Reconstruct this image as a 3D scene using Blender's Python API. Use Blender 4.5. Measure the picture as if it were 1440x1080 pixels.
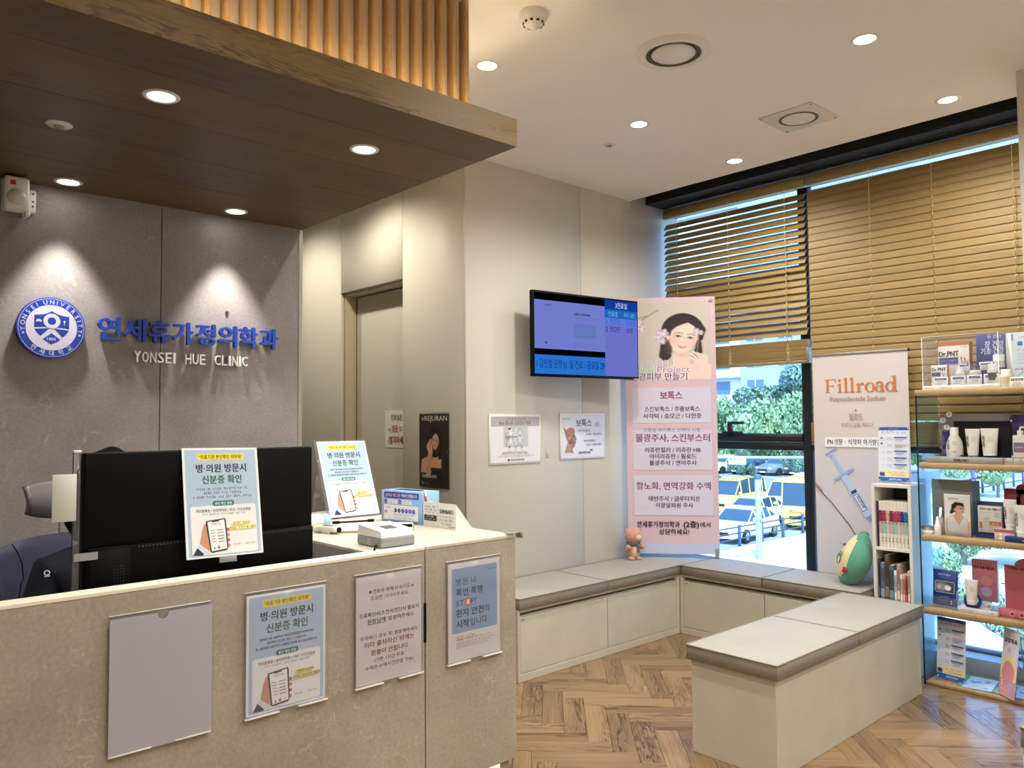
import bpy, bmesh, math, random
import numpy as np
from mathutils import Vector, Matrix

# ------------------------------------------------------------------ scene, camera, light
for _o in list(bpy.data.objects):
    bpy.data.objects.remove(_o, do_unlink=True)
scene = bpy.context.scene
COL = scene.collection
S = 0.9                       # all lengths below are written in units of 0.9 m
PI = math.pi
random.seed(7)
rng = np.random.default_rng(5)

def R(d): return math.radians(d)

cam_d = bpy.data.cameras.new('camera')
cam = bpy.data.objects.new('camera', cam_d)
COL.objects.link(cam)
YAW, PITCH, ROLL, FPX = 0.738081689, 0.0468688596, -0.00833634704, 1110.887
_f = Vector((math.sin(YAW)*math.cos(PITCH), math.cos(YAW)*math.cos(PITCH), math.sin(PITCH)))
_r0 = Vector((math.cos(YAW), -math.sin(YAW), 0)); _u0 = _r0.cross(_f)
_r = _r0*math.cos(ROLL) + _u0*math.sin(ROLL); _u = _r.cross(_f)
cam.matrix_world = Matrix(((_r.x, _u.x, -_f.x, 0), (_r.y, _u.y, -_f.y, 0), (_r.z, _u.z, -_f.z, 1.45*S), (0, 0, 0, 1)))
cam_d.sensor_fit = 'HORIZONTAL'; cam_d.sensor_width = 36.0
cam_d.lens = 36.0*FPX/1440.0
cam_d.clip_start = 0.05; cam_d.clip_end = 400
scene.camera = cam

world = bpy.data.worlds.new('sky'); scene.world = world; world.use_nodes = True
_nt = world.node_tree; _nt.nodes.clear()
_sky = _nt.nodes.new('ShaderNodeTexSky'); _sky.sky_type = 'NISHITA'; _sky.sun_disc = False
_sky.sun_elevation = R(55); _sky.sun_rotation = R(230); _sky.dust_density = 1.5; _sky.ozone_density = 2.0
_bg = _nt.nodes.new('ShaderNodeBackground'); _bg.inputs[1].default_value = 0.80
_wo = _nt.nodes.new('ShaderNodeOutputWorld')
_nt.links.new(_sky.outputs[0], _bg.inputs[0]); _nt.links.new(_bg.outputs[0], _wo.inputs[0])

sun_d = bpy.data.lights.new('sun', 'SUN'); sun_d.energy = 7.5; sun_d.angle = R(0.6); sun_d.color = (1, 0.97, 0.92)
sun = bpy.data.objects.new('sun', sun_d); COL.objects.link(sun)
sun.rotation_euler = Vector((0.50, 0.38, -0.95)).to_track_quat('-Z', 'Y').to_euler()

scene.view_settings.view_transform = 'Standard'
scene.view_settings.look = 'None'
scene.view_settings.exposure = 0.28
scene.view_settings.gamma = 1.0
scene.view_settings.use_curve_mapping = False
scene.cycles.use_denoising = True
scene.cycles.max_bounces = 10
scene.cycles.diffuse_bounces = 6
scene.cycles.transparent_max_bounces = 16
scene.cycles.caustics_reflective = False
scene.cycles.caustics_refractive = False
scene.cycles.sample_clamp_indirect = 4.0

DOWN_W, SOFFIT_W, WASH_W, CORR_W = 47.0, 30.0, 50.0, 45.0     # lamp powers
LAMP_COL = (1.0, 0.96, 0.89)

# ------------------------------------------------------------------ helpers
def lin(c):
    c = c/255.0
    return c/12.92 if c <= 0.04045 else ((c+0.055)/1.055)**2.4
def C(r, g, b): return (lin(r), lin(g), lin(b), 1.0)

def link(o, parent=None):
    COL.objects.link(o)
    if parent is not None: o.parent = parent
    return o

def thing(name, label, cat, loc=(0, 0, 0), rz=0.0, group=None, rot=None):
    o = bpy.data.objects.new(name, None); COL.objects.link(o)
    o.empty_display_size = 0.05
    o.location = Vector(loc)*S
    o.rotation_euler = rot if rot else (0, 0, rz)
    o['label'] = label; o['category'] = cat
    if group: o['group'] = group
    return o

class MB:
    """collects geometry, then builds it as one mesh object"""
    def __init__(s): s.v = []; s.f = []; s.mi = []; s.sm = []; s.fc = []; s.T = Matrix.Identity(4); s.layer = 0
    def add(s, vs, fs, m=0, smooth=False, col=None, cols=None):
        b = len(s.v); T = s.T
        s.v.extend([tuple(T @ Vector(v)) for v in vs])
        for i, f in enumerate(fs):
            s.f.append(tuple(b+k for k in f)); s.mi.append(m); s.sm.append(smooth)
            s.fc.append(cols[i] if cols is not None else col)
        return s
    def box(s, x0, x1, y0, y1, z0, z1, m=0):
        vs = [(x, y, z) for x in (x0, x1) for y in (y0, y1) for z in (z0, z1)]
        return s.add(vs, [(0, 1, 3, 2), (4, 6, 7, 5), (0, 4, 5, 1), (2, 3, 7, 6), (0, 2, 6, 4), (1, 5, 7, 3)], m)
    def rbox(s, x0, x1, y0, y1, z0, z1, r=0.01, n=2, m=0, smooth=True):
        bm = bmesh.new(); bmesh.ops.create_cube(bm, size=1)
        for v in bm.verts:
            v.co = Vector(((x0+x1)/2+v.co.x*(x1-x0), (y0+y1)/2+v.co.y*(y1-y0), (z0+z1)/2+v.co.z*(z1-z0)))
        bmesh.ops.bevel(bm, geom=list(bm.edges), offset=r, segments=n, profile=0.5, affect='EDGES')
        return s.bm(bm, m, smooth)
    def bm(s, bm, m=0, smooth=True):
        bm.verts.index_update()
        s.add([tuple(v.co) for v in bm.verts], [tuple(v.index for v in f.verts) for f in bm.faces], m, smooth)
        bm.free(); return s
    def lathe(s, prof, c=(0, 0, 0), n=24, m=0, smooth=True, axis='z', cap=True):
        vs = []; fs = []; k = len(prof)
        for i in range(n):
            a = 2*PI*i/n
            for r, h in prof:
                x, y, z = r*math.cos(a), r*math.sin(a), h
                if axis == 'x': x, y, z = z, x, y
                elif axis == 'y': x, y, z = x, z, y
                vs.append((c[0]+x, c[1]+y, c[2]+z))
        for i in range(n):
            j = (i+1) % n
            for q in range(k-1):
                fs.append((i*k+q, j*k+q, j*k+q+1, i*k+q+1))
        s.add(vs, fs, m, smooth)
        if cap:
            b = len(s.v)-n*k
            for q in (0, k-1):
                if prof[q][0] > 1e-6:
                    s.f.append(tuple(b+i*k+q for i in range(n))); s.mi.append(m); s.sm.append(False); s.fc.append(None)
        return s
    def cyl(s, c, r, h, n=20, m=0, axis='z', r2=None, smooth=True):
        return s.lathe([(r, 0), (r if r2 is None else r2, h)], c, n, m, smooth, axis)
    def tube(s, pts, r, n=8, m=0, cap=True):
        pts = [Vector(p) for p in pts]; vs = []; fs = []
        up = None
        rr = r if isinstance(r, (list, tuple)) else [r]*len(pts)
        for i, p in enumerate(pts):
            t = (pts[min(i+1, len(pts)-1)]-pts[max(i-1, 0)]).normalized()
            if up is None: up = Vector((0, 0, 1)) if abs(t.z) < 0.9 else Vector((1, 0, 0))
            a = t.cross(up).normalized(); b = a.cross(t).normalized(); up = b
            for k in range(n):
                q = 2*PI*k/n; vs.append(tuple(p+(a*math.cos(q)+b*math.sin(q))*rr[i]))
        for i in range(len(pts)-1):
            for k in range(n):
                l = (k+1) % n; fs.append((i*n+k, i*n+l, (i+1)*n+l, (i+1)*n+k))
        if cap: fs += [tuple(range(n)), tuple((len(pts)-1)*n+k for k in range(n))]
        return s.add(vs, fs, m, True)
    def prism(s, poly, y0, y1, m=0):
        """polygon in the xz plane, pushed from y0 to y1"""
        n = len(poly); vs = [(x, y0, z) for x, z in poly]+[(x, y1, z) for x, z in poly]
        fs = [tuple(range(n)), tuple(range(2*n-1, n-1, -1))]+[(i, (i+1) % n, n+(i+1) % n, n+i) for i in range(n)]
        return s.add(vs, fs, m)
    def ball(s, c, r, m=0, n=14, k=9):
        rx, ry, rz_ = r if isinstance(r, (tuple, list)) else (r, r, r)
        vs = []; fs = []
        for j in range(k+1):
            t = PI*j/k
            for i in range(n):
                a = 2*PI*i/n
                vs.append((c[0]+rx*math.sin(t)*math.cos(a), c[1]+ry*math.sin(t)*math.sin(a), c[2]+rz_*math.cos(t)))
        for j in range(k):
            for i in range(n):
                l = (i+1) % n; fs.append((j*n+i, (j+1)*n+i, (j+1)*n+l, j*n+l))
        return s.add(vs, fs, m, True)
    # ---- flat print, drawn on the local plane y = -layer (x to the right, z up)
    EPS = 0.00014
    TINY = 0.0125
    def L(s): s.layer += 1; return -s.layer*MB.EPS
    def rect(s, x, z, w, h, col, r=0.0):
        y = s.L()
        if r <= 0: return s.add([(x, y, z), (x+w, y, z), (x+w, y, z+h), (x, y, z+h)], [(0, 1, 2, 3)], col=col)
        pts = []
        for cx, cz, a0 in ((x+w-r, z+r, -90), (x+w-r, z+h-r, 0), (x+r, z+h-r, 90), (x+r, z+r, 180)):
            for k in range(5):
                a = R(a0+k*22.5); pts.append((cx+r*math.cos(a), y, cz+r*math.sin(a)))
        return s.add(pts, [tuple(range(len(pts)))], col=col)
    def poly(s, pts, col):
        y = s.L(); return s.add([(x, y, z) for x, z in pts], [tuple(range(len(pts)))], col=col)
    def disc(s, x, z, r, col, n=28, rz_=None):
        return s.poly([(x+r*math.cos(2*PI*i/n), z+(rz_ or r)*math.sin(2*PI*i/n)) for i in range(n)], col)
    def ring(s, x, z, r0, r1, col, n=40, a0=0, a1=360):
        y = s.L(); vs = []; fs = []
        for i in range(n+1):
            a = R(a0+(a1-a0)*i/n)
            vs += [(x+r0*math.cos(a), y, z+r0*math.sin(a)), (x+r1*math.cos(a), y, z+r1*math.sin(a))]
        for i in range(n): fs.append((2*i, 2*i+1, 2*i+3, 2*i+2))
        return s.add(vs, fs, col=col)
    def stroke(s, pts, w, col):
        for (xa, za), (xb, zb) in zip(pts, pts[1:]):
            dx, dz = xb-xa, zb-za; l = math.hypot(dx, dz) or 1
            nx, nz = -dz/l*w/2, dx/l*w/2
            s.poly([(xa-nx, za-nz), (xb-nx, zb-nz), (xb+nx, zb+nz), (xa+nx, za+nz)], col); s.layer -= 1
        s.layer += 1
        return s
    def text(s, body, x, z, h, col, w=None, bold=0.0, al='c', rot=0.0, slant=0.0):
        """h = em height; x,z = centre (al c), left (l) or right (r) of the baseline; w forces the width"""
        if h < MB.TINY and any(ord(q) > 0x2fff for q in body): return s.tiny(body, x, z, h, col, w, al, rot)
        vs, fs, wid, x0 = glyphs(body)
        k = h; kx = h
        if w: kx = w/max(wid, 1e-6)
        y = s.L(); W = wid*kx
        ox = {'c': -W/2, 'l': 0, 'r': -W}[al]
        cr, sr = math.cos(rot), math.sin(rot); q = bold*h*0.75
        for n_, (sx, sz) in enumerate(((0, 0),) if bold < 0.012 else ((q, 0), (-q, 0), (0, q*.6), (0, -q*.6))):
            out = []
            for a, b in vs:
                X = ox+(a-x0)*kx+b*k*slant+sx; Z = b*k+sz
                out.append((x+X*cr-Z*sr, y-n_*0.00003, z+X*sr+Z*cr))
            s.add(out, fs, col=col)
        return s
    def tiny(s, body, x, z, h, col, w, al, rot):
        """print too small to read in the photo: one little mark per character"""
        y = s.L(); n = len(body); cw = (w/n) if w else h*0.9; W = cw*n
        ox = {'c': -W/2, 'l': 0, 'r': -W}[al]; cr, sr = math.cos(rot), math.sin(rot); vs = []; fs = []
        def bit(a, b, c, d):
            q = len(vs); vs.extend([(x+X*cr-Z*sr, y, z+X*sr+Z*cr) for X, Z in ((a, b), (c, b), (c, d), (a, d))]); fs.append((q, q+1, q+2, q+3))
        for i, ch in enumerate(body):
            if ch == ' ': continue
            a = ox+i*cw; k = ord(ch)
            bit(a+cw*.08, h*.42, a+cw*.58, h*.54); bit(a+cw*(.62 if k % 2 else .30), h*.10, a+cw*(.76 if k % 2 else .42), h*.78)
            if k % 3: bit(a+cw*.10, h*.02, a+cw*.86, h*.13)
            if k % 5 > 1: bit(a+cw*.08, h*.70, a+cw*.55, h*.80)
        return s.add(vs, fs, col=col)
    def image(s, x, z, w, h, arr):
        """a printed picture: arr[row from top][col] in sRGB 0..255, one vertex colour per sample"""
        H, W, _ = arr.shape; y = s.L()
        a = arr/255.0; a = np.where(a <= 0.04045, a/12.92, ((a+0.055)/1.055)**2.4)
        vs = []; fs = []; cs = []
        for j in range(H):
            for i in range(W):
                vs.append((x+w*i/(W-1), y, z+h*(1-j/(H-1))))
        aa = [[(float(a[j, i, 0]), float(a[j, i, 1]), float(a[j, i, 2]), 1.0) for i in range(W)] for j in range(H)]
        for j in range(H-1):
            for i in range(W-1):
                fs.append((j*W+i, (j+1)*W+i, (j+1)*W+i+1, j*W+i+1))
                cs.append([aa[j][i], aa[j+1][i], aa[j+1][i+1], aa[j][i+1]])
        return s.add(vs, fs, cols=cs)
    # ----
    def mesh(s, name, mats):
        me = bpy.data.meshes.new(name)
        me.from_pydata([(a*S, b*S, c*S) for a, b, c in s.v], [], s.f)
        if not isinstance(mats, (list, tuple)): mats = [mats]
        for m in mats: me.materials.append(m)
        me.polygons.foreach_set('material_index', s.mi)
        me.polygons.foreach_set('use_smooth', s.sm)
        if any(c is not None for c in s.fc):
            at = me.color_attributes.new('ink', 'FLOAT_COLOR', 'CORNER'); buf = []
            for f, c in zip(s.f, s.fc):
                if c is None: c = (1, 1, 1, 1)
                if isinstance(c, list):
                    for q in c: buf.extend(q)
                else:
                    for _ in f: buf.extend(c)
            at.data.foreach_set('color', buf)
        me.update()
        return me
    def build(s, name, mats, parent=None, loc=(0, 0, 0), rz=0.0, rot=None):
        o = bpy.data.objects.new(name, s.mesh(name, mats)); link(o, parent)
        o.location = Vector(loc)*S; o.rotation_euler = rot if rot else (0, 0, rz)
        return o

def tag(o, label=None, cat=None, group=None, kind=None):
    if label: o['label'] = label
    if cat: o['category'] = cat
    if group: o['group'] = group
    if kind: o['kind'] = kind
    return o
def dup(root, label=None, loc=None, rz=None):
    def cp(o, par):
        c = o.copy(); COL.objects.link(c)
        if par is not None: c.parent = par; c.matrix_parent_inverse = o.matrix_parent_inverse
        for ch in KIDS.get(o.name, []): cp(ch, c)
        return c
    KIDS = {}
    for q in [root]+list(root.children_recursive):
        if q.parent: KIDS.setdefault(q.parent.name, []).append(q)
    r = cp(root, None)
    if label: r['label'] = label
    if loc is not None: r.location = Vector(loc)*S
    if rz is not None: r.rotation_euler = (0, 0, rz)
    return r
def struct(mb, name, mats, parent=None):
    o = mb.build(name, mats, parent)
    if parent is None: o['kind'] = 'structure'
    return o
def ctm(T): return Matrix(T)
def at(x=0, y=0, z=0, rz=0, rx=0, ry=0):
    return Matrix.Translation((x, y, z)) @ Matrix.Rotation(rz, 4, 'Z') @ Matrix.Rotation(rx, 4, 'X') @ Matrix.Rotation(ry, 4, 'Y')

_gl = {}
_cu = bpy.data.curves.new('type_setter', 'FONT'); _cu.resolution_u = 2
_ts = bpy.data.scenes.new('type_case')
_co = bpy.data.objects.new('type_setter', _cu); _ts.collection.objects.link(_co)
def glyphs(body):
    k = body
    if k in _gl: return _gl[k]
    _cu.body = body; _cu.size = 1.0
    _ts.view_layers[0].update(); dg = _ts.view_layers[0].depsgraph
    ev = _co.evaluated_get(dg); me = ev.to_mesh()
    vs = [(v.co.x, v.co.y) for v in me.vertices]; fs = [tuple(p.vertices) for p in me.polygons]
    ev.to_mesh_clear()
    if not vs: vs = [(0, 0), (1, 0), (1, .01)]; fs = []
    x0 = min(v[0] for v in vs); wid = max(v[0] for v in vs)-x0
    _gl[k] = (vs, fs, wid, x0)
    return _gl[k]

# ------------------------------------------------------------------ materials
def newmat(name):
    m = bpy.data.materials.new(name); m.use_nodes = True
    nt = m.node_tree; nt.nodes.clear()
    out = nt.nodes.new('ShaderNodeOutputMaterial'); bs = nt.nodes.new('ShaderNodeBsdfPrincipled')
    nt.links.new(bs.outputs[0], out.inputs[0])
    return m, nt, bs, out
def N(nt, t, **kw):
    n = nt.nodes.new(t)
    for k, v in kw.items():
        if k in n.inputs.keys(): n.inputs[k].default_value = v
        else: setattr(n, k, v)
    return n
def plain(name, col, rough=0.5, metal=0.0, coat=0.0, spec=0.5, noise=0.0, nscale=6.0, bump=0.0, bscale=200.0, sheen=0.0):
    m, nt, bs, out = newmat(name)
    bs.inputs['Base Color'].default_value = col; bs.inputs['Roughness'].default_value = rough
    bs.inputs['Metallic'].default_value = metal; bs.inputs['Specular IOR Level'].default_value = spec; bs.inputs['Coat Weight'].default_value = coat
    if sheen: bs.inputs['Sheen Weight'].default_value = sheen
    tc = N(nt, 'ShaderNodeTexCoord')
    if noise:
        no = N(nt, 'ShaderNodeTexNoise', Scale=nscale, Detail=5.0, Roughness=0.6); nt.links.new(tc.outputs['Object'], no.inputs['Vector'])
        mr = N(nt, 'ShaderNodeMapRange'); mr.inputs[1].default_value = 0.3; mr.inputs[2].default_value = 0.7
        mr.inputs[3].default_value = 1-noise; mr.inputs[4].default_value = 1+noise*0.5
        nt.links.new(no.outputs[0], mr.inputs[0])
        mx = N(nt, 'ShaderNodeVectorMath', operation='SCALE'); mx.inputs[0].default_value = col[:3]
        nt.links.new(mr.outputs[0], mx.inputs['Scale']); nt.links.new(mx.outputs[0], bs.inputs['Base Color'])
    if bump:
        n2 = N(nt, 'ShaderNodeTexNoise', Scale=bscale, Detail=3.0); nt.links.new(tc.outputs['Object'], n2.inputs['Vector'])
        b = N(nt, 'ShaderNodeBump', Strength=bump, Distance=0.003); nt.links.new(n2.outputs[0], b.inputs['Height']); nt.links.new(b.outputs[0], bs.inputs['Normal'])
    return m
def emit(name, col, k):
    m = bpy.data.materials.new(name); m.use_nodes = True; nt = m.node_tree; nt.nodes.clear()
    out = nt.nodes.new('ShaderNodeOutputMaterial'); e = N(nt, 'ShaderNodeEmission', Strength=k); e.inputs[0].default_value = col
    nt.links.new(e.outputs[0], out.inputs[0]); return m
def clear(name, tint=(1, 1, 1, 1), refl=0.08, rough=0.02, haze=0.0, hazecol=(1, 1, 1, 1)):
    m = bpy.data.materials.new(name); m.use_nodes = True; nt = m.node_tree; nt.nodes.clear()
    out = nt.nodes.new('ShaderNodeOutputMaterial'); tr = N(nt, 'ShaderNodeBsdfTransparent'); tr.inputs[0].default_value = tint
    gl = N(nt, 'ShaderNodeBsdfGlossy', Roughness=rough); lw = N(nt, 'ShaderNodeLayerWeight', Blend=0.25)
    mr = N(nt, 'ShaderNodeMapRange'); mr.inputs[3].default_value = refl*0.5; mr.inputs[4].default_value = min(1, refl*5)
    nt.links.new(lw.outputs['Fresnel'], mr.inputs[0])
    base = tr.outputs[0]
    if haze:
        df = N(nt, 'ShaderNodeBsdfDiffuse'); df.inputs[0].default_value = hazecol
        m2 = N(nt, 'ShaderNodeMixShader'); m2.inputs[0].default_value = haze
        nt.links.new(base, m2.inputs[1]); nt.links.new(df.outputs[0], m2.inputs[2]); base = m2.outputs[0]
    mx = N(nt, 'ShaderNodeMixShader'); nt.links.new(mr.outputs[0], mx.inputs[0]); nt.links.new(base, mx.inputs[1]); nt.links.new(gl.outputs[0], mx.inputs[2])
    nt.links.new(mx.outputs[0], out.inputs[0]); return m
def ramp(nt, stops):
    r = N(nt, 'ShaderNodeValToRGB'); e = r.color_ramp.elements
    while len(e) < len(stops): e.new(0.5)
    for el, (p, c) in zip(e, stops): el.position = p; el.color = c
    return r
def wood(name, light, dark, axis='x', scale=1.0, rough=0.45, cathedral=0.5, rnd=True, fine=0.35, coat=0.0):
    """boards: grain runs along the given axis of the piece"""
    m, nt, bs, out = newmat(name)
    tc = N(nt, 'ShaderNodeTexCoord'); oi = N(nt, 'ShaderNodeObjectInfo')
    off = N(nt, 'ShaderNodeVectorMath', operation='SCALE'); off.inputs[0].default_value = (37.0, 21.0, 13.0)
    nt.links.new(oi.outputs['Random'], off.inputs['Scale'])
    ad = N(nt, 'ShaderNodeVectorMath', operation='ADD'); nt.links.new(tc.outputs['Object'], ad.inputs[0])
    if rnd: nt.links.new(off.outputs[0], ad.inputs[1])
    mp = N(nt, 'ShaderNodeMapping'); nt.links.new(ad.outputs[0], mp.inputs[0])
    sc = {'x': (1.0, 9, 9), 'y': (9, 1.0, 9), 'z': (9, 9, 1.0)}[axis]
    mp.inputs['Scale'].default_value = tuple(k*scale for k in sc)
    n1 = N(nt, 'ShaderNodeTexNoise', Scale=1.3, Detail=4.0, Roughness=0.6, Distortion=0.6); nt.links.new(mp.outputs[0], n1.inputs['Vector'])
    m1 = N(nt, 'ShaderNodeMath', operation='MULTIPLY'); m1.inputs[1].default_value = 9.0; nt.links.new(n1.outputs[0], m1.inputs[0])
    m2 = N(nt, 'ShaderNodeMath', operation='FRACT'); nt.links.new(m1.outputs[0], m2.inputs[0])
    m3 = N(nt, 'ShaderNodeMath', operation='POWER'); m3.inputs[1].default_value = 2.2; nt.links.new(m2.outputs[0], m3.inputs[0])
    mp2 = N(nt, 'ShaderNodeMapping'); nt.links.new(ad.outputs[0], mp2.inputs[0])
    sc2 = {'x': (2.2, 75, 75), 'y': (75, 2.2, 75), 'z': (75, 75, 2.2)}[axis]
    mp2.inputs['Scale'].default_value = tuple(k*scale for k in sc2)
    n2 = N(nt, 'ShaderNodeTexNoise', Scale=1.0, Detail=5.0, Roughness=0.7); nt.links.new(mp2.outputs[0], n2.inputs['Vector'])
    n3 = N(nt, 'ShaderNodeTexNoise', Scale=0.8, Detail=2.0); nt.links.new(mp.outputs[0], n3.inputs['Vector'])
    a = N(nt, 'ShaderNodeMath', operation='MULTIPLY'); a.inputs[1].default_value = cathedral
    ms = N(nt, 'ShaderNodeMath', operation='MULTIPLY'); nt.links.new(m3.outputs[0], ms.inputs[0])
    mr0 = N(nt, 'ShaderNodeMapRange'); mr0.inputs[1].default_value = 0.42; mr0.inputs[2].default_value = 0.6; nt.links.new(n3.outputs[0], mr0.inputs[0])
    nt.links.new(mr0.outputs[0], ms.inputs[1]); nt.links.new(ms.outputs[0], a.inputs[0])
    b = N(nt, 'ShaderNodeMath', operation='MULTIPLY_ADD'); b.inputs[1].default_value = fine; nt.links.new(n2.outputs[0], b.inputs[0]); nt.links.new(a.outputs[0], b.inputs[2])
    rm = N(nt, 'ShaderNodeMath', operation='MULTIPLY_ADD'); rm.inputs[1].default_value = 0.22 if rnd else 0.0
    nt.links.new(oi.outputs['Random'], rm.inputs[0]); nt.links.new(b.outputs[0], rm.inputs[2])
    rp = ramp(nt, [(0.12, light), (0.85, dark)]); nt.links.new(rm.outputs[0], rp.inputs[0])
    nt.links.new(rp.outputs[0], bs.inputs['Base Color'])
    bs.inputs['Roughness'].default_value = rough; bs.inputs['Coat Weight'].default_value = coat
    bp_ = N(nt, 'ShaderNodeBump', Strength=0.15, Distance=0.002); nt.links.new(b.outputs[0], bp_.inputs['Height']); nt.links.new(bp_.outputs[0], bs.inputs['Normal'])
    return m
def stone(name, c0, c1, vein, rough=0.45, vs=5.0, veinamt=0.5):
    m, nt, bs, out = newmat(name)
    tc = N(nt, 'ShaderNodeTexCoord')
    n1 = N(nt, 'ShaderNodeTexNoise', Scale=2.2, Detail=8.0, Roughness=0.65); nt.links.new(tc.outputs['Object'], n1.inputs['Vector'])
    r1 = ramp(nt, [(0.3, c0), (0.72, c1)]); nt.links.new(n1.outputs[0], r1.inputs[0])
    # broken hair veins: distorted voronoi edges gated by noise
    nd = N(nt, 'ShaderNodeTexNoise', Scale=7.0, Detail=4.0); nt.links.new(tc.outputs['Object'], nd.inputs['Vector'])
    sv = N(nt, 'ShaderNodeVectorMath', operation='SCALE'); sv.inputs['Scale'].default_value = 0.35; nt.links.new(nd.outputs['Color'], sv.inputs[0])
    av = N(nt, 'ShaderNodeVectorMath', operation='ADD'); nt.links.new(tc.outputs['Object'], av.inputs[0]); nt.links.new(sv.outputs[0], av.inputs[1])
    vo = N(nt, 'ShaderNodeTexVoronoi', feature='DISTANCE_TO_EDGE', Scale=vs*1.6); nt.links.new(av.outputs[0], vo.inputs['Vector'])
    vr = N(nt, 'ShaderNodeMapRange'); vr.inputs[1].default_value = 0.0; vr.inputs[2].default_value = 0.035; vr.inputs[3].default_value = 1; vr.inputs[4].default_value = 0
    nt.links.new(vo.outputs['Distance'], vr.inputs[0])
    ng = N(nt, 'ShaderNodeTexNoise', Scale=4.5, Detail=5.0, Roughness=0.7); nt.links.new(av.outputs[0], ng.inputs['Vector'])
    gr = N(nt, 'ShaderNodeMapRange'); gr.inputs[1].default_value = 0.5; gr.inputs[2].default_value = 0.68; nt.links.new(ng.outputs[0], gr.inputs[0])
    mm = N(nt, 'ShaderNodeMath', operation='MULTIPLY'); nt.links.new(vr.outputs[0], mm.inputs[0]); nt.links.new(gr.outputs[0], mm.inputs[1])
    mm2 = N(nt, 'ShaderNodeMath', operation='MULTIPLY'); mm2.inputs[1].default_value = veinamt; nt.links.new(mm.outputs[0], mm2.inputs[0])
    mx = N(nt, 'ShaderNodeMix', data_type='RGBA'); nt.links.new(mm2.outputs[0], mx.inputs[0]); nt.links.new(r1.outputs[0], mx.inputs[6]); mx.inputs[7].default_value = vein
    # speckle
    n4 = N(nt, 'ShaderNodeTexNoise', Scale=90.0, Detail=3.0, Roughness=0.8); nt.links.new(tc.outputs['Object'], n4.inputs['Vector'])
    sr = N(nt, 'ShaderNodeMapRange'); sr.inputs[1].default_value = 0.3; sr.inputs[2].default_value = 0.75; sr.inputs[3].default_value = 0.82; sr.inputs[4].default_value = 1.16
    nt.links.new(n4.outputs[0], sr.inputs[0])
    sc = N(nt, 'ShaderNodeVectorMath', operation='SCALE'); nt.links.new(mx.outputs[2], sc.inputs[0]); nt.links.new(sr.outputs[0], sc.inputs['Scale'])
    nt.links.new(sc.outputs[0], bs.inputs['Base Color'])
    bs.inputs['Roughness'].default_value = rough
    return m

def inkmat(name, rough=0.5, strength=None):
    m, nt, bs, out = newmat(name)
    a = N(nt, 'ShaderNodeVertexColor', layer_name='ink')
    if strength is None:
        nt.links.new(a.outputs[0], bs.inputs['Base Color']); bs.inputs['Roughness'].default_value = rough
    else:
        e = N(nt, 'ShaderNodeEmission', Strength=strength); nt.links.new(a.outputs[0], e.inputs[0]); nt.links.new(e.outputs[0], out.inputs[0])
    return m
INK = inkmat('printed_ink', 0.45); INKM = inkmat('matte_printed_ink', 0.75); SCREEN = inkmat('lit_screen', strength=0.85)

M = {}
M['panel'] = plain('cream_wall_panel', C(208, 204, 193), 0.55, noise=0.03, nscale=1.5)
M['ceil'] = plain('ceiling_paint', C(244, 240, 233), 0.9, noise=0.02, nscale=2)
M['seam'] = plain('panel_joint', C(120, 110, 95), 0.8)
M['white'] = plain('white_plastic', C(232, 230, 226), 0.35)
M['whitem'] = plain('white_matte', C(225, 223, 216), 0.7)
M['offwhite'] = plain('ivory_laminate', C(208, 202, 186), 0.5, noise=0.05, nscale=3)
M['grey'] = plain('grey_plastic', C(140, 142, 142), 0.45)
M['dgrey'] = plain('dark_grey_plastic', C(60, 60, 62), 0.5)
M['black'] = plain('black_plastic', C(4, 5, 7), 0.5, spec=0.12)
M['blackm'] = plain('black_matte', C(14, 14, 15), 0.8)
M['frame'] = plain('dark_window_frame', C(22, 26, 28), 0.45)
M['track'] = plain('black_ceiling_recess', C(16, 16, 15), 0.6)
M['chrome'] = plain('brushed_metal', C(190, 190, 188), 0.3, metal=1.0)
M['steel'] = plain('satin_steel_trim', C(170, 166, 160), 0.4, metal=0.7)
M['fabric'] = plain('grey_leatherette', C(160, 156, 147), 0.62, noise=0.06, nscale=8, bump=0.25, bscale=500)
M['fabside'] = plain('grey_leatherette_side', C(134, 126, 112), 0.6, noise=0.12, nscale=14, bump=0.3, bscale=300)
M['bench'] = plain('scuffed_ivory_laminate', C(198, 194, 178), 0.5, noise=0.07, nscale=5)
M['stonewall'] = stone('taupe_stone_wall', C(130, 123, 121), C(158, 150, 147), C(198, 190, 186), 0.5, 4.0, 0.55)
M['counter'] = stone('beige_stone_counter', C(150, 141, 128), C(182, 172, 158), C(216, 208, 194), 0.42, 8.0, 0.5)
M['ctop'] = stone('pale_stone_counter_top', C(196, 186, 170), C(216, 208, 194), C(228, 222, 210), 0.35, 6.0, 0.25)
M['edge'] = plain('cream_counter_edge', C(240, 230, 210), 0.4)
M['oak'] = wood('oak_soffit_boards_shaded', C(108, 86, 48), C(66, 48, 24), 'x', 1.0, 0.5, 0.35, True, 0.5)  # underside shade put into the colour, darker than the fascia oak
M['oakf'] = wood('oak_fascia', C(140, 116, 70), C(84, 64, 34), 'x', 1.6, 0.5, 0.9, True, 0.35)
M['slat'] = wood('oak_wall_slats', C(204, 170, 118), C(140, 104, 62), 'z', 1.4, 0.5, 0.3, True, 0.6)
M['backing'] = plain('pale_slat_backing', C(232, 220, 206), 0.7)
M['plank'] = wood('herringbone_oak_plank', C(172, 142, 102), C(76, 52, 32), 'x', 1.3, 0.30, 0.55, True, 0.72, coat=0.15)
M['shelf'] = wood('light_oak_shelf', C(186, 160, 118), C(144, 116, 76), 'y', 2, 0.5, 0.3, True, 0.5)
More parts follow.
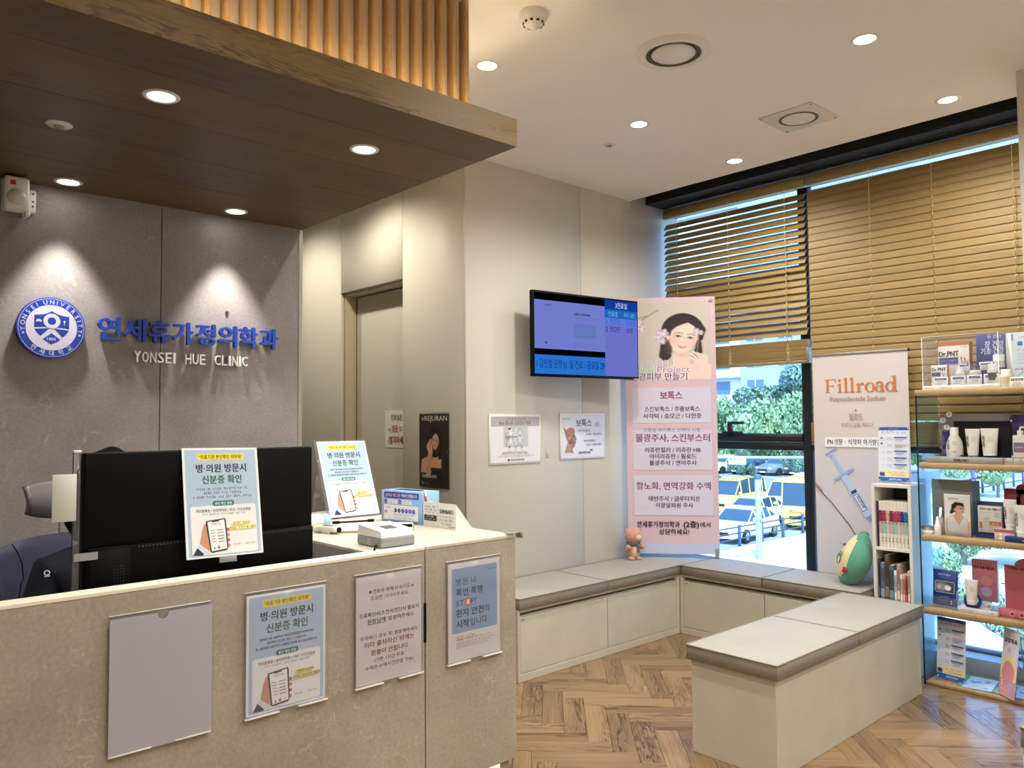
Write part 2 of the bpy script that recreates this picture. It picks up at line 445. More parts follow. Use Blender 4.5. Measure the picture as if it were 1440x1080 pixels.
M['blind'] = wood('tan_wooden_blind_slat', C(168, 142, 90), C(128, 102, 56), 'y', 1.6, 0.55, 0.15, True, 0.55)
M['cord'] = plain('pale_blind_cord', C(214, 196, 150), 0.8)
M['glass'] = clear('window_glass', C(214, 234, 248), 0.03)
M['acrylic'] = clear('clear_acrylic', C(250, 250, 252), 0.035, 0.05, haze=0.04)
M['acrylich'] = clear('cloudy_acrylic_pocket', C(235, 232, 236), 0.04, 0.2, haze=0.62, hazecol=C(206, 204, 214))
M['greenglass'] = clear('shelf_side_glass', C(218, 236, 244), 0.04, 0.02, haze=0.02)
M['glassedge'] = plain('dark_green_glass_edge', C(20, 46, 44), 0.2)
M['lamp'] = emit('lamp_glow', (1.0, 0.93, 0.84, 1), 14.0)
M['led'] = emit('warm_led_strip', (1.0, 0.80, 0.50, 1), 24.0)
M['plinthglow'] = emit('lit_plinth_panel', (1.0, 0.84, 0.64, 1), 1.1)
M['led2'] = emit('cream_led_strip', (1.0, 0.86, 0.62, 1), 9.0)
M['ring'] = plain('vent_dark_ring', C(96, 90, 84), 0.6)
M['navy'] = plain('navy_cotton', C(10, 14, 34), 0.85, noise=0.15, nscale=10)
M['skin'] = plain('skin', C(214, 172, 146), 0.55)
M['hair'] = plain('black_hair', C(12, 9, 9), 0.7, spec=0.15, noise=0.3, nscale=60)
M['mesh'] = plain('blue_grey_mesh_fabric', C(70, 70, 92), 0.8, bump=0.3, bscale=900)
M['chair'] = plain('grey_chair_plastic', C(104, 100, 104), 0.4)
M['blue'] = plain('blue_sign_paint', C(22, 66, 176), 0.35)
M['lblue'] = plain('light_blue_card', C(142, 184, 232), 0.5)
M['red'] = plain('red_pen', C(150, 24, 34), 0.3)
M['paper'] = plain('paper_white', C(230, 230, 226), 0.8)
M['pig'] = plain('salmon_plush', C(204, 150, 130), 0.95, noise=0.1, nscale=60, bump=0.5, bscale=400, sheen=0.3)
M['pigl'] = plain('cream_plush', C(226, 190, 160), 0.95, bump=0.4, bscale=400)
M['scarf'] = plain('grey_scarf_felt', C(92, 108, 120), 0.95, bump=0.4, bscale=300)
M['green'] = plain('green_plush', C(82, 150, 124), 0.95, noise=0.12, nscale=10, bump=0.4, bscale=350, sheen=0.3)
M['cream'] = plain('cream_plush_front', C(222, 206, 158), 0.95, noise=0.06, nscale=12, bump=0.3, bscale=350)
# ------------------------------------------------------------------ the room
XW, YT, ZC = 5.12, 3.725, 3.09         # window plane, screen wall, ceiling
XA = 3.011                             # corridor wall plane
YS = 3.94                              # stone wall plane
def setting(name, label, cat, kind='structure'):
    o = thing(name, label, cat); o['kind'] = kind; return o

# floor: a slab under single planks laid in herringbone
fl = setting('floor', 'brown oak herringbone plank floor in front of the benches', 'floor')
MB().box(-1.3, 5.2, -1.7, 6.6, -0.06, -0.0105).build('subfloor', plain('plank_joint_dark', C(60, 38, 20), 0.8), fl)
PL, PW = 0.4632, 0.1055
def plank_mb(gap=0.0011):
    mb = MB(); mb.T = Matrix.Identity(4)
    bm = bmesh.new(); bmesh.ops.create_cube(bm, size=1)
    for v in bm.verts: v.co = Vector((v.co.x*(PL-gap), v.co.y*(PW-gap), v.co.z*0.010-0.005))
    top = [e for e in bm.edges if all(v.co.z > -0.001 for v in e.verts)]
    bmesh.ops.bevel(bm, geom=top, offset=0.0007, segments=1, affect='EDGES')
    mb.bm(bm, 0, False); return mb
plank_me = plank_mb().mesh('plank', M['plank'])
spots = []
a0, b0 = 4.324, -0.0529
r2 = 2**0.5
for i in range(-16, 17):
    for k in range(-60, 61):
        # planks along a: a in [a0-PL, a0] ; step (-w, +w), columns step (L, L)
        ca = a0-PL/2-k*PW+i*PL; cb = b0+PW/2+k*PW+i*PL
        spots.append(((ca+cb)/r2, (ca-cb)/r2, 0))
        ca = a0+PW/2-k*PW+i*PL; cb = b0+PL/2+k*PW+i*PL
        spots.append(((ca+cb)/r2, (ca-cb)/r2, 1))
def infloor(x, y): return -1.1 < x < 4.9 and -1.5 < y < 6.3
spots = [s for s in spots if infloor(s[0], s[1])]
def seen(x, y):     # the open floor between counter, benches and shelves
    return (2.1 < x < 5.0 and 0.35 < y < 3.7)
spots.sort(key=lambda s: (0 if seen(s[0], s[1]) else 1, (s[0]-3.4)**2+(s[1]-2.2)**2))
dirs = (Vector((1, 1, 0)).normalized(), Vector((1, -1, 0)).normalized())
rest = MB()
for n, (x, y, d) in enumerate(spots):
    rz = R(45) if d == 0 else R(-45)
    if n < 270:
        o = bpy.data.objects.new('plank', plank_me); link(o, fl)
        o.location = Vector((x, y, random.uniform(-0.0005, 0)))*S; o.rotation_euler = (0, 0, rz+(PI if random.random() < 0.5 else 0))
    else:
        rest.T = at(x, y, 0, rz); g = 0.0011
        rest.add([(-PL/2+g, -PW/2+g, 0), (PL/2-g, -PW/2+g, 0), (PL/2-g, PW/2-g, 0), (-PL/2+g, PW/2-g, 0),
                  (-PL/2, -PW/2, -0.01), (PL/2, -PW/2, -0.01), (PL/2, PW/2, -0.01), (-PL/2, PW/2, -0.01)],
                 [(0, 1, 2, 3), (0, 4, 5, 1), (1, 5, 6, 2), (2, 6, 7, 3), (3, 7, 4, 0)])
ro = rest.build('planks_beyond', M['plank'], fl); ro['kind'] = 'stuff'

# ceiling, with the dark slot over the window
ce = setting('ceiling', 'plain off-white painted ceiling over the waiting area', 'ceiling')
MB().box(-1.3, 4.6, -1.7, 6.6, ZC, ZC+0.3).build('ceiling_board', M['ceil'], ce)
MB().box(4.6, 5.3, -1.7, YT+0.02, ZC+0.27, ZC+0.32).build('slot_lid', M['track'], ce)
tr = setting('trim_1', 'black recessed blind box running along the top of the window', 'blind box')
MB().box(4.787, 5.2, -1.2, YT, ZC+0.003, ZC+0.27).build('box_face', M['track'], tr)
for k in range(5):
    MB().cyl((4.89, 3.45-k*0.45, ZC-0.002), 0.017, 0.006, 16).build('screw_cap', M['dgrey'], tr)

# screen wall (panels) and the corridor wall
def panelwall(name, label, spans, y, z0, z1, mat, th=0.06, axis='x', gap=0.004):
    w = setting(name, label, 'wall')
    lo = min(s[0] for s in spans); hi = max(s[1] for s in spans)
    if axis == 'x': MB().box(lo+0.032, hi, y+0.012, y+th, z0, z1).build('wall_core', M['seam'], w)
    else: MB().box(y+0.012, y+th, lo, hi, z0, z1).build('wall_core', M['seam'], w)
    for s in spans:
        a, b = s[0], s[1]; za, zb = (s[2], s[3]) if len(s) > 2 else (z0, z1)
        if axis == 'x': MB().rbox(a+gap/2, b-gap/2, y, y+0.02, za, zb, 0.0015, 1).build('panel', mat, w)
        else: MB().rbox(y, y+0.02, a+gap/2, b-gap/2, za, zb, 0.0015, 1).build('panel', mat, w)
    return w
panelwall('wall_back', 'pale grey-cream panelled wall carrying the hanging screen', [(XA-0.001, 4.046), (4.046, 5.2)], YT, -0.02, 3.4, M['panel'])
wc = setting('wall_corridor', 'cream panelled corridor wall with the recessed treatment room door', 'wall')
for a, b, z0, z1 in ((YT+0.0, 4.398, 0, ZC), (4.398, 5.206, 2.414, ZC), (5.206, 6.6, 0, ZC)):
    MB().rbox(XA, XA+0.03, a+0.002+(0.02 if a < 3.8 else 0), b-0.002, z0, z1, 0.0015, 1).build('panel', M['panel'], wc)
MB().box(XA+0.031, XA+0.2, YT+0.065, 4.398, 0, ZC).build('wall_core', M['seam'], wc)
MB().box(XA+0.031, XA+0.2, 5.206, 6.6, 0, ZC).build('wall_core', M['seam'], wc)
MB().box(XA+0.031, XA+0.2, 4.398, 5.206, 2.414, ZC).build('wall_core', M['seam'], wc)
dr = setting('door_1', 'cream recessed treatment room door behind the counter', 'door')
MB().box(XA+0.12, XA+0.16, 4.40, 5.17, 0.0, 2.385).build('door_leaf', M['panel'], dr)
MB().box(XA+0.03, XA+0.19, 5.185, 5.2055, 0.0, 2.413).build('door_jamb', plain('olive_cream_jamb', C(196, 186, 160), 0.5), dr)
MB().box(XA+0.03, XA+0.19, 4.3985, 5.185, 2.395, 2.413).build('door_head', M['panel'], dr)
MB().box(XA+0.118, XA+0.165, 5.172, 5.182, 0.0, 2.39).build('door_gap', M['seam'], dr)
MB().box(XA+0.17, XA+0.19, 4.36, 5.23, 0, 2.45).build('door_backing', M['seam'], dr)

# stone feature wall behind the reception
sw = setting('wall_stone', 'taupe stone-look wall behind the reception carrying the blue sign', 'wall')
MB().box(-1.3, 1.2965, YS, YS+0.03, 0, 2.505).build('panel', M['stonewall'], sw)
MB().box(1.3005, 2.018, YS, YS+0.03, 0, 2.505).build('panel', M['stonewall'], sw)
MB().box(-1.3, 2.018, YS+0.031, YS+0.10, 0, 2.505).build('wall_core', M['seam'], sw)
MB().box(-1.3, 2.018, YS+0.05, YS+0.10, 2.505, ZC).build('upper_board', M['panel'], sw)
MB().box(2.0182, 2.040, YS-0.004, YS+0.104, 0, 2.503).build('metal_trim', M['steel'], sw)
MB().cyl((1.622, YS-0.006, 2.015), 0.008, 0.008, 12, axis='y').build('wall_plug', M['dgrey'], sw)
# other sides, only seen from elsewhere
for nm, lab, b in (('wall_left', 'plain cream side wall left of the reception', (-1.36, -1.3, -1.7, 6.6, 0, 3.2)),
                   ('wall_front', 'plain cream wall behind the viewer', (-1.3, 5.2, -1.76, -1.7, 0, 3.2)),
                   ('wall_end', 'cream wall at the far end of the corridor', (-1.3, 3.2, 6.6, 6.66, 0, 3.2)),
                   ('wall_right', 'cream wall to the right of the product shelves', (5.2, 5.3, -1.7, 0.5, 0, 3.4))):
    w = struct(MB().box(*b), nm, M['panel']); tag(w, lab, 'wall')
pc = struct(MB().box(4.256, 5.1, 0.45, 1.104, 0, ZC), 'wall_column', M['panel']); tag(pc, 'cream pilaster at the right end of the window', 'column')
# the shelf bay goes on in front of the pilaster foot: nothing of it is seen

# oak soffit hanging over the reception
so = thing('oak_soffit', 'oak boarded canopy with shade coloured into its underside, hanging over the reception counter', 'canopy', (0.35, 3.0, 2.505))
def b_(*a): return MB().box(a[0]-0.35, a[1]-0.35, a[2]-3.0, a[3]-3.0, a[4]-2.505, a[5]-2.505)
sx0, sx1, sy0, sy1 = -1.3, 2.038, 2.2, 3.94
for y0, y1 in ((2.2005, 2.438), (2.438, 2.80), (2.80, 3.16), (3.16, 3.52), (3.52, 3.94)):
    b_(sx0, sx1-0.002, y0+0.0012, y1-0.0012, 2.505, 2.52).build('soffit_board', M['oak'], so)
b_(sx0, sx1-0.02, 2.23, 3.94, 2.52, 2.535).build('soffit_core', M['seam'], so)
b_(sx0, sx1, 2.2, 2.2205, 2.5055, 2.613).build('fascia_board', M['oakf'], so)
b_(sx1-0.02, sx1, 2.2205, 3.94, 2.5055, 2.613).build('fascia_board', M['oakf'], so)
b_(sx0, 1.99, 2.236, 2.252, 2.536, 2.552).build('led_strip', M['led'], so)
b_(1.975, 1.99, 2.27, 3.9, 2.536, 2.552).build('led_strip', M['led'], so)

bk = thing('slatted_bulkhead', 'vertical oak slats on a glowing pale backing above the canopy', 'slat wall', (0.35, 2.36, 2.62))
def c_(*a): return MB().box(a[0]-0.35, a[1]-0.35, a[2]-2.36, a[3]-2.36, a[4]-2.62, a[5]-2.62)
c_(-1.295, 1.905, 2.362, 3.93, 2.54, ZC-0.002).build('backing_box', M['backing'], bk)
sl_me = MB().rbox(-0.0095, 0.0095, -0.039, 0.0, 0, 0.545, 0.002, 1).mesh('slat', M['slat'])
for k in range(52):
    x = 1.8925-k*0.0588
    if x < -1.2: break
    o = bpy.data.objects.new('slat', sl_me); link(o, bk); o.location = Vector((x-0.35, 0.001, 2.542-2.62))*S

# ------------------------------------------------------------------ lamps
def spot(x, y, z, W, ang, blend=0.5, col=LAMP_COL, rad=0.04, parent=None, aim=None):
    l = bpy.data.lights.new('lamp_light', 'SPOT'); l.energy = W; l.spot_size = R(ang); l.spot_blend = blend
    l.color = col; l.shadow_soft_size = rad*S
    o = bpy.data.objects.new('lamp_light', l); link(o, parent); o.location = Vector((x, y, z))*S
    if aim: o.rotation_euler = Vector(aim).to_track_quat('-Z', 'Y').to_euler()
    return o
def downlight(x, y, z, label, W, ang, group, small=False, col=LAMP_COL):
    t = thing('ceiling_downlight', label, 'ceiling light', (x, y, z), 0, group)
    r = 0.044 if small else 0.046
    mb = MB(); mb.lathe([(r*0.93, 0.0), (r*0.98, -0.004), (r*1.2, -0.005), (r*1.3, -0.001), (r*1.3, 0.001)], n=32, cap=False)
    mb.build('trim_ring', M['white'] if not small else M['oak'] if False else M['white'], t)
    MB().lathe([(r*0.95, -0.0005), (r*0.94, -0.002), (0.0001, -0.0035)], n=32, cap=False).build('lens', M['lamp'], t)
    spot(0, 0, -0.012, W, ang, 0.8 if ang > 100 else 0.5, rad=0.035, parent=t, col=col)
    return t
g1 = 'round downlights in the white ceiling'
for x, y, lab in ((2.329, 2.712, 'round white downlight in the ceiling just right of the slatted bulkhead'),
                  (3.43, 2.708, 'round white downlight in the ceiling middle, before the panelled wall'),
                  (4.385, 2.70, 'round white downlight nearest the corner of window and screen wall'),
                  (3.393, 1.441, 'round white downlight at the top right between the two round vents'),
                  (4.371, 1.442, 'round white downlight near the window, rightmost in the photo')):
    downlight(x, y, ZC, lab, DOWN_W, 158, g1)
for x, y, lab in ((2.33, 1.44, 'round ceiling downlight out of view above the viewer'), (2.33, 0.1, 'ceiling downlight behind the viewer, left'),
                  (3.40, 0.1, 'ceiling downlight behind the viewer, right'), (4.37, 0.1, 'ceiling downlight behind the viewer, by the right wall'), (2.33, -1.15, 'added unseen bounce downlight near the rear wall, left'), (3.40, -1.15, 'added unseen bounce downlight near the rear wall, middle'), (4.37, -1.15, 'added unseen bounce downlight near the rear wall, right'), (1.0, -0.6, 'added unseen bounce downlight behind the viewer, far left'), (-0.4, 0.4, 'added unseen bounce downlight by the left wall'), (1.0, 0.9, 'added unseen bounce downlight in front of the counter')):  # rear-wall, far-left and counter-front lamps are added for bounce onto the ceiling
    downlight(x, y, ZC, lab, DOWN_W, 158, g1)
g2 = 'small flush downlights in the oak canopy'
for x, y, lab in ((0.851, 2.603, 'flush lamp in the oak canopy nearest the viewer, left'), (1.608, 2.606, 'flush lamp in the oak canopy nearest the viewer, right')):
    downlight(x, y, 2.505, lab, SOFFIT_W, 120, g2, True)
for x, y, lab in ((0.859, 3.800, 'flush lamp in the oak canopy above the round emblem'), (1.605, 3.798, 'flush lamp in the oak canopy above the blue lettering')):
    t = downlight(x, y, 2.505, lab, WASH_W, 62, g2, True)
downlight(0.0, 3.80, 2.505, 'flush lamp in the oak canopy out of view to the left', WASH_W, 62, g2, True)
downlight(2.52, 4.55, ZC, 'ceiling downlight in the corridor before the recessed door', CORR_W, 160, g1, col=(1, .92, .74))
downlight(2.52, 5.6, ZC, 'ceiling downlight at the end of the corridor', CORR_W*0.7, 160, g1, col=(1, .92, .74))

# vents, detectors
t = thing('round_air_vent', 'round white ceiling air vent with a raised ring', 'air vent', (2.866, 2.062, ZC))
MB().lathe([(0.122, -0.012), (0.128, -0.018), (0.150, -0.016), (0.166, -0.003), (0.168, 0.0)], n=48, cap=False).build('outer_ring', M['white'], t)
MB().lathe([(0.124, -0.014), (0.118, -0.002), (0.09, 0.0)], n=48, cap=False).build('throat', M['ring'], t)
MB().lathe([(0.0001, -0.024), (0.05, -0.023), (0.088, -0.017), (0.098, -0.010), (0.094, -0.006)], n=48, cap=False).build('centre_disc', M['white'], t)
t = thing('square_plate_vent', 'round ceiling vent set in a clear square plate', 'air vent', (4.015, 2.075, ZC))
MB().rbox(-0.155, 0.155, -0.155, 0.155, -0.006, -0.001, 0.002, 1).build('plate', M['whitem'], t)
MB().lathe([(0.104, -0.0075), (0.098, -0.0095), (0.080, -0.007)], n=40, cap=False).build('throat', M['ring'], t)
MB().lathe([(0.0001, -0.016), (0.05, -0.015), (0.082, -0.011), (0.088, -0.007)], n=40, cap=False).build('centre_disc', M['white'], t)
for a in (-1, 1):
    for b in (-1, 1): MB().cyl((a*0.14, b*0.14, -0.0085), 0.005, 0.003, 10).build('screw', M['grey'], t)
t = thing('smoke_detector', 'white domed smoke detector on the ceiling near the slats', 'smoke detector', (2.162, 2.231, ZC))
MB().lathe([(0.056, 0.0), (0.058, -0.022), (0.046, -0.034), (0.040, -0.046)], n=36).build('base', M['white'], t)
MB().lathe([(0.040, -0.044), (0.036, -0.052), (0.016, -0.056), (0.014, -0.066), (0.0001, -0.067)], n=30, cap=False).build('sensor_cap', M['white'], t)
for k in range(10):
    a = k*PI/5; mb = MB(); mb.T = at(0.0405*math.cos(a), 0.0405*math.sin(a), -0.046, a); mb.box(-0.002, 0.003, -0.006, 0.006, -0.004, 0.004); mb.build('slot', M['dgrey'], t)
t = thing('sprinkler_plate', 'small round sprinkler rosette on the white ceiling', 'sprinkler', (3.562, 3.035, ZC))
MB().lathe([(0.034, 0.0), (0.034, -0.003), (0.015, -0.005)], n=28, cap=False).build('rosette', M['white'], t)
MB().lathe([(0.016, -0.004), (0.014, -0.010), (0.0001, -0.011)], n=20, cap=False).build('sprinkler_head', M['grey'], t)
t = thing('canopy_sprinkler', 'round white sprinkler rosette set in the oak canopy', 'sprinkler', (0.665, 3.087, 2.505))
MB().lathe([(0.043, 0.0), (0.042, -0.004), (0.018, -0.006)], n=28, cap=False).build('rosette', M['white'], t)
MB().lathe([(0.018, -0.005), (0.015, -0.014), (0.0001, -0.016)], n=20, cap=False).build('sprinkler_head', M['grey'], t)
# motion detector on the stone wall
t = thing('motion_detector', 'white wall-mounted motion detector with a red mark high on the stone wall', 'motion detector', (0.70, YS, 2.42))
MB().rbox(0.0, 0.062, -0.028, 0, -0.05, 0.055, 0.010, 2).build('bracket', M['white'], t)
MB().rbox(-0.075, 0.018, -0.13, -0.045, -0.065, 0.075, 0.014, 3).build('housing', M['white'], t)
MB().ball((-0.03, -0.125, -0.014), (0.038, 0.022, 0.036), 0, 20, 12).build('lens', plain('milky_lens', C(206, 204, 196), 0.3), t)
mb = MB(); mb.T = at(-0.055, -0.131, 0.035); mb.rect(0, 0, 0.02, 0.02, C(190, 40, 44)); mb.build('red_mark', INK, t)
MB().rbox(0.008, 0.026, -0.10, -0.02, -0.082, -0.01, 0.006, 2).build('arm', M['white'], t)
MB().tube([(0.03, -0.03, 0.03), (0.0, -0.06, 0.03)], 0.008).build('swivel', M['white'], t)
for z in (-0.02, 0.0, 0.034): MB().cyl((0.048, -0.0305, z), 0.004, 0.004, 10, axis='y').build('screw', M['dgrey'], t)

# ------------------------------------------------------------------ window and blinds
wn = setting('window_1', 'dark framed window with street view beside the benches', 'window')
def fb(*a): return MB().rbox(*a, 0.004, 1)
XF = 5.10
for y in (3.76, 2.628, 1.15):
    fb(XF, XF+0.08, y-0.034, y+0.034, 0.09, 3.36).build('mullion', M['frame'], wn)
for (y0, y1) in ((2.662, 3.73), (1.184, 2.594)):
    fb(XF+0.002, XF+0.078, y0, y1, 1.232, 1.285).build('transom', M['frame'], wn)
    fb(XF-0.012, XF+0.06, y0, y1, 1.288, 1.347).build('sash_rail', M['frame'], wn)
    fb(XF+0.002, XF+0.078, y0, y1, 0.092, 0.106).build('bottom_rail', M['grey'], wn)
    fb(XF+0.002, XF+0.078, y0, y1, 3.05, 3.12).build('top_rail', M['frame'], wn)
    MB().box(XF+0.04, XF+0.046, y0, y1, 0.106, 1.232).build('pane', M['glass'], wn)
    MB().box(XF+0.04, XF+0.046, y0, y1, 1.345, 3.05).build('pane', M['glass'], wn)
# handle on the upper sash
MB().rbox(XF-0.022, XF-0.010, 3.115, 3.285, 1.338, 1.362, 0.003, 1).build('handle_plate', M['frame'], wn)
hm = MB(); hm.rbox(XF-0.045, XF-0.02, 3.19, 3.225, 1.355, 1.43, 0.004, 1); hm.rbox(XF-0.05, XF-0.028, 3.09, 3.222, 1.414, 1.434, 0.004, 1); hm.build('window_handle', M['frame'], wn)
kb = struct(MB().box(4.97, 5.2, 0.5, YT-0.0, -0.02, 0.09), 'wall_window', plain('white_window_curb', C(220, 224, 226), 0.5)); tag(kb, 'low white curb under the window behind the shelves', 'wall')
ov = struct(MB().box(5.1, 5.2, 0.5, 1.113, 0.09, 3.4).box(5.1, 5.2, 3.737, 4.1, 0.0, 3.4), 'wall_outer', M['seam']); tag(ov, 'outer wall strips at both ends of the window', 'wall')

def blind(name, label, ya, yb, ztop, zlow, nstack, tilts, pitch, stackbot, X=4.985):
    t = thing(name, label, 'window blind', (X, (ya+yb)/2, ztop)); h = (yb-ya)/2-0.006; zc = ztop
    MB().rbox(-0.012, 0.035, -h-0.004, h+0.004, -0.012, 0.058, 0.003, 1).build('valance', M['blind'], t)
    sl = MB(); w = 0.030
    pts = [(-w, -0.0015), (-w*0.5, 0.0), (0, 0.0012), (w*0.5, 0.0), (w, -0.0015)]
    vs = []; n = len(pts)
    for yy in (-h, h):
        for x, z in pts: vs.append((x, yy, z+0.0013))
        for x, z in pts: vs.append((x, yy, z-0.0013))
    fs = []
    for k in range(n-1):
        fs.append((k, k+1, 2*n+k+1, 2*n+k)); fs.append((n+k, 3*n+k, 3*n+k+1, n+k+1))
    fs += [(0, 2*n, 3*n, n), (n-1, 2*n-1, 4*n-1, 3*n-1), tuple(range(n))+tuple(range(2*n-1, n-1, -1)), tuple(range(2*n, 3*n))+tuple(range(4*n-1, 3*n-1, -1))]
    sl.add(vs, fs); me = sl.mesh('slat', M['blind'])
    z = -0.078; k = 0
    while zc+z > zlow+0.02:
        a = tilts(k)
        o = bpy.data.objects.new('slat', me); link(o, t); o.location = Vector((0.005, 0, z))*S
        o.rotation_euler = (R(random.uniform(-0.08, 0.08)), -R(a), 0)
        z -= pitch; k += 1
    for q in range(nstack):
        o = bpy.data.objects.new('slat', me); link(o, t)
        o.location = Vector((0.005+random.uniform(-0.001, 0.001), 0, stackbot-zc+0.026+q*(zlow-stackbot-0.03)/nstack))*S
    MB().rbox(-0.024, 0.032, -h, h, stackbot-zc, stackbot-zc+0.020, 0.003, 1).build('bottom_rail', M['blind'], t)
    for yy in [-h+0.13, 0.0, h-0.13] if yb-ya < 1.25 else [-h+0.2, -h+0.62, h-0.42]:
        c = MB(); c.tube([(-0.026, yy, 0), (-0.026, yy, stackbot-zc+0.01)], 0.0016, 5); c.tube([(0.034, yy, 0), (0.034, yy, stackbot-zc+0.01)], 0.0014, 4)
        zz = -0.07
        while zz > stackbot-zc: c.rbox(-0.029, -0.024, yy-0.003, yy+0.003, zz-0.012, zz, 0.001, 1); zz -= pitch
        c.build('ladder_cord', M['cord'], t)
        lp = MB()
        for q in range(7):
            z0 = stackbot-zc+0.02+q*0.013
            lp.tube([(-0.026, yy-0.012, z0), (-0.031, yy, z0+0.010), (-0.026, yy+0.012, z0+0.002), (-0.030, yy+0.004, z0-0.008)], 0.0016, 4)
        lp.build('cord_loops', M['cord'], t)
    for yy in (-h-0.003, h+0.003):
        MB().rbox(-0.014, 0.036, yy-0.004, yy+0.004, -0.014, 0.06, 0.002, 1).build('end_clip', M['grey'], t)
    MB().rbox(-0.026, 0.034, -h-0.008, -h-0.001, stackbot-zc, stackbot-zc+0.1, 0.002, 1).build('end_cap', M['grey'], t)
    return t
blind('venetian_blind', 'left tan wooden blind with open slats, pulled halfway down', 2.545, 3.705, 3.022, 1.985, 40,
      lambda k: 51 if k < 11 else (68 if k < 15 else 55), 0.0478, 1.822)
blind('venetian_blind', 'right tan wooden blind with closed slats, behind the product shelves', 1.115, 2.535, 3.022, 1.43, 40,
      lambda k: 80, 0.0478, 1.275)
# ------------------------------------------------------------------ picture painting (flat print only)
def P(c): return np.array(c, float)
class Pic:
    def __init__(s, W, H, asp, bg):           # x 0..asp, y 0..1 upward
        s.W, s.H, s.asp = W, H, asp
        xs = np.linspace(0, asp, W); ys = np.linspace(1, 0, H)
        s.X, s.Y = np.meshgrid(xs, ys); s.a = np.ones((H, W, 3))*P(bg); s.px = 1.0/H
    def put(s, m, col, k=1.0):
        m = np.clip(m*k, 0, 1)[..., None]; s.a = s.a*(1-m)+P(col)*m; return s
    def ell(s, x, y, rx, ry, col, rot=0, soft=1.0, k=1.0):
        c, n = math.cos(R(rot)), math.sin(R(rot)); dx, dy = s.X-x, s.Y-y
        u = (dx*c+dy*n)/rx; v = (-dx*n+dy*c)/ry
        d = (1-np.sqrt(u*u+v*v))*min(rx, ry)
        return s.put(d/(s.px*soft)+0.5, col, k)
    def poly(s, pts, col, soft=1.0, k=1.0):
        d = np.full(s.X.shape, 1e9); ins = np.zeros(s.X.shape, bool); n = len(pts)
        for i in range(n):
            (x0, y0), (x1, y1) = pts[i], pts[(i+1) % n]
            ex, ey = x1-x0, y1-y0; t = np.clip(((s.X-x0)*ex+(s.Y-y0)*ey)/(ex*ex+ey*ey+1e-12), 0, 1)
            d = np.minimum(d, np.hypot(s.X-x0-t*ex, s.Y-y0-t*ey))
            cr = ((y0 > s.Y) != (y1 > s.Y)) & (s.X < (x1-x0)*(s.Y-y0)/((y1-y0) if abs(y1-y0) > 1e-9 else 1e-9)+x0)
            ins ^= cr
        return s.put(np.where(ins, d, -d)/(s.px*soft)+0.5, col, k)
    def line(s, pts, w, col, soft=1.0, k=1.0):
        d = np.full(s.X.shape, 1e9)
        for (x0, y0), (x1, y1) in zip(pts, pts[1:]):
            ex, ey = x1-x0, y1-y0; t = np.clip(((s.X-x0)*ex+(s.Y-y0)*ey)/(ex*ex+ey*ey+1e-12), 0, 1)
            d = np.minimum(d, np.hypot(s.X-x0-t*ex, s.Y-y0-t*ey))
        return s.put((w/2-d)/(s.px*soft)+0.5, col, k)
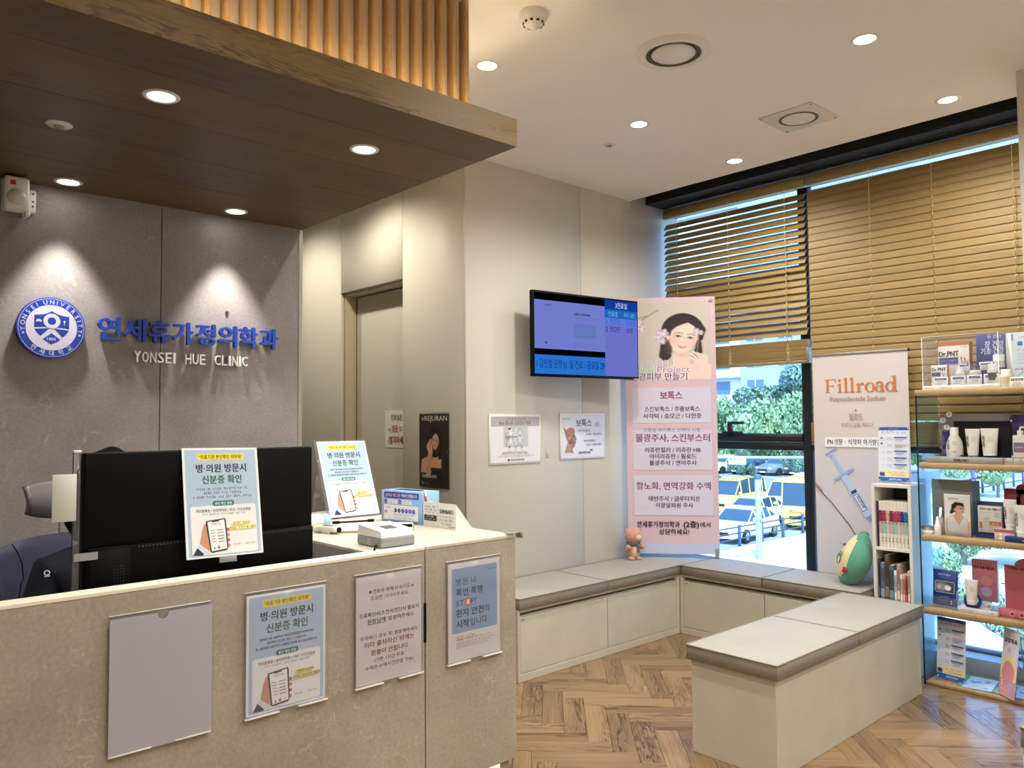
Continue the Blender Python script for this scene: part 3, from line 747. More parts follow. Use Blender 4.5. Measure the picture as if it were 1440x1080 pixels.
def face(p, cx, cy, r, skin, turn=0.15, shade=(170, 130, 112), lip=(190, 96, 96), hair=(34, 26, 26), tilt=0, smile=True):
    """a printed portrait head: r = half head height"""
    c, n = math.cos(R(tilt)), math.sin(R(tilt))
    def q(u, v): return (cx+(u*c-v*n)*r, cy+(u*n+v*c)*r)
    def E(u, v, a, b, col, rot=0, **k): x, y = q(u, v); p.ell(x, y, a*r, b*r, col, rot+tilt, **k)
    t = turn
    E(0.0, 0.24, 0.80, 0.90, hair, soft=2)
    E(-0.62+t*.3, -0.10, 0.10, 0.19, skin, soft=2)
    p.poly([q(-0.60+t, .55), q(-0.62+t, 0.0), q(-0.56+t, -0.40), q(-0.34+t, -0.76), q(-0.10+t, -0.95), q(0.10+t, -0.95), q(0.34+t, -0.76), q(0.55+t, -0.38), q(0.60+t, 0.0), q(0.58+t, .55), q(0+t, .9)], skin, soft=2)
    sh = tuple(int(k*.93) for k in skin)
    E(-0.52+t, -0.25, 0.16, 0.5, shade, soft=10, k=0.38); E(0.54+t, -0.25, 0.12, 0.45, shade, soft=10, k=0.30); E(t, -1.0, .3, .10, shade, soft=6, k=.35)
    E(t, .35, .42, .25, tuple(min(255, k+8) for k in skin), soft=14, k=.6)
    # hair parted in the middle and drawn back
    p.poly([q(-.86, .0), q(-.62+t, .0), q(-.60+t, .30), q(-.42+t, .56), q(-.10+t, .80), q(.02+t, .86), q(.30+t, .70), q(.52+t, .42), q(.60+t, .05), q(.84, .0), q(.86, .62), q(.50, 1.06), q(0, 1.18), q(-.50, 1.06), q(-.86, .62)], hair, soft=2)
    for k in range(5): p.line([q(-.06-.12*k+t, .98-.03*k), q(-.45-.07*k+t, .62-.10*k)], .012*r, tuple(int(min(255, h_*1.7+10)) for h_ in hair), soft=2, k=.5); p.line([q(.10+.10*k+t, .98-.03*k), q(.42+.06*k+t, .60-.10*k)], .012*r, tuple(int(min(255, h_*1.7+10)) for h_ in hair), soft=2, k=.5)
    for sx in (-0.26, 0.27):
        E(sx+t, 0.03, 0.16, 0.085, shade, soft=5, k=.28)
        E(sx+t, 0.015, 0.115, 0.045, (232, 224, 220), soft=1.5); E(sx+t, 0.015, 0.055, 0.055, (52, 36, 32), soft=1.5)
        p.line([q(sx-0.13+t, 0.0), q(sx-0.06+t, 0.055), q(sx+0.05+t, 0.06), q(sx+0.13+t, 0.015)], 0.026*r, (48, 32, 30), soft=1.5)
        p.line([q(sx-0.15+t, 0.185), q(sx+t, 0.235), q(sx+0.15+t, 0.20)], 0.036*r, (110, 86, 76), soft=3, k=0.7)
        E(sx*1.25+t, -0.28, 0.17, 0.12, (232, 158, 148), soft=9, k=0.28)
    p.line([q(t+0.03, 0.0), q(t+0.05, -0.25)], 0.03*r, shade, soft=5, k=0.25)
    E(t+0.01, -0.31, 0.085, 0.03, shade, soft=3, k=0.6); E(t-.01, -.26, .03, .05, (255, 250, 244), soft=5, k=.4)
    if smile:
        p.poly([q(t-0.20, -0.49), q(t-.08, -.50), q(t+0.01, -0.515), q(t+.10, -.50), q(t+0.22, -0.48), q(t+0.13, -0.60), q(t+.01, -.645), q(t-0.11, -0.60)], lip, soft=1.5)
        p.poly([q(t-0.14, -0.515), q(t+0.01, -0.53), q(t+0.16, -0.51), q(t+0.08, -0.565), q(t-0.06, -0.57)], (240, 232, 228), soft=1.5)
    else:
        E(t+0.01, -0.525, 0.14, 0.035, lip, soft=1.5); E(t+0.01, -0.57, 0.10, 0.035, lip, soft=2)
def hand(p, x, y, s, skin, shade, rot=0, flip=1):
    c, n = math.cos(R(rot)), math.sin(R(rot))
    def q(u, v): u *= flip; return (x+(u*c-v*n)*s, y+(u*n+v*c)*s)
    p.poly([q(-.35, -.5), q(.3, -.55), q(.42, .1), q(.3, .35), q(-.3, .4), q(-.45, 0)], skin, soft=1.5)
    for k, (u, v, l) in enumerate(((-.28, .3, .5), (-.08, .38, .6), (.13, .36, .55), (.32, .25, .42))):
        p.line([q(u, v), q(u+.08, v+l*.6), q(u+.22, v+l)], .17*s, skin); p.line([q(u+.1, v-.05), q(u+.16, v+l*.55)], .03*s, shade, k=.5)
    p.line([q(-.38, -.05), q(-.5, .3), q(-.3, .62)], .17*s, skin)

NAVY = C(18, 26, 58); INKB = C(22, 22, 26)

# ------------------------------------------------------------------ the ID-check poster (used three times)
def id_poster(mb, w, h):
    MB.TINY = 0.0092
    def X(u): return u*w
    def Y(v): return (1-v)*h
    mb.rect(0, 0, w, h, C(240, 243, 247))
    mb.rect(X(.03), Y(.985), X(.94), h*.965, C(176, 200, 226))
    mb.rect(X(.19), Y(.115), X(.62), h*.062, C(244, 222, 70), 0.006*w/0.24)
    mb.text('“의료기관 본인확인 의무화”', X(.5), Y(.102), h*.045, INKB, X(.58), .02)
    mb.text('병·의원 방문시', X(.5), Y(.222), h*.085, C(16, 20, 44), X(.66), .035)
    mb.text('신분증 확인', X(.5), Y(.328), h*.085, C(22, 100, 58), X(.52), .035)
    for k, t in enumerate(('2024년 5월 20일부터 국민건강보험법 개정에 따라', '본인확인 의무화 제도가 시행됩니다.', '꼭 신분증을 지참하셔서 원활한 진료를 받으시길 바랍니다.')):
        mb.text(t, X(.5), Y(.392+.037*k), h*.026, C(24, 30, 50), X((.68, .5, .78)[k]), .012)
    mb.rect(X(.07), Y(.975), X(.86), h*.44, C(240, 242, 242), 0.008*w/0.24)
    mb.rect(X(.36), Y(.541), X(.28), h*.047, C(34, 118, 124), 0.006*w/0.24)
    mb.text('본인 확인 방법', X(.5), Y(.531), h*.03, C(236, 246, 246), X(.22), .02)
    mb.text('주민등록증 / 운전면허증 / 여권 / 건강보험증', X(.5), Y(.592), h*.03, C(30, 30, 34), X(.72), .012)
    mb.text('*이외에 주민등록번호가 포함되어 본인확인이 가능한 신분증', X(.5), Y(.622), h*.019, C(70, 70, 74), X(.56), .0)
    # sleeve, hand, phone
    mb.poly([(X(.08), Y(.97)), (X(.14), Y(.90)), (X(.22), Y(.955)), (X(.20), Y(.975))], C(26, 38, 66))
    mb.poly([(X(.135), Y(.905)), (X(.17), Y(.87)), (X(.34), Y(.955)), (X(.22), Y(.965))], C(214, 222, 236))
    sk = C(206, 150, 118); skd = C(172, 112, 84)
    mb.poly([(X(.17), Y(.875)), (X(.205), Y(.76)), (X(.235), Y(.70)), (X(.262), Y(.70)), (X(.285), Y(.80)), (X(.33), Y(.93)), (X(.36), Y(.965)), (X(.30), Y(.95))], sk)
    for k in range(4):
        mb.rect(X(.505), Y(.775+.048*k), X(.055), h*.03, sk if k % 2 else skd, 0.005*w/0.24)
    mb.poly([(X(.262), Y(.672)), (X(.50), Y(.656)), (X(.515), Y(.668)), (X(.53), Y(.925)), (X(.512), Y(.945)), (X(.315), Y(.957)), (X(.30), Y(.945)), (X(.255), Y(.69))], C(26, 30, 44))
    mb.poly([(X(.275), Y(.682)), (X(.495), Y(.667)), (X(.515), Y(.93)), (X(.315), Y(.946))], C(246, 247, 248))
    mb.poly([(X(.33), Y(.679)), (X(.43), Y(.672)), (X(.425), Y(.682)), (X(.338), Y(.688))], C(26, 30, 44))
    mb.text('건강보험증', X(.385), Y(.712), h*.018, INKB, X(.13), .02)
    for k in range(5): mb.rect(X(.31+.004*k), Y(.762+.026*k), X(.05), h*.006, C(150, 152, 156)); mb.rect(X(.39+.004*k), Y(.762+.026*k), X(.08), h*.006, C(110, 112, 118))
    mb.disc(X(.405), Y(.915), w*.016, C(196, 60, 56)); mb.disc(X(.35), Y(.922), w*.010, C(40, 40, 44)); mb.disc(X(.47), Y(.912), w*.008, C(190, 190, 194))
    mb.rect(X(.60), Y(.722), X(.24), h*.030, C(250, 238, 140)); mb.rect(X(.56), Y(.765), X(.36), h*.030, C(250, 238, 140))
    mb.text('신분증이 없다면?', X(.72), Y(.717), h*.026, C(26, 30, 50), X(.22), .02)
    mb.text('모바일 건강보험증 앱설치', X(.74), Y(.760), h*.026, C(26, 30, 50), X(.35), .02)
    mb.text('아이폰용', X(.64), Y(.905), h*.018, C(60, 60, 64), X(.09)); mb.text('안드로이드용', X(.82), Y(.905), h*.018, C(60, 60, 64), X(.12)); MB.TINY = 0.0125

# ------------------------------------------------------------------ reception counter
CF, CR, CT = 2.34, 2.138, 1.0
ct = thing('reception_counter', 'beige stone-look reception counter with cream lit plinth', 'counter', (0.6, CF, 0))
def k_(*a): return MB().rbox(a[0]-0.6, a[1]-0.6, a[2]-CF, a[3]-CF, a[4], a[5], 0.0015, 1, 0, False)
k_(-1.29, 1.6955, CF, CF+0.018, 0.131, CT-0.012).build('front_panel', M['counter'], ct)
k_(1.6995, CR, CF, CF+0.018, 0.131, CT-0.012).build('front_panel', M['counter'], ct)
k_(-1.29, CR-0.004, CF+0.018, CF+0.05, 0.131, CT-0.014).build('panel_core', M['seam'], ct)
k_(CR-0.018, CR, CF+0.018, 3.62, 0.131, CT-0.012).build('end_panel', M['counter'], ct)
k_(-1.29, 1.6965, CF-0.002, CF+0.062, CT-0.012, CT).build('top_edge', M['edge'], ct)
k_(1.6990, CR, CF-0.002, 3.64, CT-0.012, CT).build('counter_top', M['ctop'], ct)
k_(1.487, 1.6965, CF+0.063, 3.64, CT-0.012, CT).build('counter_top', M['ctop'], ct)
k_(1.487, 1.505, CF+0.05, 3.62, 0.02, CT-0.012).build('inner_side_panel', M['stonewall'], ct)
k_(-1.29, 1.487, CF+0.05, 3.0, 0.70, 0.725).build('desk_top', M['offwhite'], ct)
k_(-1.29, 2.066, CF+0.018, CF+0.033, 0.0, 0.131).build('plinth', M['plinthglow'], ct)
k_(2.067, 2.112, CF+0.018, CF+0.3, 0.0, 0.131).build('plinth_post', plain('olive_grey_laminate', C(150, 142, 122), 0.6), ct)
k_(2.082, 2.112, CF+0.3, 3.6, 0.0, 0.131).build('plinth_side', M['edge'], ct)
k_(1.69, 1.7015, CF-0.003, CF+0.003, 0.66, 0.80).build('seam_gasket', M['black'], ct)
# clear clip on the right front corner
t = thing('corner_clip', 'small clear plastic bracket on the right corner of the counter top', 'bracket', (CR-0.02, CF, CT))
MB().rbox(-0.022, 0.045, -0.006, 0.0, -0.018, 0.010, 0.001, 1).build('clip_plate', M['acrylic'], t)
MB().rbox(-0.022, 0.045, -0.008, 0.02, 0.0045, 0.008, 0.001, 1).rbox(0.040, 0.045, -0.02, 0.02, -0.016, 0.008, 0.001, 1).build('clip_lip', M['grey'], t)

KS = (CF-0.01)/2.29
def holder(label, x0, x1, z0, z1, art, shear=0.0, cloud='acrylich', rz=0.0):
    x0 *= KS; x1 *= KS; z0 = 1.45-(1.45-z0)*KS; z1 = 1.45-(1.45-z1)*KS
    w, h = x1-x0, z1-z0
    t = thing('acrylic_sign_holder', label, 'sign holder', (x0, CF-0.0005, z0), 0, 'clear acrylic sign holders on the counter front')
    t.rotation_euler = (0, rz, 0)
    MB().rbox(0, w, -0.004, -0.001, 0, h, 0.001, 1).build('back_plate', M['acrylic'], t)
    if art:
        mb = MB(); mb.T = at(0.006, -0.0048, 0.006)
        art(mb, w-0.012, h-0.016); mb.build('printed_sheet', INK, t)
    n = 12; r = w*0.055; y0, y1 = -0.0135, -0.0115
    out = [(0.0, 0.0), (w, 0.0), (w, h-0.008)]+[(w/2+r*math.cos(R(a)), h-0.008-r*abs(math.sin(R(a)))*1.2) for a in np.linspace(0, 180, n)]+[(0.0, h-0.008)]
    MB().prism(out, y0, y1).build('front_pocket', M[cloud], t)
    for a in ((0, 0.004, 0, h-0.006), (w-0.004, w, 0, h-0.006)): MB().box(a[0], a[1], -0.0112, -0.005, a[2], a[3]).build('side_edge', M['acrylic'], t)
    MB().rbox(0.0, w*0.40, -0.0145, -0.002, -0.001, 0.004, 0.001, 1).build('bottom_lip', M['white'], t)
    MB().rbox(w*0.63, w, -0.0145, -0.002, -0.001, 0.004, 0.001, 1).build('bottom_lip', M['white'], t)
    MB().rbox(0.0, w, -0.0045, -0.0005, h-0.002, h+0.001, 0.0008, 1).build('top_lip', M['white'], t)
    return t
def art_notice(mb, w, h):
    mb.rect(0, 0, w, h, C(214, 208, 208))
    k = C(34, 32, 34); r = C(150, 44, 44)
    def T(s, v, eh, wd, col, b=0.0, x=.5, al='c'): mb.text(s, w*x, h*(1-v), h*eh, col, w*wd, b, al)
    T('★간호사 부재시', .165, .045, .44, k, .02, .40); T('처치중', .165, .045, .17, r, .02, .735); T('★', .165, .04, .05, k, 0, .86)
    T('조금만 기다려주세요', .225, .042, .58, k)
    T('진료확인서/소견서/진단서 필요시', .375, .045, .90, k, .02)
    T('원장님께', .44, .047, .27, k, .02, .30); mb.rect(w*.165, h*(1-.452), w*.27, h*.004, k); T('말씀해주세요', .44, .045, .40, k, 0, .68)
    T('주차하신 경우 꼭! 말씀해주세요', .585, .042, .88, k)
    T('이미 출차하신 뒤에는', .655, .055, .76, r, .02); T('환불이 안됩니다', .735, .055, .56, r, .02)
    T('(기본 1시간 무료,', .80, .042, .47, k); T('수액은 수액시간만큼 가능)', .865, .042, .74, k)
def art_stop(mb, w, h):
    mb.rect(0, 0, w, h, C(216, 212, 212))
    bx0, bx1, v0, v1 = .075, .94, .055, .715
    mb.rect(w*bx0, h*(1-v1), w*(bx1-bx0), h*(v1-v0), C(122, 154, 192))
    k = C(26, 30, 46)
    def T(s, v, eh, x, wd, col=k, b=0.0): mb.text(s, w*x, h*(1-v), h*eh, col, w*wd, b, 'l')
    T('ⓒwelcome', .115, .03, .74, .16, C(50, 70, 100))
    T('병원 내', .225, .085, .15, .38); T('폭언·폭행', .335, .085, .15, .50, k, .035)
    T('ST', .44, .085, .15, .15, k, .01); T('P!', .44, .085, .43, .10, k, .01)
    mb.disc(w*.37, h*(1-.41), w*.055, C(196, 84, 50), rz_=h*.042); mb.poly([(w*.345, h*(1-.435)), (w*.345, h*(1-.40)), (w*.36, h*(1-.385)), (w*.385, h*(1-.385)), (w*.398, h*(1-.40)), (w*.395, h*(1-.435))], C(240, 214, 196))
    T('환자 안전', .545, .085, .15, .52, k, .035); T('의', .545, .085, .69, .09)
    T('시작', .655, .085, .15, .24, k, .035); T('입니다', .655, .085, .41, .33)
    T('의료기관내 폭언·폭행은', .765, .024, .15, .36, C(200, 140, 40), .02); T('「의료법」과 「응급의료법」에 따라', .79, .024, .15, .40, k, .02); T('처벌될 수 있습니다.', .79, .024, .57, .24, C(200, 140, 40), .02)
    for q in range(3): T('의료기관에서 진료 중인 의료인과 환자에게 폭행 협박을 하면 징역 벌금 처벌을 받습니다', .822+.022*q, .017, .15, .72-.06*q, C(60, 60, 66))
holder('empty cloudy acrylic sign holder, leftmost on the counter front', .634, .906, .571, .939, None, cloud='acrylich')
holder('acrylic sign holder with the blue ID-check poster, second from the left on the counter', 1.006, 1.279, .573, .944, lambda m, w, h: id_poster(m, w, h), cloud='acrylic')
holder('acrylic sign holder with a white typed notice in black and red, third along the counter', 1.379, 1.653, .575, .946, art_notice, cloud='acrylic')
holder('acrylic sign holder with the blue STOP patient safety poster, rightmost on the counter', 1.759, 2.021, .572, .942, art_stop, cloud='acrylic')

# ------------------------------------------------------------------ monitor with the poster taped to it
mo = thing('desktop_monitor', 'large black all-in-one monitor seen from behind on the counter', 'monitor', (0.985, 2.52, 0.725))
MB().rbox(-0.365, 0.355, -0.012, 0.022, 0.15, 0.643, 0.006, 2).build('back_shell', M['black'], mo)
MB().rbox(-0.358, 0.350, -0.030, -0.013, 0.155, 0.372, 0.006, 2).build('lower_housing', M['black'], mo)
MB().rbox(-0.352, -0.242, -0.0335, -0.0305, 0.16, 0.366, 0.002, 1).build('speaker_cover', M['black'], mo)
vt = MB()
for k in range(56): vt.box(-0.22+k*0.0102, -0.2155+k*0.0102, -0.0315, -0.030, 0.361, 0.3655)
v_ = vt.build('vent_slots', M['dgrey'], mo); v_['kind'] = 'stuff'
gr = MB()
for i in range(4):
    for j in range(9): gr.cyl((-0.285+i*0.008, -0.0345, 0.245+j*0.0085), 0.0016, 0.002, 6, axis='y')
g_ = gr.build('speaker_grille', M['dgrey'], mo); g_['kind'] = 'stuff'
MB().rbox(-0.3685, 0.355, 0.0225, 0.026, 0.15, 0.643, 0.001, 1).build('screen_frame', M['dgrey'], mo)
MB().rbox(-0.08, 0.08, 0.03, 0.06, 0.0, 0.30, 0.004, 1).rbox(-0.13, 0.13, -0.03, 0.15, 0.0, 0.012, 0.004, 1).build('stand', M['dgrey'], mo)
for x in (0.02, 0.12): MB().cyl((x-0.05, -0.0335, 0.19), 0.006, 0.003, 12, axis='y').build('screw', M['grey'], mo)
t = thing('side_screen_edge', 'thin clear privacy screen strip standing at the left of the monitor', 'privacy screen', (0.597, 2.50, 0.725))
MB().rbox(-0.006, 0.012, -0.002, 0.002, 0.10, 0.645, 0.001, 1).build('clear_sheet', M['acrylic'], t)
MB().rbox(-0.0075, -0.0055, -0.003, 0.003, 0.10, 0.647, 0.001, 1).build('sheet_edge', M['dgrey'], t)
MB().rbox(-0.007, 0.014, -0.005, 0.005, 0.645, 0.652, 0.001, 1).build('top_cap', M['white'], t)
mb = MB(); mb.rect(0, 0, 0.062, 0.022, C(150, 152, 148)); o = mb.build('clear_tape', INK, None, (0.592, 2.484, 1.065)); tag(o, 'strip of clear tape across the left edge of the monitor', 'tape')
o = MB().rbox(-0.030, 0.030, -0.001, 0.001, -0.066, 0.066, 0.0008, 1).build('paper_note', plain('pale_grey_paper', C(206, 210, 204), 0.8), None, (0.567, 2.49, 1.245), rot=(0, 0, R(-4))); tag(o, 'blank pale note sticking out left of the monitor', 'paper')
# poster leaning on the monitor
p0 = thing('poster_sheet', 'blue and white ID-check poster taped to the back of the monitor', 'poster', (0.886, 2.436, 1.040), 0)
p0.rotation_euler = (-math.atan2(0.072, 0.336), R(1.2), 0)
mb = MB(); mb.T = at(0, -0.0010, 0); id_poster(mb, 0.243, 0.342); mb.build('printed_face', INK, p0)
MB().box(0, 0.243, -0.0008, 0, 0, 0.342).build('paper', M['paper'], p0)
MB().rbox(0.10, 0.155, -0.001, 0.001, -0.018, 0.004, 0.0004, 1).build('tape', M['grey'], p0)

# ------------------------------------------------------------------ things on the counter
af = thing('acrylic_stand', 'slanted acrylic stand with the blue ID-check poster on the counter', 'sign stand', (1.846, 3.303, CT))
tilt = -math.atan2(0.142, 0.358)
mb = MB(); mb.T = at(0, 0, 0.006, 0, tilt); mb.rbox(0, 0.286, -0.001, 0.003, 0, 0.386, 0.001, 1).build('back_plate', M['acrylic'], af)
mb = MB(); mb.T = at(0.012, -0.0018, 0.008, 0, tilt); id_poster(mb, 0.266, 0.376); mb.build('printed_sheet', INK, af)
mb = MB(); mb.T = at(0, 0, 0.006, 0, tilt); mb.rbox(-0.004, 0.0, -0.012, 0.003, 0, 0.386, 0.001, 1).build('side_edge', M['acrylic'], af)
MB().rbox(0, 0.286, -0.02, 0.16, 0, 0.004, 0.001, 1).build('foot_plate', M['acrylic'], af)
mb = MB(); mb.T = at(0, 0.155, 0.004, 0, R(12)); mb.rbox(0.0, 0.286, 0, 0.003, 0, 0.20, 0.001, 1).build('back_leg', M['acrylic'], af)

bb = thing('suggestion_box', 'light blue card box with a programme leaflet printed on the front', 'box', (2.002, 3.095, CT), R(-82))
BW, BD, BH = 0.268, 0.105, 0.142
MB().rbox(0, BW, 0, BD, 0, BH, 0.002, 1).build('box_body', M['lblue'], bb)
MB().rbox(0.05, BW-0.05, 0.03, 0.075, BH, BH+0.0012, 0.0005, 1).build('slot', M['blackm'], bb)
mb = MB(); mb.T = at(0, -0.0008, 0)
mb.rect(0.02, 0.108, 0.225, 0.026, C(22, 44, 140)); mb.text('금연치료 프로그램', 0.028, 0.114, 0.018, C(250, 190, 200), 0.095, .03, 'l'); mb.text('이렇게 진행됩니다', 0.236, 0.114, 0.018, C(236, 242, 252), 0.105, .03, 'r')
for x in (0.02, 0.115):
    mb.rect(x, 0.082, 0.088, 0.020, C(232, 238, 246)); mb.rect(x+0.002, 0.083, 0.018, 0.018, C(22, 44, 140)); mb.text('약' if x < .1 else '상담', x+0.011, 0.088, 0.009, C(240, 244, 250))
    mb.text('금연치료 의약품 및 상담료', x+0.023, 0.093, 0.006, INKB, 0.055, 0, 'l'); mb.text('최대 12주 지원', x+0.023, 0.085, 0.006, C(80, 90, 110), 0.05, 0, 'l')
mb.rect(0.02, 0.012, 0.225, 0.066, C(236, 240, 248))
mb.text('첫진료', 0.052, 0.062, 0.010, C(30, 60, 160), 0.035, .02)
for k in range(6):
    mb.disc(0.098+k*0.024, 0.054, 0.0095, C(16, 22, 40) if k < 2 else C(30, 70, 180)); mb.text('%d회' % (k+1), 0.098+k*0.024, 0.051, 0.007, C(240, 244, 250))
    if k < 5: mb.rect(0.106+k*0.024, 0.0535, 0.008, 0.0015, C(16, 22, 40))
mb.text('의사 상담 금연치료 약 처방 후 6회 진료', 0.155, 0.034, 0.008, INKB, 0.13); mb.text('프로그램을 마치면 본인부담금을 돌려받습니다', 0.155, 0.020, 0.007, C(120, 70, 80), 0.13)
mb.disc(0.036, 0.045, 0.0075, C(30, 24, 24)); mb.disc(0.036, 0.043, 0.005, C(236, 200, 180)); mb.poly([(0.024, 0.012), (0.027, 0.034), (0.045, 0.034), (0.049, 0.012)], C(250, 250, 252))
mb.text('건강관리사업', 0.21, 0.003, 0.006, NAVY, 0.04)
mb.build('printed_face', INK, bb)
mb = MB(); mb.T = at(BW+0.0008, 0.052, 0.078, R(90)); mb.ring(0, 0, 0.022, 0.0245, C(214, 230, 250)); mb.ring(0, 0, 0.008, 0.012, C(214, 230, 250)); mb.rect(-0.002, 0.010, 0.004, 0.012, C(214, 230, 250)); mb.build('printed_logo', INK, bb)
pn = thing('red_pen', 'dark red pen standing at the corner of the light blue box', 'pen', (2.055, 2.815, CT+0.075)); pn.rotation_euler = (R(6), R(-14), 0)
MB().tube([(0, 0, 0), (0, 0, 0.055)], 0.006, 10).build('barrel', M['red'], pn); MB().tube([(0, 0, 0.055), (0, 0, 0.082)], 0.0055, 10).build('cap', M['chrome'], pn)

tc_ = thing('tent_card', 'white triangular tent card with black lettering at the counter end', 'tent card', (2.036, 2.818, CT), R(-87))
MB().add([(0, 0, 0), (0.215, 0, 0), (0.215, 0.09, 0), (0, 0.09, 0), (0, 0, 0.105), (0.215, 0, 0.105)], [(0, 1, 5, 4), (3, 2, 1, 0), (1, 2, 5), (0, 4, 3), (2, 3, 4, 5)]).build('card', M['paper'], tc_)
mb = MB(); mb.T = at(0, -0.0006, 0)
mb.rect(0.099, 0.0, 0.0015, 0.105, C(150, 150, 150))
mb.text('SHINBARO', 0.155, 0.062, 0.024, C(30, 34, 40), 0.088, .04)
for k in range(3): mb.text(('관절 통증을 다스리는 천연물 신약', '신바로정 처방받는 병원입니다', '의사와 상담하세요')[k], 0.155, 0.044-.014*k, 0.010, INKB, (0.088, .088, .07)[k], .01)
for k in range(3): mb.text(('골관절염 치료제', '천연물 의약품 안내', '보험급여 적용')[k], 0.05, 0.082-.013*k, 0.009, INKB, (0.075, .08, .05)[k], .01)
mb.rect(0.008, 0.026, 0.084, 0.024, C(30, 32, 30)); mb.text('소염 진통 연골보호', 0.05, 0.040, 0.009, C(236, 236, 236), 0.05); mb.text('3가지 효과를 한번에', 0.05, 0.030, 0.007, C(220, 220, 200), 0.07)
mb.text('GREEN CROSS', 0.188, 0.006, 0.008, INKB, 0.04, .01)
mb.build('printed_face', INK, tc_)

bd = thing('clipboard_tray', 'white board with papers lying on the counter', 'clipboard', (1.83, 2.89, CT), R(-35))
MB().rbox(-0.17, 0.17, -0.11, 0.13, 0.0005, 0.007, 0.002, 1).build('board', M['shelf'], bd)
MB().box(-0.165, 0.165, -0.105, 0.125, 0.0072, 0.0085).build('paper', M['paper'], bd)
mb = MB(); mb.T = at(0, 0, 0.009, 0, R(-90))
for k in range(6): mb.rect(-0.14, -0.08+k*0.03, 0.26, 0.0012, C(120, 120, 124))
mb.build('printed_lines', INK, bd)
o = MB().tube([(-0.075, 0, 0.007), (0.06, 0, 0.007)], 0.004, 8).tube([(-0.10, 0, 0.0075), (-0.07, 0, 0.0075)], 0.0065, 8).tube([(0.055, 0, 0.0075), (0.082, 0, 0.0075)], 0.0065, 8).build('marker_pen', M['black'], None, (1.835, 3.045, CT+0.009), R(-18)); tag(o, 'black pen lying before the slanted ID-check stand', 'pen')
o = MB().rbox(-0.07, 0.07, -0.012, 0.012, 0.0, 0.012, 0.003, 1).build('black_stapler', M['black'], None, (1.88, 2.80, CT+0.009), R(-32)); tag(o, 'slim black bar lying behind the white card terminal', 'desk tool')
tm = thing('card_terminal', 'white and grey fingerprint card terminal with a dark cable', 'card terminal', (1.555, 2.405, CT+0.001))
MB().rbox(0, 0.145, 0, 0.165, 0.0, 0.036, 0.006, 2).build('lower_shell', M['grey'], tm)
MB().add([(0.001, 0.002, 0.036), (0.144, 0.002, 0.036), (0.144, 0.163, 0.036), (0.001, 0.163, 0.036), (0.004, 0.010, 0.058), (0.141, 0.010, 0.058), (0.141, 0.160, 0.072), (0.004, 0.160, 0.072)],
         [(3, 2, 1, 0), (4, 5, 6, 7), (0, 1, 5, 4), (1, 2, 6, 5), (2, 3, 7, 6), (3, 0, 4, 7)]).build('upper_shell', M['white'], tm)
mb = MB(); mb.T = at(0, 0.0105, 0.0588, 0, R(-90)+math.atan2(0.014, 0.15)); mb.rect(0.045, 0.03, 0.055, 0.055, C(92, 88, 82)); mb.rect(0.012, 0.03, 0.010, 0.035, C(200, 198, 194)); mb.build('sensor_window', INKM, tm)
mb = MB(); mb.T = at(-0.0006, 0.11, 0.016, R(-90)); mb.ring(0.03, 0.0, 0.009, 0.0115, C(206, 208, 208)); mb.disc(0.03, 0, 0.003, C(206, 208, 208)); mb.build('round_mark', INK, tm)
MB().tube([(-0.002, 0.03, 0.008), (-0.02, 0.01, 0.012), (-0.035, -0.01, 0.002), (-0.05, 0.0, -0.06), (-0.055, 0.02, -0.2)], 0.0032, 8).build('cable', M['black'], tm)
th = thing('digital_thermometer', 'white handheld digital thermometer with a grey display, on the counter', 'thermometer', (1.625, 2.895, CT+0.001), R(-75))
MB().rbox(-0.06, 0.05, -0.02, 0.02, 0.006, 0.032, 0.010, 3).build('body', M['white'], th)
MB().rbox(-0.085, -0.05, -0.016, 0.016, 0.0, 0.026, 0.009, 3).build('grip', M['white'], th)
MB().cyl((0.048, 0, 0.017), 0.0105, 0.008, 18, axis='x').build('probe', M['black'], th)
MB().rbox(-0.03, 0.03, -0.0145, 0.0145, 0.0315, 0.0335, 0.001, 1).build('display', plain('grey_lcd', C(120, 126, 140), 0.2), th)
sp = thing('spray_bottle', 'white and pale blue bottle lying beside the monitor on the counter', 'bottle', (1.63, 3.07, CT+0.001), R(10))
MB().lathe([(0.001, -0.10), (0.026, -0.098), (0.030, -0.06), (0.030, 0.045), (0.022, 0.06)], (0, 0, 0.030), 24, axis='x').build('body', M['white'], sp)
MB().lathe([(0.024, 0.06), (0.027, 0.07), (0.026, 0.09), (0.012, 0.098), (0.001, 0.098)], (0, 0, 0.030), 24, axis='x').build('cap', plain('pale_aqua_plastic', C(170, 216, 228), 0.3), sp)

# ------------------------------------------------------------------ office chair and the seated receptionist
ch = thing('office_chair', 'dark blue-grey mesh office chair with a grey plastic headrest', 'office chair', (0.775, 3.27, 0), R(8))
def sheet(f, nu, nv, th, m=0):
    mb = MB(); vs = []; fs = []
    for d in (0, th):
        for j in range(nv+1):
            for i in range(nu+1):
                p = f(i/nu, j/nv); vs.append((p[0], p[1]+d, p[2]))
    W = nu+1; K = W*(nv+1)
    for j in range(nv):
        for i in range(nu):
            a = j*W+i; fs.append((a, a+1, a+W+1, a+W)); fs.append((K+a, K+a+W, K+a+W+1, K+a+1))
    for i in range(nu): fs.append((i, K+i, K+i+1, i+1)); a = nv*W+i; fs.append((a, a+1, K+a+1, K+a))
    for j in range(nv): a = j*W; fs.append((a, a+W, K+a+W, K+a)); a = j*W+nu; fs.append((a, K+a, K+a+W, a+W))
    mb.add(vs, fs, m, True); return mb
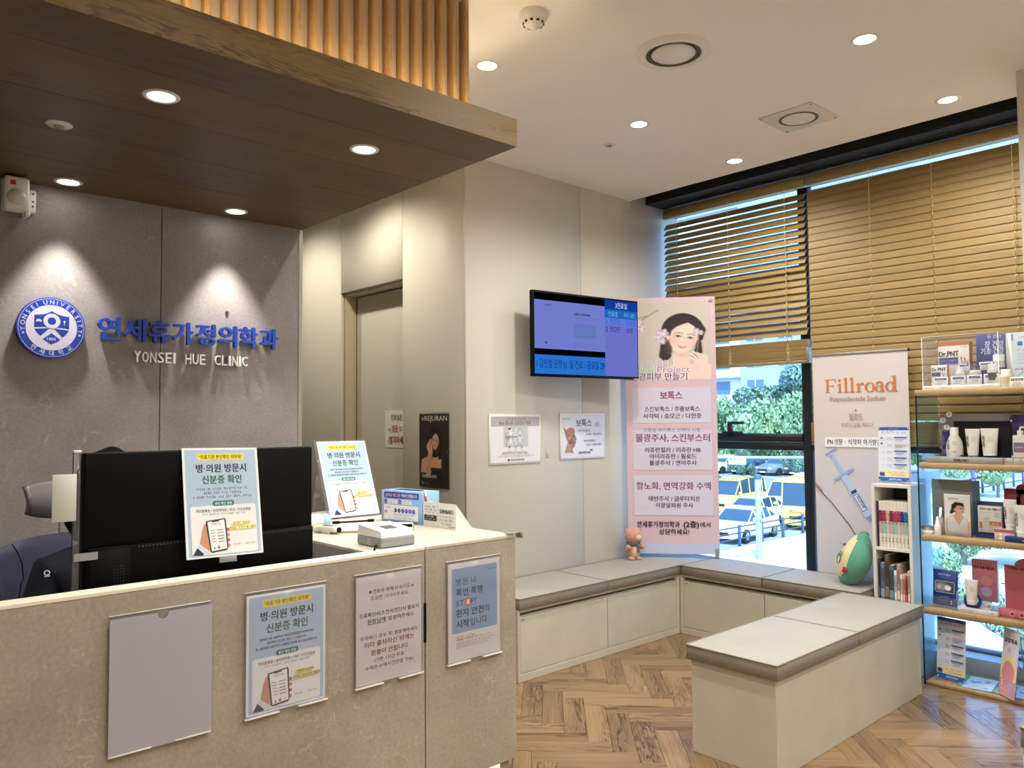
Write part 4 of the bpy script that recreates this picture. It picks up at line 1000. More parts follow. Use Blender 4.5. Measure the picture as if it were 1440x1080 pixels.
def hr(u, v):
    x = (u-0.5)*0.34; e = abs(u-0.5)*2
    zlo = 1.105+0.028*e**2.5; zhi = 1.242-0.012*e**3
    return (x*(1-0.06*(1-v)), 0.02-0.07*e**2+0.03*(v-.5)**2*4, zlo+(zhi-zlo)*v)
sheet(hr, 20, 8, 0.03).build('headrest', M['chair'], ch)
MB().rbox(-0.028, 0.028, 0.05, 0.065, 0.95, 1.14, 0.006, 2).build('headrest_post', plain('pale_green_grey_plastic', C(150, 152, 144), 0.5), ch)
def bk_(u, v):
    e = abs(u-0.5)*2; x = (u-0.5)*(0.56-0.06*(1-v)); z = 0.52+0.53*v-0.035*e**4*v
    return (x, 0.03-0.10*e**2-0.05*math.sin(v*PI), z)
sheet(bk_, 22, 14, 0.018).build('backrest', M['mesh'], ch)

MB().rbox(-0.27, 0.27, -0.50, 0.0, 0.45, 0.52, 0.03, 3).build('seat', M['mesh'], ch)
MB().tube([(0, 0.07, 0.94), (0, 0.10, 0.75), (0, 0.05, 0.50), (0, -0.2, 0.43)], 0.022, 10).build('back_support', M['dgrey'], ch)
MB().cyl((0, -0.24, 0.1), 0.025, 0.35, 16).build('gas_column', M['chrome'], ch)
for k in range(5):
    a = 2*PI*k/5
    MB().tube([(0, -0.24, 0.12), (0.28*math.cos(a), -0.24+0.28*math.sin(a), 0.075)], [0.025, 0.015], 8).build('leg', M['dgrey'], ch)
    MB().cyl((0.28*math.cos(a)-0.012, -0.24+0.28*math.sin(a), 0.028), 0.028, 0.024, 14, axis='x').build('caster', M['black'], ch)
for s in (-1, 1): MB().rbox(s*0.29-0.035, s*0.29+0.035, -0.38, -0.12, 0.67, 0.70, 0.012, 2).tube([(s*0.29, -0.25, 0.67), (s*0.29, -0.24, 0.46)], 0.014).build('armrest', M['dgrey'], ch)
# thin wire over the chair back, at the left edge of the photo
o = MB().tube([(0.535, 3.0, 1.065), (0.548, 2.995, 1.04), (0.562, 2.99, 1.00), (0.567, 2.99, 0.95), (0.560, 2.99, 0.94), (0.545, 3.0, 0.72)], 0.0018, 6).build('thin_cable', M['black'], None); tag(o, 'thin dark cable hanging in front of the blue-grey office chair', 'cable')

def skin_body(name, joints, edges, mat, parent, root=0, sub=2):
    me = bpy.data.meshes.new(name); me.from_pydata([tuple(Vector(j[:3])*S) for j in joints], edges, [])
    me.materials.append(mat); o = bpy.data.objects.new(name, me); link(o, parent)
    m = o.modifiers.new('skin', 'SKIN'); m.use_smooth_shade = True
    sv = me.skin_vertices[0].data if me.skin_vertices else None
    if sv is None:
        bm = bmesh.new(); bm.from_mesh(me); bm.verts.layers.skin.verify(); bm.to_mesh(me); bm.free(); sv = me.skin_vertices[0].data
    for i, j in enumerate(joints):
        r = j[3]; rr = (r, j[4]) if len(j) > 4 else (r, r)
        sv[i].radius = (rr[0]*S, rr[1]*S); sv[i].use_root = (i == root)
    s_ = o.modifiers.new('smooth', 'SUBSURF'); s_.levels = sub; s_.render_levels = sub
    return o
PX, PY = 0.815, 3.02
pe = thing('person', 'person with black hair in a navy top, sitting behind the monitor', 'person', (PX, PY, 0.535), R(6))
# torso, arms, legs: one continuous figure, leaning a little to the desk
J = [(0, 0.05, 0.06, 0.17, 0.13), (0, 0.04, 0.20, 0.155, 0.11), (0, 0.01, 0.34, 0.165, 0.115), (0, -0.01, 0.45, 0.12, 0.09), (0, -0.02, 0.52, 0.055, 0.055),
     (-0.17, 0.0, 0.425, 0.068), (-0.235, -0.03, 0.25, 0.053), (-0.205, -0.22, 0.235, 0.042), (-0.15, -0.36, 0.25, 0.03),
     (0.17, 0.0, 0.425, 0.068), (0.235, -0.03, 0.25, 0.053), (0.205, -0.22, 0.235, 0.042), (0.15, -0.36, 0.25, 0.03),
     (-0.10, -0.10, 0.03, 0.095), (-0.12, -0.40, 0.02, 0.065), (-0.12, -0.38, -0.35, 0.045), (0.10, -0.10, 0.03, 0.095), (0.12, -0.40, 0.02, 0.065), (0.12, -0.38, -0.35, 0.045)]
E_ = [(0, 1), (1, 2), (2, 3), (3, 4), (3, 5), (5, 6), (6, 7), (7, 8), (3, 9), (9, 10), (10, 11), (11, 12), (0, 13), (13, 14), (14, 15), (0, 16), (16, 17), (17, 18)]
skin_body('body', J, E_, M['navy'], pe)
MB().lathe([(0.050, 0.50), (0.046, 0.55), (0.048, 0.60)], (0, -0.02, 0), 20).build('neck', M['skin'], pe)
hd = MB()
bm = bmesh.new(); bmesh.ops.create_uvsphere(bm, u_segments=28, v_segments=20, radius=1)
for v in bm.verts:
    x, y, z = v.co; k = 1-0.26*max(0, -z)**1.3
    v.co = Vector((x*0.078*k, y*0.098*(1-0.12*max(0, -z))-0.03, z*0.118+0.685))
    if y < -0.6 and abs(x) < 0.22: v.co.y -= 0.014*math.exp(-((z+0.12)/0.16)**2)*(1-abs(x)/0.22)      # nose
    if y < -0.6 and abs(abs(x)-0.38) < 0.2: v.co.y += 0.006*math.exp(-((z-0.05)/0.12)**2)              # eye sockets
hd.bm(bm); h_ = hd.build('head', M['skin'], pe)
for s in (-1, 1):
    MB().ball((s*0.030, -0.112, 0.692), (0.012, 0.008, 0.007)).build('eye', M['white'], h_); MB().ball((s*0.030, -0.1185, 0.692), (0.0055, 0.003, 0.0055)).build('pupil', M['black'], h_)
    MB().ball((s*0.080, -0.02, 0.68), (0.010, 0.02, 0.03)).build('ear', M['skin'], h_)
MB().ball((0, -0.117, 0.628), (0.022, 0.007, 0.006)).build('mouth', plain('lips', C(176, 90, 86), 0.5), h_)
hm = MB()
bm = bmesh.new(); bmesh.ops.create_uvsphere(bm, u_segments=28, v_segments=18, radius=1)
for v in list(bm.verts):
    if v.co.y < -0.35 and v.co.z < 0.42: bm.verts.remove(v)
for v in bm.verts: x, y, z = v.co; v.co = Vector((x*0.098*(1+0.04*math.sin(9*z)), y*0.114-0.018, z*0.135+0.70+0.006*math.sin(6*x)))
hm.bm(bm)
for s in (-1, 1): hm.tube([(s*0.075, -0.02, 0.74), (s*0.098, -0.01, 0.66), (s*0.098, 0.0, 0.58), (s*0.085, 0.0, 0.52)], [0.03, 0.034, 0.03, 0.01], 10)
hm.tube([(0, 0.06, 0.72), (0, 0.09, 0.62), (0, 0.085, 0.52)], [0.06, 0.06, 0.02], 12)
hm.build('hair', M['hair'], pe)
mb = MB(); mb.T = at(-0.20, -0.062, 0.435, R(-12), R(-30)); mb.ring(0, 0, 0.006, 0.009, C(196, 200, 210)); mb.rect(-0.008, -0.013, 0.016, 0.003, C(196, 200, 210)); mb.build('shoulder_badge', INK, pe)
for s in (-1, 1):        # hands on the desk, five fingers each
    hx, hy, hz = s*0.15, -0.37, 0.25
    Jh = [(hx, hy, hz, 0.026), (hx, hy-0.05, hz-0.005, 0.030, 0.016)]; Eh = [(0, 1)]
    for q, l in enumerate((0.058, 0.068, 0.064, 0.050)):
        fx = hx+(q-1.5)*0.019
        b = len(Jh); Jh += [(fx, hy-0.075, hz-0.002, 0.0095), (fx, hy-0.075-l*0.55, hz-0.006, 0.0085), (fx, hy-0.075-l, hz-0.018, 0.0075)]; Eh += [(1, b), (b, b+1), (b+1, b+2)]
    b = len(Jh); Jh += [(hx-s*0.03, hy-0.035, hz-0.006, 0.011), (hx-s*0.048, hy-0.07, hz-0.014, 0.009)]; Eh += [(0, b), (b, b+1)]
    skin_body('hand', Jh, Eh, M['skin'], pe, 0, 1)
# ------------------------------------------------------------------ upholstered storage benches
def cushion(label, x0, x1, y0, y1, z0=0.398, z1=0.465, grp='grey leatherette seat cushions'):
    t = thing('bench_cushion', label, 'cushion', ((x0+x1)/2, (y0+y1)/2, z0), 0, grp)
    w, d = (x1-x0)/2-0.002, (y1-y0)/2-0.002; h = z1-z0
    bm = bmesh.new(); bmesh.ops.create_grid(bm, x_segments=16, y_segments=16, size=1)
    for v in bm.verts:
        u, q = v.co.x, v.co.y; e = max(abs(u), abs(q)); c = (1-u**4)*(1-q**4)
        v.co = Vector((u*w, q*d, h-0.006+0.010*c+0.0012*math.sin(7*u+3)*math.sin(6*q)*(1-e**6)))
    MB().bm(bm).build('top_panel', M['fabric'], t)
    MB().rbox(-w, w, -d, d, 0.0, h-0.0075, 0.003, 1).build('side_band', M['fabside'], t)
    pi = MB(); zz = h-0.006; k = 0.004
    pts = [(-w+k, -d+0, zz), (w-k, -d, zz), (w, -d+k, zz), (w, d-k, zz), (w-k, d, zz), (-w+k, d, zz), (-w, d-k, zz), (-w, -d+k, zz), (-w+k, -d, zz)]
    pi.tube(pts, 0.0035, 6, cap=False); pi.build('piping', M['fabside'], t)
    return t
def scuffs(mb, x0, x1, z0, z1, n, seed):
    rr = random.Random(seed)
    for _ in range(n):
        x = rr.uniform(x0, x1); z = rr.uniform(z0, z1); a = rr.uniform(0, PI); l = rr.uniform(0.004, 0.02)
        mb.stroke([(x, z), (x+l*math.cos(a), z+l*math.sin(a)*0.6)], 0.0012, C(168, 162, 146)); mb.layer = 0
tb = thing('storage_bench', 'long ivory storage bench with two doors along the screen wall', 'bench', (3.0, 3.27, 0))
def tb_(*a): return MB().rbox(a[0]-3.0, a[1]-3.0, a[2]-3.27, a[3]-3.27, a[4], a[5], 0.0015, 1, 0, False)
tb_(3.02, 4.94, 3.295, YT-0.002, 0.0, 0.36).build('carcass', M['offwhite'], tb)
tb_(3.02, 4.505, 3.27, YT-0.002, 0.381, 0.397).build('top_rail', M['bench'], tb)
tb_(4.505, 4.94, 3.27, YT-0.002, 0.36, 0.397).build('corner_top', M['bench'], tb)
tb_(3.02, 4.505, 3.27, 3.295, 0.0, 0.044).build('plinth', M['bench'], tb)
tb_(4.474, 4.505, 3.27, 3.295, 0.045, 0.38).build('end_post', M['bench'], tb)
tb_(3.004, 3.02, 3.27, YT-0.002, 0.0, 0.397).build('side_panel', M['bench'], tb)
for a, b in ((3.0225, 3.7585), (3.7640, 4.4715)):
    d_ = tb_(a, b, 3.272, 3.288, 0.047, 0.354).build('door', M['bench'], tb)
mb = MB(); mb.T = at(0, 0.0015, 0); scuffs(mb, 0.05, 1.45, 0.08, 0.32, 70, 3); mb.text('■■■', 0.043, 0.337, 0.007, INKB, 0.02); mb.build('scuffs_and_sticker', INK, tb)
cushion('long grey cushion at the left of the bench under the screen', 3.005, 3.752, 3.255, YT-0.003)
cushion('long grey cushion on the bench corner under the pink banner', 3.752, 4.935, 3.255, YT-0.003)
wb = thing('storage_bench', 'ivory storage bench with two doors along the window', 'bench', (4.505, 3.268, 0), R(-90))
# local x runs towards the viewer (-y), local y towards the window
def wb_(*a): return MB().rbox(*a, 0.0015, 1, 0, False)
wb_(0.0, 1.245, 0.026, 0.42, 0.0, 0.36).build('carcass', M['offwhite'], wb)
wb_(0.0, 1.245, 0.0, 0.42, 0.381, 0.397).build('top_rail', M['bench'], wb)
wb_(0.0, 1.245, 0.0, 0.026, 0.0, 0.044).build('plinth', M['bench'], wb)
wb_(0.0, 0.028, 0.0, 0.026, 0.045, 0.38).build('end_post', M['bench'], wb)
for a, b in ((0.030, 0.6305), (0.6360, 1.242)): wb_(a, b, 0.002, 0.018, 0.047, 0.354).build('door', M['bench'], wb)
mb = MB(); mb.T = at(0, 0.0015, 0); scuffs(mb, 0.04, 1.2, 0.08, 0.32, 40, 9); mb.text('■■■', 0.052, 0.337, 0.007, INKB, 0.02); mb.build('scuffs_and_sticker', INK, wb)
cushion('grey window bench cushion nearest the corner', 4.49, 4.925, 2.645, 3.252)
cushion('grey window bench cushion beside the bookcase', 4.49, 4.925, 2.026, 2.642)
ib = thing('island_bench', 'free-standing ivory box bench in the middle of the floor', 'bench', (3.69, 1.885, 0))
def ib_(*a): return MB().rbox(a[0]-3.69, a[1]-3.69, a[2]-1.885, a[3]-1.885, a[4], a[5], 0.0015, 1, 0, False)
ib_(2.952, 4.428, 1.684, 2.088, 0.373, 0.398).build('top_frame', M['bench'], ib)
ib_(2.952, 2.970, 1.684, 2.088, 0.0, 0.3715).build('end_panel', M['bench'], ib)
ib_(4.410, 4.428, 1.684, 2.088, 0.0, 0.3715).build('end_panel', M['bench'], ib)
ib_(2.9705, 4.4095, 1.686, 1.704, 0.0, 0.3715).build('side_panel', M['bench'], ib)
ib_(2.9705, 4.4095, 2.068, 2.086, 0.0, 0.3715).build('side_panel', M['bench'], ib)
mb = MB(); mb.T = at(0, -0.2001, 0); scuffs(mb, -0.7, 0.7, 0.03, 0.33, 60, 5); mb.build('scuffs', INK, ib)
cushion('grey cushion on the island bench, near half', 2.932, 3.668, 1.664, 2.105, 0.399, 0.467)
cushion('grey cushion on the island bench, half by the shelves', 3.670, 4.440, 1.664, 2.105, 0.399, 0.467)
ib2 = thing('island_bench', 'second ivory box bench cut off at the lower right corner of the photo', 'bench', (3.67, 0.59, 0))
MB().rbox(-0.745, 0.74, -0.2, 0.222, 0.0, 0.3715, 0.002, 1).build('carcass', M['bench'], ib2)
MB().rbox(-0.745, 0.74, -0.2, 0.222, 0.373, 0.398, 0.002, 1).build('top_frame', M['bench'], ib2)
cushion('grey cushion at the lower right corner of the photo', 2.915, 3.67, 0.375, 0.818, 0.399, 0.467)
cushion('grey cushion on the second box bench, out of view', 3.672, 4.42, 0.375, 0.822, 0.399, 0.467)

# ------------------------------------------------------------------ sign on the stone wall
sl = thing('round_emblem', 'round blue and white university emblem on the stone wall', 'emblem', (0.829, YS-0.030, 1.876))
MB().lathe([(0.1325, 0.0), (0.1335, -0.004), (0.1335, -0.026), (0.131, -0.028)], (0, 0.028, 0), 64, axis='y').build('disc', M['blue'], sl) if False else None
MB().cyl((0, 0, 0), 0.1335, 0.028, 72, axis='y').build('disc', M['blue'], sl)
mb = MB(); mb.T = at(0, -0.0006, 0)
BL = C(20, 62, 172); LV = C(216, 214, 236)
mb.ring(0, 0, 0.1265, 0.1282, LV, 72); mb.disc(0, 0, 0.100, LV, 64)
sh = [(-0.068, 0.052), (-0.036, 0.056), (-0.014, 0.064), (0, 0.073), (0.014, 0.064), (0.036, 0.056), (0.068, 0.052)]
mb.poly(sh+[(0.068, -0.003), (0.03, 0.001), (0, 0.002), (-0.03, 0.001), (-0.068, -0.003)], BL)
mb.poly([(-0.067, -0.009), (-0.03, -0.005), (-0.010, -0.004), (-0.043, -0.040), (-0.053, -0.030), (-0.062, -0.018)], BL)
mb.poly([(0.067, -0.009), (0.03, -0.005), (0.010, -0.004), (0.043, -0.040), (0.053, -0.030), (0.062, -0.018)], BL)
mb.poly([(0, -0.024), (0.034, -0.052), (0, -0.073), (-0.034, -0.052)], BL)
mb.text('1885', 0, -0.056, 0.017, LV, 0.034, .02)
mb.disc(0, 0.029, 0.033, LV, 40); mb.disc(0, 0.029, 0.0165, BL, 32)
mb.poly([(-0.061, 0.022), (-0.050, 0.025), (-0.039, 0.022), (-0.040, 0.031), (-0.050, 0.036), (-0.060, 0.031)], LV)
mb.poly([(0.049, 0.036), (0.044, 0.028), (0.048, 0.024), (0.047, 0.014), (0.051, 0.014), (0.050, 0.024), (0.054, 0.028)], LV)
def arc(txt, r, a0, a1, h, flip=False):
    n = len(txt); w = [0.55 if c == 'I' else (0.5 if c == ' ' else 1.0) for c in txt]; tot = sum(w); acc = 0
    for c, ww in zip(txt, w):
        a = a0+(a1-a0)*(acc+ww/2)/tot; acc += ww
        if c == ' ': continue
        rot = R(a-90) if not flip else R(a+90)
        cx, cz = r*math.cos(R(a)), r*math.sin(R(a))
        off = -h*0.36
        mb.text(c, cx-off*math.sin(rot)*1.0*(1), cz+off*math.cos(rot), h, LV, None, .02, 'c', rot)
arc('YONSEI UNIVERSITY', 0.1125, 192, -12, 0.026)
arc('연세대학교', 0.1125, 222, 318, 0.025, True)
mb.disc(-0.109, -0.028, 0.0045, LV, 14); mb.disc(0.109, -0.028, 0.0045, LV, 14)
mb.build('printed_crest', INK, sl)

def sign_letter(name, c, x, z, h, w, depth, mat, label, cat, grp, bold):
    vs, fs, wid, x0 = glyphs(c); lo = min(v[1] for v in vs); hi = max(v[1] for v in vs)
    kx, kz = w/wid, h/(hi-lo)
    out = MB(); q = bold*h*.75
    for n_, (sx, sz) in enumerate(((0, 0), (q, 0), (-q, 0), (0, q*.6), (0, -q*.6))):
        bm = bmesh.new(); dy = depth+0.0001*n_
        bv = [bm.verts.new(((a-x0)*kx-w/2+sx, -dy, (b-lo)*kz+sz)) for a, b in vs]
        for f in fs:
            try: bm.faces.new([bv[i] for i in f])
            except ValueError: pass
        bmesh.ops.remove_doubles(bm, verts=bm.verts, dist=1e-5)
        r = bmesh.ops.extrude_face_region(bm, geom=bm.faces[:])
        for v in [g for g in r['geom'] if isinstance(g, bmesh.types.BMVert)]: v.co.y += dy-0.001
        bmesh.ops.recalc_face_normals(bm, faces=bm.faces[:])
        out.bm(bm, 0, False)
    o = out.build(name, mat, None, (x, YS-0.012, z)); tag(o, label, cat, grp)
    for q in (-w*0.25, w*0.25): pass
    return o
kor = '연세휴가정의학과'
for i, c in enumerate(kor):
    x = 1.008+0.0555+i*0.1105
    sign_letter('sign_letter', c, x, 1.838, 0.104, 0.092 if c != '휴' else 0.098, 0.022, M['blue'], 'raised blue Korean letter of the clinic name, %s' % ('first, next to the round emblem', 'second from the left', 'third from the left', 'fourth from the left', 'fifth from the left', 'sixth from the left', 'second from the right end', 'last at the right end')[i], 'sign letter', 'blue letters of the Korean clinic name', 0.042)
wl = plain('white_letter_paint', C(232, 228, 222), 0.4)
eng = 'YONSEI HUE CLINIC'; xs = 1.175; W_ = {'I': 0.012, ' ': 0.036}
place = {}
seen_n = {}
tot = sum(W_.get(c, 0.031)+0.0085 for c in eng)
kx = (1.728-1.172)/tot
words = {0: 'YONSEI', 7: 'HUE', 11: 'CLINIC'}; cur = ''
for i, c in enumerate(eng):
    if i in words: cur = words[i]; cnt = {}
    w = W_.get(c, 0.031)
    if c != ' ':
        cnt[c] = cnt.get(c, 0)+1
        o_ = {1: '', 2: 'second '}[cnt[c]] if cur.count(c) > 1 else ''
        if cur.count(c) > 1 and cnt[c] == 1: o_ = 'first '
        sign_letter('sign_letter', c, xs+(w/2)*kx, 1.742, 0.050, w*kx, 0.014, wl, 'small raised white letter %s, %sin the word %s on the stone wall' % (c, o_, cur), 'sign letter', 'white letters of the English clinic name', 0.014)
    xs += (w+0.0085)*kx

# ------------------------------------------------------------------ paper things on the walls
mats_wall = {}
t = thing('wall_poster', 'black poster of a dark-haired woman on the corridor wall', 'poster', (XA-0.001, 4.198, 1.032), R(-90))
PWd, PHt = 0.312, 0.468
MB().rbox(-0.006, PWd+0.006, -0.006, -0.0005, -0.008, PHt+0.012, 0.001, 1).build('clear_frame', M['acrylic'], t)
p = Pic(84, 126, PWd/PHt, (34, 30, 26))
p.ell(.34, .5, .5, .6, (48, 42, 36), soft=60, k=.6)
sk = (206, 160, 134)
p.poly([(.05, .36), (.12, .40), (.20, .42), (.30, .44), (.46, .42), (.50, .38), (.50, .25), (.10, .25)], sk, 2)
p.poly([(.26, .56), (.40, .56), (.40, .38), (.28, .38)], sk, 2)
p.ell(.36, .62, .17, .21, (24, 18, 16)); p.poly([(.20, .66), (.24, .42), (.30, .38), (.30, .62)], (24, 18, 16)); p.poly([(.44, .62), (.50, .40), (.44, .38), (.42, .5)], (24, 18, 16))
face(p, .375, .63, .125, sk, -0.05, (150, 100, 80), (170, 70, 70), (24, 18, 16), -6, False)
p.poly([(.10, .02), (.16, .27), (.50, .27), (.56, .02)], (26, 24, 26), 2)
p.poly([(.03, .20), (.06, .38), (.14, .40), (.17, .20)], sk, 2)
p.poly([(.15, .16), (.19, .44), (.25, .52), (.30, .50), (.25, .16)], (198, 152, 126), 2)
hand(p, .25, .52, .13, (212, 168, 142), (150, 104, 84), 10)
mb = MB(); mb.T = at(0, -0.0062, 0); mb.image(0, 0, PWd, PHt, p.a)
mb.text('REJURAN', 0.175, 0.424, 0.046, C(230, 226, 220), 0.235, .0); mb.text('❋', 0.036, 0.426, 0.03, C(220, 214, 208))
mb.text('피부에 힘을,', 0.035, 0.093, 0.022, C(190, 180, 166), 0.10, 0, 'l'); mb.text('리쥬란힐러로 채우다', 0.035, 0.062, 0.024, C(220, 212, 200), 0.15, .02, 'l')
mb.disc(0.036, 0.028, 0.006, C(236, 232, 226)); mb.text('연세휴가정의학과', 0.05, 0.023, 0.011, C(170, 160, 150), 0.06, 0, 'l')
mb.build('printed_face', INK, t)
MB().lathe([(0.012, 0), (0.014, -0.003), (0.012, -0.006)], (PWd-0.002, -0.004, 0.235), 20, axis='y', cap=False).build('finger_hole_rim', M['grey'], t)
t = thing('door_notice', 'white taped notice in black and red on the recessed door', 'notice', (XA+0.119, 4.79, 1.27), R(-90))
MB().box(0, 0.30, -0.001, 0, 0, 0.262).build('paper', M['paper'], t)
mb = MB(); mb.T = at(0, -0.0014, 0)
mb.text('진료실은', 0.145, 0.195, 0.046, INKB, 0.14, .02)
mb.text('☞', 0.062, 0.115, 0.04, C(180, 60, 60)); mb.text('옆문', 0.125, 0.118, 0.048, C(176, 44, 44), 0.075, .03); mb.rect(0.06, 0.108, 0.115, 0.0025, C(176, 44, 44)); mb.text('입니다.', 0.222, 0.118, 0.040, INKB, 0.09, .01)
mb.text('(열지마세요)', 0.162, 0.032, 0.060, C(160, 40, 40), 0.235, .03); mb.build('printed_text', INKM, t)

t = thing('wall_poster', 'white poster of a silver hyperbaric oxygen chamber beside the screen', 'poster', (3.187, YT-0.001, 1.178))
w, h = 0.446, 0.316
MB().rbox(0, w, -0.007, -0.0005, 0, h, 0.001, 1).build('acrylic_plate', M['white'], t)
mb = MB(); mb.T = at(0, -0.0078, 0)
mb.rect(0.012, 0.012, w-0.024, h-0.024, C(226, 226, 232)); mb.rect(0.014, h-0.078, w-0.028, 0.062, C(178, 174, 182))
mb.text('산소를 채워주는 새로운 방법', w/2, h-0.037, 0.016, C(110, 70, 72), 0.17); mb.text('ibex 항노화 고압산소 치료', w/2-0.005, h-0.066, 0.028, C(112, 74, 76), 0.27, .02)
p = Pic(70, 46, 1.5, (196, 198, 202))
p.poly([(.12, .34), (.18, .74), (.62, .92), (.62, .10), (.20, .22)], (222, 226, 230), 2); p.ell(.24, .50, .14, .24, (168, 172, 176), 0, 2)
p.ell(.62, .52, .10, .42, (150, 154, 158)); p.ell(.66, .52, .10, .40, (206, 210, 214)); p.poly([(.66, .90), (.95, .96), (1.0, .50), (.95, .06), (.66, .10)], (206, 210, 214), 2); p.ell(.98, .5, .16, .46, (176, 180, 184)); p.ell(1.0, .5, .11, .34, (214, 218, 222))
p.line([(.14, .48), (.80, .50)], .05, (110, 114, 118)); p.line([(.2, .6), (.6, .7)], .04, (246, 248, 250)); p.ell(.36, .90, .07, .05, (40, 40, 44)); p.ell(1.0, .55, .03, .06, (50, 50, 54)); p.line([(.20, .24), (.16, .06)], .03, (90, 90, 94)); p.line([(.85, .1), (.85, .0)], .03, (90, 90, 94))
mb.image(w/2-0.105, 0.108, 0.21, 0.128, p.a)
for k, (x, c) in enumerate(((-.055, C(190, 60, 66)), (0.0, C(130, 132, 138)), (.052, C(130, 132, 138)))):
    cx = w/2-0.003+x
    if k == 0: mb.poly([(cx, 0.098), (cx-0.010, 0.110), (cx-0.006, 0.116), (cx, 0.112), (cx+0.006, 0.116), (cx+0.010, 0.110)], c)
    else: mb.ring(cx, 0.108, 0.005, 0.009, c); mb.stroke([(cx, 0.099), (cx, 0.093)], 0.002, c)
    mb.text(('심혈관', '항암', '피부')[k], cx, 0.080, 0.008, C(90, 90, 96))
mb.text('연세휴가정의학과에서 산소치료를 시작하세요', w/2-0.01, 0.066, 0.014, C(70, 70, 78), 0.22); mb.rect(w/2-0.13, 0.061, 0.24, 0.001, C(120, 120, 128))
mb.text('피로 회복 · 항노화 · 피부 재생 · 스포츠 손상 · 만성 통증 · 두통', w/2-0.002, 0.045, 0.012, C(70, 70, 78), 0.32)
mb.disc(w/2-0.065, 0.026, 0.008, C(40, 40, 50)); mb.text('연세휴가정의학과의원', w/2+0.01, 0.021, 0.014, C(50, 50, 60), 0.12, .02)
mb.build('printed_face', INK, t)
t = thing('wall_poster', 'white poster with a brown face anatomy picture, right of the oxygen chamber one', 'poster', (3.815, YT-0.001, 1.187))
w, h = 0.452, 0.312
MB().rbox(0, w, -0.007, -0.0005, 0, h, 0.001, 1).build('acrylic_plate', M['white'], t)
mb = MB(); mb.T = at(0, -0.0078, 0); mb.rect(0.012, 0.010, w-0.024, h-0.02, C(222, 224, 236))
mb.text('연세휴 가정의학', 0.055, h-0.042, 0.014, NAVY, 0.07); mb.text('보톡스', 0.235, h-0.087, 0.056, C(30, 34, 60), 0.155, .03)
for (x, y, t_, wd) in ((0.215, .185, '“이런 분께 권합니다', .13), (0.315, .160, '사각턱 · 주름 보톡스', .16), (0.27, .115, '“이런 분께 권합니다', .13), (0.315, .088, '승모근 · 다한증 보톡스', .16)): mb.text(t_, x+.02, y, 0.019, C(40, 40, 60), wd, .02)
mb.text('연세휴가정의학과의원', 0.235, 0.034, 0.020, C(34, 44, 80), 0.12, .03)
mb.poly([(.29, .055), (.30, .068), (.31, .058), (.322, .07), (.316, .05)], C(34, 60, 100)); mb.poly([(.34, .22), (.35, .245), (.375, .25), (.39, .26), (.385, .235), (.40, .215), (.37, .22)], C(186, 192, 214))
p = Pic(60, 90, .66, (222, 224, 236))
p.poly([(.04, .04), (.14, .26), (.20, .42), (.10, .60), (.02, .86), (.0, .98), (.14, .84), (.26, .92), (.42, .94), (.56, .86), (.57, .70), (.60, .62), (.66, .50), (.60, .46), (.62, .38), (.58, .34), (.58, .27), (.48, .22), (.44, .12), (.52, .04)], (166, 124, 104), 2)
for k in range(14):
    a = k/13; p.line([(.12+.02*k, .80-.02*k), (.24+.02*k, .60-.01*k), (.30+.015*k, .30+.004*k)], .018, (122, 82, 68), k=.7)
for k in range(7): p.line([(.16+.03*k, .06), (.22+.03*k, .34)], .016, (206, 172, 150), k=.7)
p.ell(.50, .62, .05, .025, (60, 40, 36)); p.ell(.30, .56, .05, .08, (196, 156, 134)); p.line([(.50, .40), (.61, .42)], .02, (110, 60, 56))
mb.image(0.030, 0.036, 0.128, 0.192, p.a); mb.build('printed_face', INK, t)
o = MB().rbox(-0.012, 0.012, -0.003, 0, -0.028, 0.028, 0.001, 1).build('wall_sticker', plain('faint_grey_sticker', C(196, 190, 178), 0.6), None, (3.70, YT-0.001, 1.232)); tag(o, 'faint small sticker on the wall between the two white posters', 'sticker')

# ------------------------------------------------------------------ the hanging screen
tv = thing('wall_screen', 'black framed clinic information screen on the panelled wall', 'television', (3.877, 3.508, 2.003), R(-5.9))
W, H = 0.928, 0.546
MB().rbox(-W/2, W/2, 0.0, 0.035, -H/2, H/2, 0.004, 2).build('cabinet', M['black'], tv)
MB().rbox(-0.22, 0.22, 0.035, 0.06, -0.16, 0.16, 0.01, 2).build('rear_housing', M['blackm'], tv)
MB().rbox(-0.05, 0.05, 0.06, 0.185, -0.05, 0.05, 0.004, 1).build('wall_arm', M['blackm'], tv)
mb = MB(); mb.T = at(0, -0.0006, 0)
iw, ih = W-0.022, H-0.030; x0, z0 = -iw/2, -ih/2+0.002
mb.rect(x0, z0, iw, ih, C(4, 4, 6)); px_ = x0+iw*0.664
mb.rect(x0, z0, iw*0.664, ih*0.235, C(40, 112, 206)); mb.rect(x0, z0+ih*0.31, iw*0.664, ih*0.60, C(112, 122, 202))
mb.rect(px_, z0, iw*0.336, ih*1.0, C(104, 112, 196)); mb.rect(px_, z0+ih*0.875, iw*0.336, ih*0.125, C(16, 60, 154)); mb.rect(px_, z0+ih*0.765, iw*0.336, ih*0.11, C(26, 104, 180)); mb.rect(px_, z0+ih*0.67, iw*0.336, ih*0.095, C(92, 118, 210))
mb.text('/ 김민철 원장님: 일 진료 / 금요일 29', x0+iw*.335, z0+ih*.085, 0.062, C(18, 30, 80), iw*.64, .01)
mb.text('3진료실', px_+iw*.17, z0+ih*.905, 0.044, C(210, 220, 244), iw*.12); mb.text('진료중', px_+iw*.085, z0+ih*.79, 0.040, C(120, 180, 226), iw*.10); mb.text('대기: 2명', px_+iw*.25, z0+ih*.795, 0.034, C(120, 180, 226), iw*.11)
